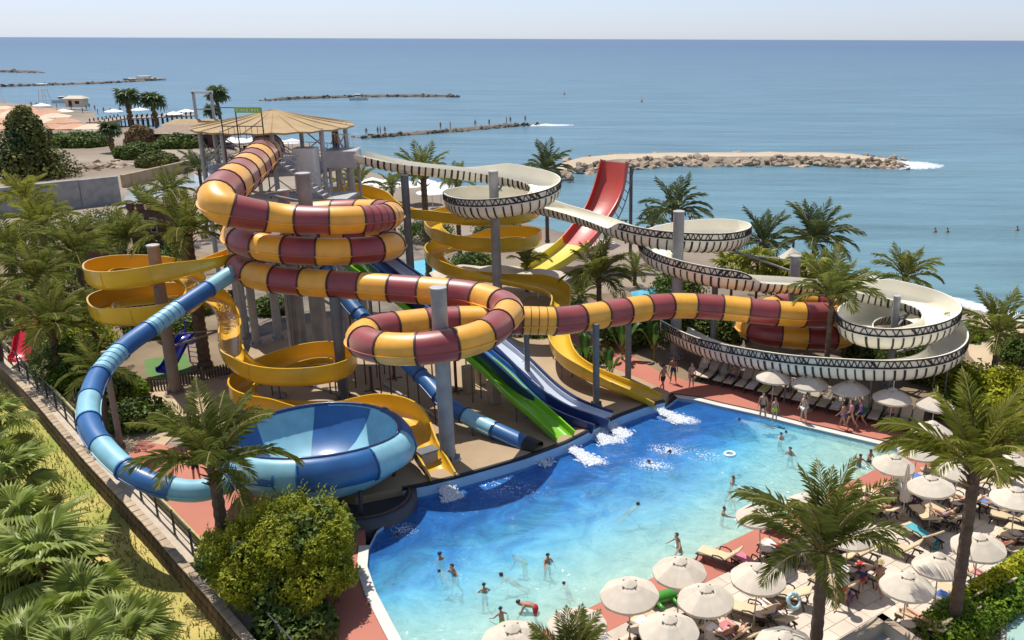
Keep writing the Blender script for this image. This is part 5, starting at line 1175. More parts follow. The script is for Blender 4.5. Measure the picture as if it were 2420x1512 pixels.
def big_bush():
    c = WY(690, 1345, 29.3); root = empty('shrub', (c.x, 29.3, 0), 0, 'big yellow green bush between the bowl slide and the pool', 'shrub'); rs = random.Random(3); cl = []; dk = []
    for k in range(150):
        a = k * 2.39996; t = (k + .5) / 150; el = math.asin(-.35 + 1.35 * t); ph = noise.noise(Vector((math.cos(a) * 1.3, math.sin(a) * 1.3, el * 1.4)) * 1.1) * .34 + 1.0
        q = ph * rs.uniform(.72, .92); x, y = 2.85 * q * math.cos(el) * math.cos(a), 2.5 * q * math.cos(el) * math.sin(a); z = 1.75 + 2.05 * q * math.sin(el); r_ = rs.uniform(.32, .58)
        (cl if rs.random() < .78 else dk).append((x, y, max(.35, z), r_, r_ * rs.uniform(.9, 1.5)))
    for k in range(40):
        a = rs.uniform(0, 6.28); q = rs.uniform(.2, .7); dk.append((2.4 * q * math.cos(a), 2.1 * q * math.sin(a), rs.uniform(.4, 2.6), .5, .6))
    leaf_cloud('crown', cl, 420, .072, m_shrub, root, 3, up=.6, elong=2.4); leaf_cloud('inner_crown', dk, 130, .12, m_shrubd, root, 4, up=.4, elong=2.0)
    mb = MB(); tv = []
    for k in range(260):
        q = rs.choice(cl); p = Vector((q[0] + rs.uniform(-.3, .3), q[1] + rs.uniform(-.3, .3), q[2] + q[4] * .6))
        if p.z < 1.6: continue
        e = p + Vector((rs.uniform(-.1, .1) + q[0] * .03, rs.uniform(-.1, .1) + q[1] * .03, rs.uniform(.3, .7))); mb.tube([p, e], [.012, .004], 3)
        for j in range(9):
            f = p.lerp(e, (j + 1) / 9); a = j * 2.4; d = Vector((math.cos(a), math.sin(a), .7)) * rs.uniform(.09, .15); w = Vector((-math.sin(a), math.cos(a), 0)) * .025; mb.add([f, f + d * .5 + w, f + d, f + d * .5 - w], [(0, 1, 2, 3)])
    o = mb.build('young_shoots', m_shrub, root); o['kind'] = 'stuff'
    mb = MB()
    for k in range(9):
        q = rs.choice(cl + dk); mb.tube([(rs.uniform(-.15, .15), rs.uniform(-.15, .15), 0), (q[0] * .35, q[1] * .35, q[2] * .5), (q[0], q[1], q[2])], [.11, .06, .02], 5)
    mb.build('trunk', m_wood, root)
big_bush()
BU = [ # x, v(base), rx, h, mat, label
 (80, 418, 5.2, 10.5, m_conifer, 'dark bushy conifer behind the grey canal wall', 'cone'),
 (185, 905, 2.4, 2.9, m_shrubd, 'feathery green shrub behind the garden wall by the blue tube', 'dome'), (165, 915, 1.4, 1.3, m_hedge, 'bright green low plant beside the red play slide', 'dome'), (255, 950, 1.4, 1.6, m_shrubd, 'dark shrub under the blue tube', 'dome'), (200, 840, 2.2, 2.6, m_shrub, 'tall yellow green shrub beside the mustard coil', 'dome'),
 (330, 1010, 1.7, 1.6, m_shrubd, 'shrub below the blue tube beside the sand path', 'dome'), (300, 935, 1.3, 1.2, m_hedge, 'low plant in front of the play mat', 'dome'),
 (190, 345, 5.5, 2.4, m_shrubd, 'dull brown green scrub on the far beach', 'dome'), (330, 372, 4.0, 2.8, m_shrubd, 'dark undergrowth beneath the two far fan palms', 'dome'), (420, 348, 4.0, 2.6, m_shrubd, 'scrub beside the dark beach hut', 'dome'), (335, 345, 2.6, 4.6, m_skirt, 'rusty brown tree between the far fan palms', 'dome'), (375, 392, 3.2, 2.6, m_conifer, 'black green bush by the rocks', 'dome'),
 (1560, 800, 2.2, 2.4, m_shrubd, 'dense dark shrub beside the tall post of the middle coil', 'dome'), (1480, 815, 2.0, 2.2, m_shrubd, 'dense shrub below the burgundy tube by the red path', 'dome'), (1640, 790, 2.2, 1.9, m_shrubd, 'shrub inside the lowest cream sweep', 'dome'), (1390, 870, 1.1, 1.4, m_shrubd, 'small shrub beside the lemon slide', 'dome'), (1720, 800, 1.8, 1.9, m_shrubd, 'shrub behind the burgundy end coil', 'dome'),
 (1900, 800, 1.8, 1.6, m_shrubd, 'shrub below the end coil of the burgundy tube', 'dome'), (2060, 850, 2.3, 1.3, m_shrubd, 'dark shrub inside the lowest cream coil', 'dome'), (2160, 830, 1.6, 1.4, m_shrubd, 'shrub behind the post of the smallest cream coil', 'dome'),
 (2280, 800, 1.6, .9, m_hedge, 'low green mound on the sandy path', 'dome'), (2410, 860, 1.6, 2.0, m_shrubd, 'dark bush at the right edge by the shore path', 'dome'), (2220, 905, 1.9, 1.5, m_shrubd, 'dark bush behind the fifth parasol', 'dome'), (2300, 930, 2.6, 1.7, m_shrub, 'yellow green bush behind the tall palm', 'dome'), (2390, 950, 2.4, 1.8, m_hedgey, 'yellow bush at the right edge', 'dome'), (2270, 985, 1.8, 1.3, m_hedge, 'leafy bush beside the parasol behind palm fronds', 'dome'), (2370, 1010, 2.2, 1.5, m_shrub, 'bush right of the tall palm crown', 'dome'),
 (1120, 640, 2.4, 1.6, m_shrubd, 'shrub behind the lemon coil', 'dome'), (1350, 760, 1.4, 1.6, m_shrubd, 'dark shrub below the bend of the lemon slide', 'dome'), (1260, 800, 2.0, 1.5, m_shrubd, 'shrub behind the racing lanes', 'dome'), (1600, 700, 2.4, 2.0, m_shrubd, 'shrub behind the burgundy tube near the path', 'dome'), (1860, 690, 2.6, 1.6, m_shrub, 'shrub behind the long cream straight', 'dome'), (1980, 720, 2.2, 1.8, m_shrubd, 'shrub behind the burgundy end coil by the beach', 'dome'),
 (300, 690, 3.0, 2.2, m_shrubd, 'dark shrub at the foot of the castle wall', 'dome'), (380, 640, 3.0, 2.4, m_shrubd, 'dark shrub beside the castle keep', 'dome'), (250, 560, 4.0, 2.6, m_shrubd, 'dark thicket behind the castle', 'dome'), (60, 590, 4.0, 2.6, m_shrubd, 'dark thicket below the grey canal wall', 'dome'), (450, 740, 2.0, 1.8, m_shrubd, 'dark shrub below the mustard coil', 'dome'), (350, 790, 1.8, 1.6, m_shrubd, 'dark shrub behind the brown post', 'dome'), (700, 640, 2.6, 1.8, m_shrubd, 'dark shrub seen between the tower legs', 'dome'), (860, 660, 2.4, 1.6, m_shrubd, 'dark shrub behind the straight slides', 'dome'), (1010, 560, 3.0, 1.8, m_shrubd, 'dark shrub behind the dark grey post', 'dome'), (1180, 560, 3.0, 1.6, m_shrubd, 'dark shrub beyond the lemon coil', 'dome'), (640, 740, 1.6, 1.3, m_shrubd, 'low shrub at the foot of the tower', 'dome'), (430, 800, 1.6, 1.6, m_shrubd, 'shrub beside the foot of the mustard slide drop', 'dome'), (40, 760, 3.0, 2.2, m_shrubd, 'dark shrub below the boardwalk', 'dome'), (150, 690, 3.0, 2.4, m_shrubd, 'dark shrub left of the upper mustard coil', 'dome'), (700, 1500, 1.5, 1.2, m_shrubd, 'dark low shrub at the foot of the big bush', 'dome'), (560, 1340, 1.6, 1.6, m_shrub, 'yellow green shrub between the palm and the garden wall', 'dome')]
for i, (x, v, rx, h, mt, lb, sh) in enumerate(BU):
    p = W(x, v, -.05); far = p.y > 110
    bush((p.x, p.y, -.06 if not far else -.6), rx, rx * .85, h, lb, mt, 34 if not far else 46, 110 if not far else 260, .15 if not far else .36, 20 + i, nm='tree' if sh == 'cone' else 'shrub', cat='tree' if sh == 'cone' else 'shrub', shape=sh, group=None)
# banana plants: broad paddle leaves
def paddle(name):
    mb = MB(); n = 8; vs = []; fs = []
    for i in range(n + 1):
        t = i / n; x = .25 + .9 * t - .1 * t * t; z = .75 * math.sin(t * 1.9) * .9; w = .17 * math.sin(math.pi * min(1, .08 + t * .92)) ** .6
        vs += [(x, -w, z + .05), (x, 0, z - .02), (x, w, z + .05)]
    for i in range(n): fs += [(i * 3, i * 3 + 1, i * 3 + 4, i * 3 + 3), (i * 3 + 1, i * 3 + 2, i * 3 + 5, i * 3 + 4)]
    mb.add(vs, fs, 0); mb.tube([(0, 0, -.3), (.25, 0, 0)], .02, 4, 1); return mb.mesh(name, [m_banana, m_stalk])
m_banana = mat('banana_leaf', (.07, .16, .03), .4, .0, 2, col2=(.14, .26, .05), isl=.2, trans=.25)
pm_ = paddle('paddle_leaf')
for x, v, s, lb in ((1385, 880, 1.3, 'banana plant beside the bend of the lemon slide'), (1440, 905, 1.1, 'banana plant right of the thin post by the lemon slide'), (1995, 850, 1.6, 'banana plant in front of the burgundy end coil'), (1470, 850, 1.4, 'banana plant at the edge of the red path'), (1545, 850, 1.4, 'banana plant under the tall post of the middle coil'), (1905, 812, 1.3, 'banana plant left of the palm through the cream slide')):
    p = W(x, v, 0); r_ = empty('banana_plant', (p.x, p.y, 0), 0, lb, 'plant', 'banana plants'); MB().cyl((0, 0, 0), (0, 0, .9 * s), .09, .05, n=7).build('stem', m_stalk, r_)
    for k in range(9): mo('paddle_leaf', pm_, r_, (0, 0, .8 * s), (0, -R(25 + 5 * k if k % 2 else 10), k * 2.4), s * random.uniform(.8, 1.15))
# clipped hedge, bottom right
def hedge():
    a, b = W(2180, 1500, 0), W(2440, 1330, 0); d = (b - a); n = 26; cl = []; cy_ = []
    root = empty('hedge', tuple(a), 0, 'clipped green hedge with a yellow crown along the terrace edge', 'hedge')
    perp = Vector((-d.y, d.x, 0)).normalized()
    for k in range(n):
        for j in range(4):
            p = d * (k / n) - perp * (j * .42) + Vector((0, 0, .45)); cl.append((p.x, p.y, .38, .42, .55))
        p = d * (k / n) * 1.05 - perp * .3
        if k > 8: cy_.append((p.x, p.y, .85, .40, .35))
    leaf_cloud('green_foliage', cl, 170, .10, m_hedge, root, 4); leaf_cloud('yellow_foliage', cy_, 150, .09, m_hedgey, root, 5)
hedge()
# ---------------------------------------------------------------- garden wall, fence and dry grass
def along(poly, step):
    P = resample(np.array([(p.x, p.y, 0) for p in poly]), step); return P
gw = GW[1:]; GP = along(gw, .55); gn3 = Vector((gn[0], gn[1], 0))
poly = [p for p in gw] + [gw[-1] + Vector((gn[0], gn[1])) * 30, gw[0] + Vector((gn[0], gn[1])) * 30]
tag(poly_sheet('lawn_dry', [poly], -.55, m_dryg, .3), 'dry yellow grass below the garden wall', kind='structure')
rt = empty('garden_wall', (0, 0, 0), 0, 'low stone garden wall with pale capstones running down to the bottom edge', 'wall')
body = MB(); rs = random.Random(4)
cap_me = [MB().box((0, 0, 0), (.53, .36 + rs.uniform(-.03, .03), .10), bev=.02).mesh('capstone', m_cap) for _ in range(4)]
st_me = [MB().box((0, 0, 0), (.52, .14, .36 + .04 * k), bev=.03).mesh('wall_stone', m_stonew) for k in range(3)]
for i in range(len(GP) - 1):
    a, b = Vector(GP[i]), Vector(GP[i + 1]); d = (b - a).normalized(); rz = math.atan2(d.y, d.x); c = (a + b) / 2
    body.box((c.x, c.y, -.1), ((b - a).length + .01, .26, 1.1), rz)
    mo('capstone', rs.choice(cap_me), rt, (c.x + gn3.x * .02, c.y + gn3.y * .02, .50 + rs.uniform(-.015, .015)), (rs.uniform(-.03, .03), rs.uniform(-.03, .03), rz + rs.uniform(-.03, .03)))
    if c.y < 50:
        for r_ in range(2): mo('wall_stone', rs.choice(st_me), rt, (c.x + gn3.x * .12 + d.x * .27 * r_, c.y + gn3.y * .12 + d.y * .27 * r_, -.32 + .46 * r_), (0, 0, rz + rs.uniform(-.04, .04)))
body.build('core', m_stonew, rt)
fr_ = empty('garden_fence', (0, 0, 0), 0, 'dark post and rail fence on the slide side of the garden wall', 'fence'); FP = along(gw, 2.1)
fp_me = MB().box((0, 0, .6), (.07, .07, 1.25)).mesh('fence_post', m_steeld)
for p in FP: mo('fence_post', fp_me, fr_, (p[0] - gn3.x * .75, p[1] - gn3.y * .75, 0))
for z, r_ in ((1.15, .03), (.75, .02), (.4, .02)): MB().tube([(p[0] - gn3.x * .75, p[1] - gn3.y * .75, z) for p in FP], r_, 5).build('rail', m_steeld, fr_)
m_bam = mat('bamboo_edging', (.42, .37, .14), .8, .2, 3); kb = empty('bamboo_edging', (0, 0, 0), 0, 'yellow bamboo pole edging beside the garden fence', 'edging')
for z, o_ in ((.12, 1.15), (.30, 1.2), (.48, 1.15)): MB().tube([(p[0] - gn3.x * o_, p[1] - gn3.y * o_, z) for p in GP[::3]], .075, 6).build('bamboo_pole', m_bam, kb)
sp_ = [Vector((p[0] - gn3.x * .18, p[1] - gn3.y * .18)) for p in GP[::4]] + [Vector((p[0] - gn3.x * 1.1, p[1] - gn3.y * 1.1)) for p in GP[::-4]]
tag(poly_sheet('path_wall', [sp_], .02, m_joint, .1), 'narrow paved path between the wall and the fence', kind='structure')
# grass tufts
rs_ = np.random.RandomState(2); tv = []; tf = []
for k in range(14000):
    t = rs_.rand(); i = int(t * (len(GP) - 1)); o_ = .5 + rs_.rand() ** 1.3 * 11; x = GP[i][0] + gn3.x * o_ + rs_.normal() * .3; y = GP[i][1] + gn3.y * o_ + rs_.normal() * .3; a = rs_.rand() * 6.28; h = .10 + rs_.rand() * .22; w = .03; n0 = len(tv)
    tv += [(x - w * math.cos(a), y - w * math.sin(a), -.56), (x + w * math.cos(a), y + w * math.sin(a), -.56), (x + rs_.normal() * .1, y + rs_.normal() * .1, -.56 + h)]; tf.append((n0, n0 + 1, n0 + 2))
o = mk('grass_tufts', tv, tf, mat('grass_blade', (.20, .24, .03), .8, .0, .6, col2=(.34, .30, .08), isl=.35, trans=.3)); tag(o, 'tufts of dry grass below the garden wall', 'grass', kind='stuff')
# ---------------------------------------------------------------- sand paths and sub-areas
def area(name, px, z, mt, label, zz=None): return tag(poly_sheet(name, [[W(x, y, z).to_2d() for x, y in px]], z, mt, .2), label, kind='structure')
m_path = mat('sand_path', (.42, .31, .19), .95, .0, .3, .3, 5, col2=(.54, .42, .27), coord='World')
m_mat = mat('play_mat', (.10, .20, .05), .9, .1, 1, coord='World')
area('path_sand', [(270, 930), (330, 900), (470, 885), (560, 905), (545, 1000), (430, 1010), (350, 1090), (280, 1060)], .004, m_path, 'sandy path below the blue tube')
area('play_mat', [(340, 850), (440, 835), (455, 880), (350, 905)], .006, m_mat, 'green mat of the small playground')
area('garden_soil', [(1160, 755), (1330, 770), (1420, 800), (1500, 890), (1560, 880), (1640, 905), (1800, 925), (2060, 985), (2330, 1060), (2560, 1130), (2560, 900), (2260, 800), (2100, 740), (1850, 700), (1500, 690), (1250, 700)], .003, m_earth, 'dark planted soil below the cream slide')
area('path_shore', [(2270, 760), (2350, 745), (2600, 800), (2600, 900), (2420, 870), (2330, 880), (2290, 840)], .006, m_path, 'pale sandy path along the shore')
area('garden_left', [(-200, 560), (120, 540), (330, 560), (500, 600), (560, 700), (560, 880), (470, 885), (330, 900), (270, 930), (300, 1070), (200, 1030), (60, 900), (-60, 785)], .002, m_earth, 'planted soil left of the mustard coil')
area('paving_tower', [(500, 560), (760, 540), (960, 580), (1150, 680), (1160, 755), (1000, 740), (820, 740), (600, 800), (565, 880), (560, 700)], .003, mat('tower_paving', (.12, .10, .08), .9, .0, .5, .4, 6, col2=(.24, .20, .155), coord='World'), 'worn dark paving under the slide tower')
m_pool2 = mat('play_pool_water', (.10, .45, .58), .12, .1, .8, .3, 5, coord='World')
for px, lb in (([(930, 625), (1010, 612), (1040, 640), (1010, 668), (940, 662)], 'small turquoise play pool behind the burgundy tube'), ([(1490, 690), (1560, 676), (1640, 690), (1600, 716), (1500, 716)], 'turquoise pool beyond the middle cream coil'), ([(1330, 780), (1500, 752), (1560, 770), (1480, 800)], 'blue pool strip below the burgundy tube')):
    o = poly_sheet('play_pool', [[W(x, y, .02).to_2d() for x, y in px]], .02, m_pool2, .1); tag(o, lb, kind='structure')
# ---------------------------------------------------------------- plinth under the bowl
p = W(885, 1215, 0); r_ = empty('bowl_plinth', (p.x - .6, p.y + .9, 0), 0, 'dark round catch basin below the bowl slide at the pool edge', 'basin')
MB().lathe([(2.3, -.6), (2.3, .35), (2.1, .42), (1.9, .36), (1.7, .1), (.02, .1)], 36).build('basin_wall', mat('basin_dark', (.055, .06, .075), .4, .2, 2), r_, True)
MB().lathe([(2.02, .425), (2.0, .46), (1.92, .46), (1.9, .42)], 36).build('basin_rim', m_brick, r_, True)
# ---------------------------------------------------------------- castle, boardwalk and play things on the left
def castle():
    c = W(245, 628, -.05); root = empty('play_castle', tuple(c), R(-6), 'brick play castle with battlements left of the burgundy spiral', 'castle')
    MB().box((0, 0, 1.5), (4.2, .6, 3.0)).build('wall', m_brick, root)
    for k in range(5): MB().box((-1.8 + k * .9, 0, 3.3), (.5, .64, .6)).build('merlon', m_brick, root)
    MB().box((4.6, 2.5, 2.6), (3.6, 3.6, 5.4)).build('keep', m_brick, root)
    for k in range(4):
        MB().box((3.1 + k * 1.0, .74, 5.6), (.55, .4, .6)).build('merlon', m_brick, root)
    for x in (4.0, 5.2):
        f = MB().box((x, .66, 3.9), (.62, .1, 1.4)).build('window', m_coping, root); MB().box((x, .62, 3.9), (.44, .08, 1.2)).build('pane', m_dark, f)
    for k in range(6): MB().box((2.3, -.7 + k * .02 - .25 * k, 1.9 - k * .3), (1.1, .28, .1)).build('stair_tread', m_woodd, root)
castle()
c = W(200, 560, 0); r_ = empty('play_cannon', tuple(c), .6, 'grey toy cannon lying beside the castle', 'play sculpture')
MB().lathe([(.02, 0), (.34, 0), (.40, .2), (.36, 1.0), (.28, 2.4), (.34, 2.45), (.34, 2.6), (.22, 2.6)], 14).build('barrel', m_post, r_, True, (0, 0, .9), (0, R(78), 0))
for s_ in (-.45, .45): MB().lathe([(.02, -.06), (.5, -.06), (.5, .06), (.02, .06)], 16).build('wheel', m_woodd, r_, False, (.7, s_, .5), (R(90), 0, 0))
def boardwalk():
    a, b = W(20, 748, .8), W(560, 668, .8); d = (b - a); root = empty('boardwalk', tuple(a), 0, 'plank boardwalk with railing behind the mustard coil', 'walkway'); rz = math.atan2(d.y, d.x); n = int(d.length / .42)
    pl = MB().box((0, 0, 0), (.40, 4.2, .07)).mesh('plank', m_woodd)
    for k in range(n): q = d * ((k + .5) / n); mo('plank', pl, root, (q.x, q.y, random.uniform(-.01, .01)), (0, 0, rz))
    up = Vector((-d.y, d.x, 0)).normalized(); ps = MB().box((0, 0, .55), (.09, .09, 1.1)).mesh('railing_post', m_woodd)
    for s_ in (-2.05, 2.05):
        for k in range(0, n + 1, 3): q = d * (k / n) + up * s_; mo('railing_post', ps, root, (q.x, q.y, 0))
        mb = MB()
        for z in (.55, 1.1): mb = MB(); mb.tube([d * 0 + up * s_ + Vector((0, 0, z)), d + up * s_ + Vector((0, 0, z))], .05, 5); mb.build('handrail', m_woodd, root)
    for k in range(0, n + 1, 6):
        for s_ in (-1.7, 1.7): q = d * (k / n) + up * s_; MB().cyl((q.x, q.y, -.85), (q.x, q.y, -.04), .1, n=7).build('pile', m_wood, root)
boardwalk()
def picket_fence(a, b, label, h=.75):
    d = b - a; n = int(d.length / .17); root = empty('picket_fence', tuple(a), 0, label, 'fence', 'picket fences of the playground'); rz = math.atan2(d.y, d.x)
    pk = MB().box((0, 0, h / 2), (.10, .03, h)).mesh('picket', m_wood); pp = MB().box((0, 0, h * .6), (.13, .13, h * 1.2)).mesh('fence_post', m_woodd)
    for k in range(n): q = d * ((k + .5) / n); mo('picket', pk, root, tuple(q), (0, 0, rz))
    for k in range(0, n + 1, 10): q = d * (k / n); mo('fence_post', pp, root, tuple(q), (0, 0, rz))
    for z in (.2, .58): MB().tube([(0, 0, z), (d.x, d.y, z)], .025, 4).build('rail', m_woodd, root)
picket_fence(W(285, 925, 0), W(400, 920, 0), 'picket fence in front of the green play mat'); picket_fence(W(410, 915, 0), W(560, 880, 0), 'picket fence between the play mat and the sand path')
def play_slide(x, v, rz, mt, label, s=1.0):
    c = W(x, v, 0); root = empty('play_slide', tuple(c), rz, label, 'slide', 'small playground slides'); P = [(0, 0, .25 * s), (.5 * s, 0, .3 * s), (1.5 * s, 0, 1.1 * s), (2.0 * s, 0, 1.5 * s), (2.4 * s, 0, 1.5 * s)]
    Lq = smooth_path([Vector(p) for p in P], .15, 4); T, S_, U_ = frames(Lq); sweep_part('chute', Lq, S_, U_, lambda z: trough_prof(.36 * s, .28 * s, .28 * s, .04, .7, .04), 0, len(Lq) - 1, mt, root)
    for y in (-.35, .35): MB().cyl((2.4 * s, y * s, 0), (2.4 * s, y * s, 2.3 * s), .05, n=6).build('ladder_post', mt, root)
    for k in range(5): MB().cyl((2.4 * s + .05 * k, -.35 * s, .3 * s + .25 * s * k), (2.4 * s + .05 * k, .35 * s, .3 * s + .25 * s * k), .03, n=5).build('rung', mt, root)
m_rplay = mat('play_red', (.62, .015, .05), .25, .08, coat=.5); m_bplay = mat('play_blue', (.02, .04, .48), .25, .08, coat=.5)
play_slide(48, 868, R(105), m_rplay, 'glossy red play slide among the bushes by the garden wall', 1.6); play_slide(385, 893, R(75), m_bplay, 'bright blue play slide on the green mat', 1.25)
# ---------------------------------------------------------------- canal wall and canal
def canal():
    a, b = W(-120, 535, -.4), W(288, 484, -.4); d = b - a; root = empty('canal_wall', tuple(a), 0, 'long grey concrete canal wall behind the palms', 'wall'); rz = math.atan2(d.y, d.x); n = int(d.length / 4.0)
    pm = MB().box((0, 0, 1.9), (d.length / n - .06, .5, 3.8), bev=.03).mesh('concrete_panel', m_post)
    for k in range(n): q = d * ((k + .5) / n); mo('concrete_panel', pm, root, (q.x, q.y, random.uniform(-.03, .03)), (0, 0, rz))
    a2, b2 = W(292, 448, -.4), W(455, 408, -.4); d2 = b2 - a2; r2 = empty('canal_wall', tuple(a2), 0, 'short beige canal wall below the rocks', 'wall'); n = 10; pm = MB().box((0, 0, 1.0), (d2.length / n - .06, .5, 2.2), bev=.03).mesh('concrete_panel', m_concrete)
    for k in range(n): q = d2 * ((k + .5) / n); mo('concrete_panel', pm, r2, (q.x, q.y, 0), (0, 0, math.atan2(d2.y, d2.x)))
    o = poly_sheet('canal_water', [[W(x, y, -.03).to_2d() for x, y in [(288, 490), (300, 450), (455, 412), (620, 392), (640, 410), (470, 440), (340, 478)]]], -.03, mat('canal_surface', (.30, .34, .32), .2, .1, .3), 0); tag(o, 'pale water in the canal mouth', kind='structure')
canal()
# ---------------------------------------------------------------- rocks
def rock_mesh(seed):
    bm = bmesh.new(); bmesh.ops.create_icosphere(bm, subdivisions=1, radius=1.0); rs = random.Random(seed)
    for v in bm.verts: v.co = Vector((v.co.x * rs.uniform(.7, 1.2), v.co.y * rs.uniform(.7, 1.2), v.co.z * rs.uniform(.55, .95)))
    me = bpy.data.meshes.new('rock'); bm.to_mesh(me); bm.free(); me.materials.append(m_rock); return me
ROCK = [rock_mesh(i) for i in range(7)]; ROCKD = [r.copy() for r in ROCK]
for r in ROCKD: r.materials.clear(); r.materials.append(m_rockd)
def rocks_along(root, line, w0, w1, n, s0, s1, z0, z1, seed=0, cap=300, src=None):
    src = src or ROCK; rs = random.Random(seed); L_ = resample(np.array([(p.x, p.y, 0) for p in line]), 1.0); T_ = np.gradient(L_, axis=0)
    for k in range(n):
        i = rs.randrange(len(L_)); t = Vector(T_[i]).normalized(); nn = Vector((-t.y, t.x, 0)); u = rs.uniform(w0, w1); zz = z0 + (z1 - z0) * max(0, 1 - abs(u - w1) / max(.1, abs(w1 - w0)))
        p = Vector(L_[i]) + nn * u + t * rs.uniform(-.5, .5); s = rs.uniform(s0, s1)
        mo('rock', rs.choice(src), root, (p.x, p.y, zz + rs.uniform(-.2, .2)), (rs.uniform(-.5, .5), rs.uniform(-.5, .5), rs.uniform(0, 6)), (s, s * rs.uniform(.7, 1.2), s * rs.uniform(.6, .9)))
def breakwater(name, px, w, h, label, nrock, s0, s1, top_mat, seed, jag=.5, rock_mat=None, far=False):
    rock_mat = rock_mat or m_rock; ROCKS = ROCKD if far else ROCK
    C_ = [W(x, y, SEA) for x, y in px]; L_ = resample(catmull(C_, 8), 3.0); T_ = np.gradient(L_, axis=0); root = empty(name, (0, 0, 0), 0, label, 'breakwater', 'rock breakwaters'); vs = []; fs = []; rs = random.Random(seed)
    prof = [(-w * .75, -1.2), (-w * .5, .25 * h), (-w * .3, h), (w * .3, h * .95), (w * .5, .2 * h), (w * .75, -1.2)]; n = len(L_)
    for i in range(n):
        t = Vector(T_[i]).normalized(); nn = Vector((-t.y, t.x, 0)); e = min(1, .25 + min(i, n - 1 - i) / 4)
        for u, z in prof: p = Vector(L_[i]) + nn * (u * (.5 + .5 * e) + rs.uniform(-jag, jag) * .6); vs.append((p.x, p.y, SEA + z * e + rs.uniform(-.15, .15) * jag))
    for i in range(n - 1):
        for j in range(5): fs.append((i * 6 + j, i * 6 + j + 1, (i + 1) * 6 + j + 1, (i + 1) * 6 + j))
    o = mk('mound', vs, fs, [top_mat, rock_mat], root, idx=[0 if j == 2 else 1 for i in range(n - 1) for j in range(5)])
    ln = [Vector((p[0], p[1])) for p in L_]; near = -1
    # the side towards the camera
    t = Vector(T_[n // 2]).normalized(); nn = Vector((-t.y, t.x, 0)); sgn_ = 1 if nn.y < 0 else -1
    rocks_along(root, ln, sgn_ * w * .72, sgn_ * w * .26, int(nrock * .8), s0, s1, SEA - .2, SEA + h * .9, seed, src=ROCKS)
    rocks_along(root, ln, -sgn_ * w * .72, -sgn_ * w * .34, int(nrock * .2), s0, s1, SEA - .2, SEA + h * .6, seed + 1, src=ROCKS)
    return root, ln
bw1, bl1 = breakwater('breakwater', [(1320, 402), (1440, 388), (1600, 381), (1760, 380), (1900, 380), (2040, 384), (2128, 386)], 12, 1.3, 'broad pale breakwater with a rocky face across the lagoon', 300, .5, 1.1, m_sand, 3)
bw2, bl2 = breakwater('breakwater', [(850, 326), (960, 318), (1080, 309), (1180, 300), (1275, 294)], 4, .6, 'low dark breakwater where anglers stand', 110, .4, .8, m_rockd, 5, rock_mat=m_rockd, far=True)
bw3, bl3 = breakwater('breakwater', [(615, 238), (720, 233), (850, 229), (980, 228), (1085, 229)], 5, .8, 'long far breakwater with a small boat in front', 100, .6, 1.1, m_rockd, 7, rock_mat=m_rockd, far=True)
bw4, bl4 = breakwater('breakwater', [(-40, 206), (120, 201), (260, 196), (370, 189)], 5, .8, 'far breakwater stretching from the beach on the left', 70, .8, 1.4, m_rockd, 9, rock_mat=m_rockd, far=True)
bw5, bl5 = breakwater('breakwater', [(-60, 170), (30, 170), (100, 172)], 7, 1.2, 'farthest breakwater at the left edge', 24, 1.2, 2.2, m_rockd, 11, rock_mat=m_rockd, far=True)
r_ = empty('rock_revetment', (0, 0, 0), 0, 'heap of pale boulders above the grey canal wall', 'rocks')
rocks_along(r_, [W(x, y, -.3).to_2d() for x, y in [(170, 408), (260, 396), (360, 388), (470, 378), (600, 366)]], -3.5, 3.5, 130, .5, 1.3, -.3, .3, 13)
r_ = empty('rock_revetment', (0, 0, 0), 0, 'line of boulders along the beach behind the cream slide', 'rocks')
rocks_along(r_, [W(x, y, -.8).to_2d() for x, y in [(1080, 462), (1180, 460), (1280, 425), (1330, 408)]], -2.5, 2.5, 70, .5, 1.1, -1.4, -.8, 14)
for x, v, s in ((660, 935, .5), (640, 962, .6)):
    o = mo('boulder', ROCK[2], None, tuple(W(x, v, SLAB_Z + .1)), (0, 0, x), s); tag(o, 'pale pink boulder under the lower mustard coil' if x == 660 else 'larger pale boulder beside the mustard coil return', 'boulder')
# ---------------------------------------------------------------- foam where waves and slides break
def foam(name, centre, rx, ry, n, label, z, s=.12, seed=0, rz=0.0, flat=.4):
    rs = random.Random(seed); mb = MB(); base = [(1, 0, 0), (-.5, .87, 0), (-.5, -.87, 0), (0, 0, 1)]
    for k in range(n):
        a = rs.uniform(0, 6.28); q = rs.random() ** .6; x, y = rx * q * math.cos(a), ry * q * math.sin(a); x, y = x * math.cos(rz) - y * math.sin(rz), x * math.sin(rz) + y * math.cos(rz); ss = s * rs.uniform(.4, 1.4) * (1.3 - q); th = rs.uniform(0, 6.28); h = flat * rs.uniform(.3, 1.2)
        vs = [(centre[0] + x + ss * rs.uniform(.7, 1.3) * math.cos(th + j * 1.0472), centre[1] + y + ss * rs.uniform(.7, 1.3) * math.sin(th + j * 1.0472), z) for j in range(6)] + [(centre[0] + x, centre[1] + y, z + ss * h)]
        mb.add(vs, [(j, (j + 1) % 6, 6) for j in range(6)])
    o = mb.build(name, m_foam, None, True); tag(o, label, 'foam', kind='stuff'); return o
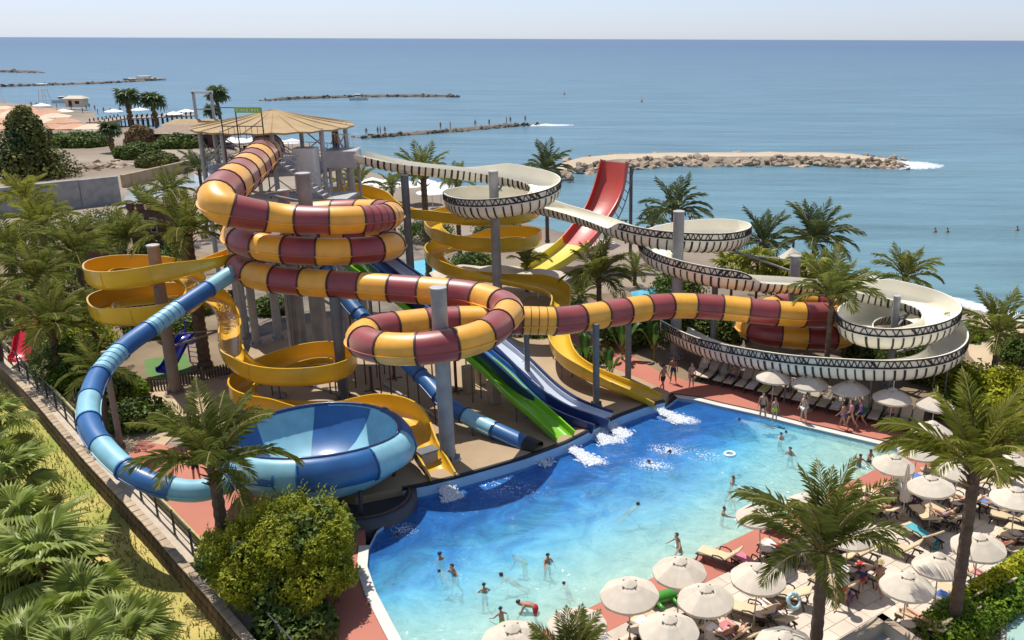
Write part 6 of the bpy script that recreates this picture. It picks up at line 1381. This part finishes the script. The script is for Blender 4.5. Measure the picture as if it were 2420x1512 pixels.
def jet(a, b, n, label, seed):
    rs = random.Random(seed); mb = MB(); d = b - a; side = Vector((-d.y, d.x, 0)).normalized()
    for k in range(n):
        t = rs.random() ** .8; w = .16 + .22 * t; p = a.lerp(b, t) + side * rs.gauss(0, w * .75) + Vector((0, 0, .10 * (1 - t) * rs.random() + .01)); p.z = max(p.z, WATER_Z + .01); ss = rs.uniform(.012, .055); th = rs.uniform(0, 6.28); u = d.normalized()
        vs = [p + u * (math.cos(th + j * 1.0472) * ss * 2.2) + side * (math.sin(th + j * 1.0472) * ss) for j in range(6)] + [p + Vector((0, 0, ss * rs.uniform(.3, 1.0)))]
        mb.add(vs, [(j, (j + 1) % 6, 6) for j in range(6)])
    o = mb.build('water_jet', m_foam, None, True); tag(o, label, 'water jet', kind='stuff')
zt = WATER_Z
for x0, v0, x1, v1, lb in ((1334, 1050, 1408, 1094, 'white water shooting from the green slide'), (1552, 966, 1612, 996, 'white water shooting from the lemon slide'), (1408, 1016, 1440, 1046, 'white water leaving the blue racing lane'), (1440, 1002, 1480, 1032, 'white water leaving the pale racing lane'), (1047, 1150, 1075, 1180, 'white water leaving the mustard slide'), (1250, 1068, 1300, 1100, 'white water leaving the blue pipe')):
    jet(W(x0, v0, .15), W(x1, v1, zt), 900 if x0 != 1250 else 300, lb, x0)
for x, v, rx, ry, n, s, lb in ((1605, 990, 1.1, .6, 300, .14, 'splash below the lemon slide'), (1435, 1036, 1.0, .6, 300, .14, 'splash below the racing lanes'), (1395, 1088, .9, .4, 160, .12, 'foam trail of the green slide'), (1070, 1170, .6, .4, 120, .10, 'splash below the mustard slide'), (1575, 1062, 1.0, .7, 170, .09, 'foam around the swimmers in the deep water'), (1540, 1098, 1.1, .7, 170, .09, 'churned foam in the middle of the deep water'), (1200, 1150, 2.2, 1.0, 150, .07, 'scattered foam below the blue pipe'), (955, 1250, .6, .5, 90, .08, 'foam around the lone swimmer by the basin'), (1660, 1075, 1.4, .9, 110, .07, 'foam drifting towards the shallow water')):
    p = W(x, v, zt); foam('splash', p, rx * 1.15, ry * 1.15, int(n * 2.6), lb, zt + .01, s * .5, int(x), R(-20))
p = W(2128, 390, SEA); foam('surf', p, 8, 6, 1500, 'white surf around the head of the broad breakwater', SEA + .02, .7, 5, .1, .3)
p = W(1290, 296, SEA); foam('surf', p, 8, 3, 260, 'white surf at the head of the anglers breakwater', SEA + .02, .8, 6, .1, .3)
shw = MB(); rs = random.Random(8)
for k in range(700):
    i = rs.randrange(0, 22); q = shore[i].lerp(shore[i + 1], rs.random()); x, y = q.x + rs.uniform(-.6, .9), q.y + rs.uniform(.0, 1.6); s = rs.uniform(.15, .5); shw.add([(x + s * math.cos(j * 1.05) * 1.8, y + s * math.sin(j * 1.05) * .8, SEA + .03) for j in range(6)] + [(x, y, SEA + .1)], [(j, (j + 1) % 6, 6) for j in range(6)])
o = shw.build('surf', m_foam, None, True); tag(o, 'thin white surf line along the beach', 'foam', kind='stuff')
# ---------------------------------------------------------------- far beach
m_awn = mat('awning_coral', (.56, .30, .18), .85, .1, .4, isl=.12); m_awnp = mat('awning_cream', (.66, .52, .38), .85, .1, .4)
aw = 0
rs = random.Random(21); AWN = [(x + rs.uniform(-4, 4), v) for v, xs in ((258, (10, 45)), (266, (5, 40, 75, 105)), (276, (15, 55, 95, 130)), (288, (5, 50, 100, 150)), (302, (20, 70, 125, 180, 215))) for x in xs]
for i, (x, v) in enumerate(AWN):
    p = W(x, v, 1.4); r_ = empty('beach_awning', (p.x, p.y, -1.0), .5 + rs.uniform(-.1, .1), '%s coral sunshade counted row by row from the far end of the beach' % ORD[i], 'sunshade', 'coral sunshades on the left beach'); w = 3.6
    mk('canopy', [(-w, -w * .8, 2.4), (w, -w * .8, 2.4), (w, w * .8, 2.4), (-w, w * .8, 2.4), (-w * .2, 0, 3.3), (w * .2, 0, 3.3)], [(0, 1, 5, 4), (2, 3, 4, 5), (1, 2, 5), (3, 0, 4)], m_awn if i % 3 else m_awnp, r_)
    for sx in (-1, 1): MB().cyl((sx * w * .9, 0, 0), (sx * w * .9, 0, 2.5), .07, n=5).build('pole', m_white, r_)
def far_parasol(x, v, lb, mt=None, s=1.0, zg=-1.2, grp='white parasols on the far beach'):
    p = W(x, v, zg + 2.2); r_ = empty('beach_parasol', (p.x, p.y, zg), 0, lb, 'parasol', grp); MB().lathe([(1.7 * s, 2.0), (1.6 * s, 2.1), (.02, 2.75)], 8).build('canopy', mt or m_white, r_); MB().cyl((0, 0, 0), (0, 0, 2.5), .05, n=5).build('pole', m_white, r_)
for i, (x, v) in enumerate([(98, 248), (150, 262), (268, 262), (410, 268), (440, 262), (330, 258), (546, 330), (570, 332), (600, 330), (640, 332), (690, 334)]):
    far_parasol(x, v, '%s white parasol from the left along the far beach' % ORD[i], s=1.5)
for i, (x, v) in enumerate([(880, 428), (915, 432), (965, 436), (1000, 430), (1040, 440), (1075, 446), (885, 450), (1020, 452)]):
    far_parasol(x, v, '%s white parasol from the left on the beach behind the cream slide' % ORD[i], s=1.25, zg=-.7, grp='white parasols behind the cream slide')
for i, (x, v) in enumerate([(1270, 650), (1090, 640), (1330, 585), (1400, 575), (1175, 640)]):
    far_parasol(x, v, '%s pale sunshade from the left between the lemon coil and the ramp' % ORD[[1, 0, 3, 4, 2][i]], m_canvas, 1.6, -.3, 'pale sunshades beyond the lemon coil')
def hut(x, v, w, d, h, label, mt, roof, rz=0.0, z=-.9):
    p = W(x, v, z); r_ = empty('beach_hut', (p.x, p.y, z), rz, label, 'building'); MB().box((0, 0, h / 2), (w, d, h)).build('wall', mt, r_)
    mk('roof', [(-w * .6, -d * .65, h), (w * .6, -d * .65, h), (w * .6, d * .65, h), (-w * .6, d * .65, h), (-w * .4, 0, h + .25 * d), (w * .4, 0, h + .25 * d)], [(0, 1, 5, 4), (2, 3, 4, 5), (1, 2, 5), (3, 0, 4), (3, 2, 1, 0)], roof, r_)
    MB().box((-w * .2, -d / 2 - .03, h * .4), (w * .18, .08, h * .75)).build('door', m_dark, r_); MB().box((w * .2, -d / 2 - .03, h * .55), (w * .25, .08, h * .35)).build('window', m_dark, r_)
hut(460, 350, 13, 6, 3.2, 'dark beach hut beside the tower columns', m_brick, m_woodd); hut(183, 252, 5.5, 3.5, 2.6, 'cream kiosk on the far beach', m_awnp, m_canvas); hut(470, 322, 12, 5, 2.6, 'low tan roofed bar behind the dark hut', m_woodd, m_thatch)
p = W(108, 250, -1.2); r_ = empty('lifeguard_tower', tuple(p), 0, 'white lifeguard tower on the far beach', 'tower')
for x in (-1, 1):
    for y in (-1, 1): MB().cyl((x * 1.4, y * 1.4, 0), (x * .9, y * .9, 5.0), .12, n=5).build('leg', m_white, r_)
MB().box((0, 0, 5.2), (2.4, 2.4, .2)).build('deck', m_white, r_); MB().box((0, 0, 7.0), (2.8, 2.8, .2)).build('roof', m_white, r_)
for x in (-1, 1): MB().cyl((x, 1, 5.2), (x, 1, 7.0), .08, n=5).build('roof_post', m_white, r_)
p0, p1 = W(470, 322, -1.0), W(512, 322, -1.0); r_ = empty('gate_frame', tuple(p0), 0, 'tall white gate frame on the far beach', 'gate')
hh = WY(470, 218, p0.y).z + 1.0; dx = p1.x - p0.x
for x in (0, dx): MB().box((x, 0, hh / 2), (.5, .5, hh)).build('post', m_steel, r_)
MB().box((dx / 2, 0, hh), (dx + .8, .5, .6)).build('lintel', m_white, r_); MB().box((dx / 2, 0, hh * .62), (dx, .3, .25)).build('crossbar', m_steel, r_)
def pier(px, label, n, zt=.2):
    a, b = W(*px[0], zt), W(*px[1], zt); d = b - a; root = empty('pier', tuple(a), 0, label, 'pier', 'bathing piers'); rz = math.atan2(d.y, d.x); MB().box((d.x / 2, d.y / 2, 0), (d.length, 4.5, .3), rz).build('deck', m_woodd, root); up = Vector((-d.y, d.x, 0)).normalized()
    for k in range(n):
        for s_ in (-1.8, 1.8): q = d * ((k + .5) / n) + up * s_; MB().cyl((q.x, q.y, -3.2), (q.x, q.y, .9), .18, n=6).build('pile', m_wood, root)
pier([(225, 290), (300, 277)], 'wooden bathing pier left of the two fan palms', 8); pier([(300, 280), (462, 272)], 'longer wooden bathing pier behind the two fan palms', 14)
p = W(8, 240, -1); r_ = empty('flag', tuple(p), 0, 'red flag on a pole at the left edge', 'flag'); MB().cyl((0, 0, 0), (0, 0, 15), .12, n=6).build('pole', m_white, r_)
vs = [(x * .6 - 6.0 * 1, math.sin(x) * .25, z) for x in range(11) for z in (11.2 - .1 * x * 0, 14.6)]; mk('cloth', [(-6 + x * .6, math.sin(x * .9) * .3, z + math.sin(x * .6) * .2) for x in range(11) for z in (11.0, 14.6)], [(2 * i, 2 * i + 2, 2 * i + 3, 2 * i + 1) for i in range(10)], m_rplay, r_)
def boat(x, v, L_, label, rz=.1):
    p = W(x, v, SEA); r_ = empty('boat', (p.x, p.y, SEA), rz, label, 'boat', 'small boats'); n = 9; vs = []; fs = []
    for i in range(n):
        t = i / (n - 1); w = L_ * .16 * (1 - max(0, t - .45) ** 2 * 3.2); xx = (t - .5) * L_
        vs += [(xx, -w, .9), (xx, -w * .6, -.2), (xx, w * .6, -.2), (xx, w, .9)]
    for i in range(n - 1):
        for j in range(3): fs.append((i * 4 + j, (i + 1) * 4 + j, (i + 1) * 4 + j + 1, i * 4 + j + 1))
    fs += [(0, 1, 2, 3)] ; mk('hull', vs, fs, m_white, r_); MB().box((0, 0, .75), (L_ * .8, L_ * .22, .1)).build('deck', m_woodd, r_); MB().box((-L_ * .05, 0, 1.5), (L_ * .3, L_ * .18, 1.3), bev=.1).build('cabin', m_white, r_); MB().box((-L_ * .05, 0, 1.7), (L_ * .305, L_ * .185, .4)).build('window', m_dark, r_)
boat(848, 236, 7, 'white motor boat in front of the long far breakwater'); boat(345, 189, 22, 'white boat moored at the end of the left breakwater', .05); boat(150, 242, 7, 'small white boat off the far beach', .4)
m_buoy = mat('buoy_orange', (.70, .30, .06), .5, .1)
for x, v, lb in ((1333, 223, 'orange buoy far out above the anglers breakwater'), (1516, 240, 'second orange buoy nearer the broad breakwater')):
    p = W(x, v, SEA); r_ = empty('buoy', (p.x, p.y, SEA), 0, lb, 'buoy'); MB().lathe([(.02, -.3), (.45, -.1), (.5, .25), (.25, .55), (.08, 1.0), (.02, 1.1)], 10).build('float', m_buoy, r_, True); MB().cyl((0, 0, 1.0), (0, 0, 1.4), .06, n=5).build('mast', m_steeld, r_)
# ---------------------------------------------------------------- lamps, gazebo, bottom right corner
for x, v, Y, lb in ((1630, 512, 88, 'street lamp with a flat arm right of the palm by the shore'), (1875, 562, 76, 'street lamp with a flat arm in front of the large spreading palm'), (1478, 520, 92, 'street lamp beside the red ramp')):
    p = WY(x, v, Y); r_ = empty('street_lamp', (p.x, Y, -.1), 0, lb, 'lamp', 'promenade lamps'); MB().box((0, 0, (p.z + .1) / 2), (.2, .2, p.z + .1)).build('pole', m_postd, r_); MB().box((.5 if x == 1630 else -.5, 0, p.z + .1), (1.5, .22, .12)).build('lamp_head', m_postd, r_)
p = WY(1870, 605, 69); r_ = empty('gazebo', (p.x, 69, -.1), 0, 'small grey pointed gazebo roof by the shore', 'gazebo'); MB().lathe([(1.7, p.z - .5), (.9, p.z + .1), (.05, p.z + .8)], 8).build('roof', m_canvas2, r_)
for k in range(4): a = k * 1.5708 + .6; MB().cyl((1.4 * math.cos(a), 1.4 * math.sin(a), 0), (1.4 * math.cos(a), 1.4 * math.sin(a), p.z - .4), .08, n=6).build('post', m_woodd, r_)
m_stucco = mat('parapet_stucco', (.50, .44, .33), .85, .08, 2); zr = 2.3; a = W(2085, 1470, zr); b = W(1900, 1585, zr); c = W(2330, 1640, zr); r_ = empty('kiosk_roof', (a.x, a.y, 0), 0, 'flat roof corner with beige parapet at the bottom edge', 'building')
for q, nm_ in ((b, 'parapet'), (c, 'parapet')):
    d = q - a; MB().box((d.x / 2, d.y / 2, zr - .1), (d.length + .2, .22, .5), math.atan2(d.y, d.x)).build('parapet', m_stucco, r_); MB().box((d.x / 2, d.y / 2, zr + .17), (d.length + .3, .30, .06), math.atan2(d.y, d.x)).build('parapet_cap', m_cap, r_); MB().box((d.x / 2, d.y / 2, (zr - .4) / 2), (d.length, .16, zr - .4), math.atan2(d.y, d.x)).build('wall', m_stucco, r_)
e = b + (c - a); mk('roof', [(0, -.15, zr - .3), tuple((b - a).to_2d()) + (zr - .3,), tuple((e - a).to_2d()) + (zr - .3,), tuple((c - a).to_2d()) + (zr - .3,)], [(0, 1, 2, 3)], m_steel, r_)
for k in range(3): q = (c - a) * (.2 + .2 * k) + (b - a) * .35; MB().box((q.x, q.y, zr - .2), (1.6, .12, .12), math.atan2((b - a).y, (b - a).x)).build('roof_joist', m_stucco, r_)
o = poly_sheet('play_pool', [[W(x, y, .06).to_2d() for x, y in [(2375, 1512), (2380, 1470), (2405, 1440), (2460, 1420), (2600, 1420), (2600, 1640), (2400, 1640)]]], .06, mat('children_pool_water', (.34, .50, .44), .15, .1, .8, .2, 5, coord='World'), .05); tag(o, 'pale turquoise children pool in the bottom corner', kind='structure')
tag(poly_sheet('lawn', [[W(x, y, .05).to_2d() for x, y in [(2230, 1512), (2300, 1420), (2440, 1330), (2640, 1250), (2640, 1430), (2460, 1410), (2395, 1435), (2365, 1475), (2360, 1600), (2250, 1600)]]], .045, mat('lawn_green', (.10, .12, .02), .95, .0, 1.2, .5, 20, col2=(.20, .17, .05), coord='World'), .1), 'worn lawn behind the clipped hedge', kind='structure')
SK = [mat('skin_%d' % i, c_, .55, .06, 6, spec=.3) for i, c_ in enumerate(((.52, .30, .20), (.42, .22, .14), (.60, .36, .26), (.30, .155, .095)))]
CL = {n_: mat('cloth_' + n_, c_, .85, .08, 8) for n_, c_ in dict(red=(.45, .02, .03), black=(.02, .02, .025), navy=(.025, .035, .12), lime=(.42, .62, .03), white=(.75, .74, .72), purple=(.22, .10, .32), pink=(.60, .22, .30), blue=(.06, .18, .50), teal=(.05, .32, .36), orange=(.62, .24, .05), grey=(.25, .26, .30), straw=(.52, .40, .20)).items()}
HR = [mat('hair_%d' % i, c_, .6, .2, 20) for i, c_ in enumerate(((.018, .012, .008), (.05, .028, .014), (.16, .09, .035), (.30, .20, .09)))]
_mc = {}
def tint(me, mt):
    k = (me.name, mt.name)
    if k not in _mc: c = me.copy(); c.materials.clear(); c.materials.append(mt); _mc[k] = c
    return _mc[k]
m_eye = mat('eye_dark', (.02, .015, .012), .3, .1); eye_me = MB().lathe([(.001, -.011), (.011, -.004), (.011, .004), (.001, .011)], 6).mesh('eye', m_eye)
def person(pos, pose, rz, label, skin_i=0, hair_i=0, wear=(('trunks', 'navy'),), s=1.0, longh=False, hat=None, hip=None, group=None, minimal=False):
    P = PMESH[pose]; z = (hip if hip is not None else pos[2] - P['low'] * s); r = empty('person', (pos[0], pos[1], z), rz, label, 'person', group); r.scale = (s, s, s)
    bd = mo('body', tint(P['body'], SK[skin_i]), r)
    if minimal: return r
    mo('hair', tint(P['hairl' if longh else 'hair'], HR[hair_i]), r)
    for k, cc in wear: mo(P[k].name.split('.')[0], tint(P[k], CL[cc]), r)
    J = P['J']; f = (J['nose'] - J['jaw']).normalized(); 
    for s_ in (-1, 1): mo('eye', eye_me, bd, J['jaw'] + (J['skull'] - J['jaw']) * .75 + f * .09 + Vector((s_ * .032, 0, 0)))
    if hat:
        up = (J['crown'] - J['jaw']); mb = MB(); mb.lathe([(.22, .0), (.21, .015), (.115, .02), (.10, .11), (.02, .13)], 14); mb.build('sun_hat', CL[hat], r, True, J['skull'] + up.normalized() * .05)
    return r
RZ = lambda deg: R(deg)
FL = lambda x, v: .03
def on(x, v, z=.03): return W(x, v, z)
person(on(1985, 1437), 'walk', R(150), 'man in white shirt and red shorts walking on the terrace', 0, 1, (('trunks', 'red'), ('shirt', 'white')), 1.03, hat='white')
person(on(2033, 1401), 'walk', R(170), 'child in dark top and red shorts walking on the terrace', 1, 1, (('trunks', 'red'), ('shirt', 'navy')), .72)
person(on(2073, 1407), 'walk', R(30), 'woman in a straw hat and red top beside the big parasol', 1, 1, (('brief', 'lime'), ('top', 'red')), .86, True, hat='straw')
person(on(1801, 994), 'stand', R(160), 'bather in black trunks standing at the pool edge', 0, 1, (('brief', 'black'),), 1.0)
person(on(1829, 997), 'stand', R(190), 'child in lime green trunks standing at the pool edge', 0, 2, (('trunks', 'lime'),), .82)
person(on(1897, 999), 'stand', R(120), 'woman in pale swimsuit standing alone on the red deck', 2, 2, (('brief', 'white'), ('top', 'white')), .98, True)
person(on(1990, 1014), 'walk', R(60), 'bather in purple on the red deck, first of a group of three', 1, 0, (('brief', 'purple'), ('top', 'purple')), .95, True)
person(on(2009, 1010), 'walk', R(80), 'bather in pink on the red deck, middle of a group of three', 2, 1, (('shirt', 'pink'), ('brief', 'black')), .95, True)
person(on(2030, 1008), 'walk', R(95), 'bather in violet shirt on the red deck, last of a group of three', 1, 1, (('shirt', 'purple'), ('trunks', 'navy')), .95)
person(on(1633, 918), 'stand', R(200), 'woman in a red bikini in the shade by the loungers', 2, 2, (('brief', 'red'), ('top', 'red')), .95, True)
person(on(1566, 925), 'walk', R(220), 'man in dark trunks in the shade beside the lemon slide', 1, 0, (('trunks', 'black'),), 1.0)
person(on(1590, 905), 'stand', R(160), 'man standing in the shade behind the lemon slide', 3, 0, (('trunks', 'navy'),), 1.0)
person(on(466, 1138), 'stand', R(40), 'person in dark trunks on the red deck behind the shaggy palm', 1, 0, (('trunks', 'black'),), .95)
person(on(2116, 1190), 'stand', R(200), 'person in a white robe beside the folded parasol', 1, 0, (('shirt', 'white'), ('trunks', 'white')), .95)
# bathers in the pool, standing or swimming on its floor
def depth_at(x, v):
    p = P_(x, v); best = 9
    for nm_ in ('deep_floor', 'shallow_floor', 'beach_floor'):
        for vv in bpy.data.objects[nm_].data.vertices:
            d = (vv.co.x - p.x) ** 2 + (vv.co.y - p.y) ** 2
            if d < best: best = d; z = vv.co.z
    return z if best < 9 else -.8
BATH = [(1043, 1322, 'wade', 40, 1, .95, 'bather holding a child, upper one of the pair near the bush'), (1075, 1352, 'wade', 140, 0, 1.0, 'bare backed bather beside the pair near the bush'), (1054, 1356, 'swim', 60, 0, .7, 'child swimming between the bathers near the bush'), (1145, 1400, 'wade', 20, 1, .8, 'bather wading below the pair near the bush'), (1240, 1318, 'bend', 60, 1, .9, 'bather stooping in the shallow water, left of two'), (1293, 1326, 'reach', 200, 1, .9, 'bather with dark hair right of the stooping one'), (1212, 1362, 'swim', 80, 0, .95, 'bather floating face down in the shallows'), (1266, 1448, 'bend', 80, 1, 1.05, 'man bending over at the near edge of the pool'), (1342, 1390, 'swim', 30, 0, .7, 'child diving in the shallow water'), (1605, 1296, 'wade', 110, 0, 1.05, 'man standing behind the parasol nearest the water'), (1485, 1198, 'swim', 300, 0, .95, 'lone dark haired swimmer in the middle of the pool'), (1706, 1216, 'reach', 270, 1, .9, 'bather stretching an arm in the turquoise water'), (1726, 1142, 'wade', 250, 1, .95, 'bather wading near the swim ring, dark trunks'), (1733, 1172, 'bend', 120, 1, .75, 'child stooping below the wading bather'), (1535, 1092, 'wade', 160, 1, 1.0, 'man chest deep in the churned blue water'), (1573, 1058, 'swim', 200, 1, 1.0, 'swimmer in white foam behind the man in blue water'), (1843, 1036, 'reach', 200, 2, .85, 'bather with fair hair near the white coping'), (1868, 1072, 'wade', 150, 0, .95, 'bather seen from behind left of the front palm fronds'), (1876, 1020, 'swim', 100, 2, .9, 'swimmer touching the white coping'), (1765, 996, 'swim', 60, 0, .9, 'swimmer in the dark corner near the white coping'), (2052, 1090, 'reach', 210, 3, .95, 'tanned bather at the far corner of the pool'), (2028, 1100, 'wade', 190, 3, .95, 'second tanned bather at the far corner of the pool'), (956, 1254, 'swim', 150, 0, .9, 'swimmer kicking up foam beside the dark basin'), (1186, 1470, 'wade', 30, 1, .8, 'child wading at the bottom edge beside the last parasol'), (888, 1268, 'swim', 10, 3, .8, 'dark head of a swimmer beside the bush')]
for x, v, ps, rz, sk, s, lb in BATH:
    s *= .9; zf = depth_at(x, v); p = W(x, v, WATER_Z)
    if ps == 'swim': person((p.x, p.y, 0), 'swim', R(rz), lb, sk, random.choice((0, 0, 1)), (('trunks', random.choice(('navy', 'black', 'red', 'blue', 'orange', 'pink'))),), s, hip=WATER_Z - .30 * s)
    else:
        low = PMESH[ps]['low'] * s; hip = zf - low if zf > -.7 else min(zf - low, WATER_Z - .30 * s)
        person((p.x, p.y, 0), ps, R(rz), lb, sk, random.choice((0, 0, 1)), (('trunks', random.choice(('navy', 'red', 'teal', 'blue', 'lime', 'black', 'orange'))),), s, hip=min(hip, WATER_Z + (.02 if ps != 'bend' else .25)))
# people resting on loungers
rr = random.Random(5); rz0 = math.atan2(ta.y, ta.x) + math.pi
for i, s_, p in TERR:
    if (i, s_) in ((8, 1), (16, -1), (18, 1), (18, -1), (22, 1), (12, 1), (15, 1), (7, -1), (9, 1), (17, 1), (24, 1), (14, 1), (20, 1), (23, 1), (21, 1), (10, -1), (11, -1), (19, -1), (13, 1)):
        ps = rr.choice(('recline', 'lie', 'recline', 'sit')); rz = rz0 + math.pi; cl = rr.choice(('navy', 'red', 'black', 'pink', 'teal', 'blue', 'orange')); fem = rr.random() < .5
        hz = .55; off = Vector((math.sin(-rz0), math.cos(rz0), 0)) * .1
        lb = '%s in %s swimwear %s the lounger %s' % ('sunbather', cl, {'sit': 'sitting on', 'lie': 'lying flat on', 'recline': 'reclining on'}[ps], pn[i])
        if len(lb.split()) > 16: lb = lb.replace('sunbather in %s swimwear ' % cl, '%s clad sunbather ' % cl).replace(' the lounger', '')
        person((p.x, p.y, 0), ps, rz, lb if lb.split()[-1] != 'x' else lb, rr.randrange(4), rr.randrange(3), (('brief', cl), ('top', cl)) if fem else (('trunks', cl),), .97, fem, hip=hz)
for k, lb in ((3, 'pink skinned sunbather reclining on the fourth lounger behind the red deck'), (8, 'sunbather reclining under the first parasol behind the red deck'), (16, 'sunbather sitting by the table behind the red deck')):
    p = LOUNGE_SPOTS[k]; person((p.x, p.y, 0), 'recline' if k != 16 else 'sit', R(-28) + math.pi, lb, 0, 1, (('trunks', 'navy'),), .95, hip=.55)
# small far figures
for i, (x, v) in enumerate([(866, 320), (893, 318), (899, 317), (910, 317), (1041, 306), (1064, 304), (1123, 300), (1156, 298), (1197, 293), (1206, 292), (1241, 289)]):
    p = W(x, v, SEA + .9); person((p.x, p.y, SEA + .85), 'stand', i, '%s angler from the left on the low dark breakwater' % ORD[i], 3, 0, (('trunks', 'navy'),), 1.1, group='anglers on the low breakwater', minimal=True)
for i, (x, v) in enumerate([(75, 254), (88, 255), (135, 258), (205, 262), (212, 258), (232, 272), (246, 268), (262, 270), (170, 262), (225, 262), (285, 268), (196, 268)]):
    p = W(x, v, -1.3); person((p.x, p.y, -1.3), 'stand', i, '%s bather from the left on the sand of the far beach' % ORD[[0, 1, 2, 5, 6, 8, 9, 10, 3, 7, 11, 4][i]], 3, 0, (), 1.1, group='bathers on the far beach', minimal=True)
for x, v, lb in ((2211, 549, 'dark head of a swimmer in the sea, left of two'), (2240, 549, 'dark head of a swimmer in the sea, right of two'), (2405, 545, 'swimmer in the sea at the right edge')):
    p = W(x, v, SEA); person((p.x, p.y, 0), 'wade', .5, lb, 1, 0, (), 1.0, hip=SEA - .25)
for x, v, Y, z, lb in ((800, 372, 64.5, 11.9, 'person waiting at the launch box of the cream slide'), (792, 372, 65.5, 11.9, 'second person waiting behind the launch box of the cream slide')):
    p = WY(x, v, Y); person((p.x, Y, 12.3), 'stand', R(120), lb, 1, 0, (('trunks', 'navy'),), 1.0)

# small things left about the terrace
m_bag = [mat('bag_%d' % i, c_, .8, .1, 6) for i, c_ in enumerate(((.05, .10, .30), (.45, .10, .12), (.50, .40, .22), (.04, .25, .27), (.30, .12, .28)))]
rb = random.Random(12)
bagm = []
for q in m_bag:
    mb = MB(); mb.box((0, 0, .16), (.42, .18, .32), bev=.05); mb.tube([(-.12, 0, .3), (-.1, 0, .5), (.1, 0, .5), (.12, 0, .3)], .015, 5); bagm.append(mb.mesh('beach_bag', q))
BAGC = ['navy', 'red', 'straw coloured', 'teal', 'plum']
for i, s_, p in TERR:
    if (i * 2 + s_) % 3 == 0:
        k = rb.randrange(5); d = Vector((tb.x, tb.y, 0)); q = p + d * .75
        o = mo('beach_bag', bagm[k], None, (q.x, q.y, .03), (0, 0, rb.uniform(0, 3))); tag(o, '%s beach bag beside the lounger %s' % (BAGC[k], pn[i]) if len(pn[i].split()) < 10 else '%s beach bag %s' % (BAGC[k], pn[i]), 'bag', 'beach bags on the terrace')
p = W(1875, 1425, .35); o = mo('swim_ring', bpy.data.objects['swim_ring'].data.copy(), None, (p.x, p.y, .45), (R(60), 0, .5)); o.data.materials.clear(); o.data.materials.append(mat('swim_ring_teal', (.12, .45, .55), .35, .0, 9, col2=(.70, .75, .75))); tag(o, 'blue patterned swim ring leaning by the front palm', 'swim ring')
print('objects', len(bpy.data.objects), 'meshes', len(bpy.data.meshes), 'tris', sum(len(m.loop_triangles) if m.loop_triangles else sum(len(p.vertices) - 2 for p in m.polygons) for m in bpy.data.meshes))
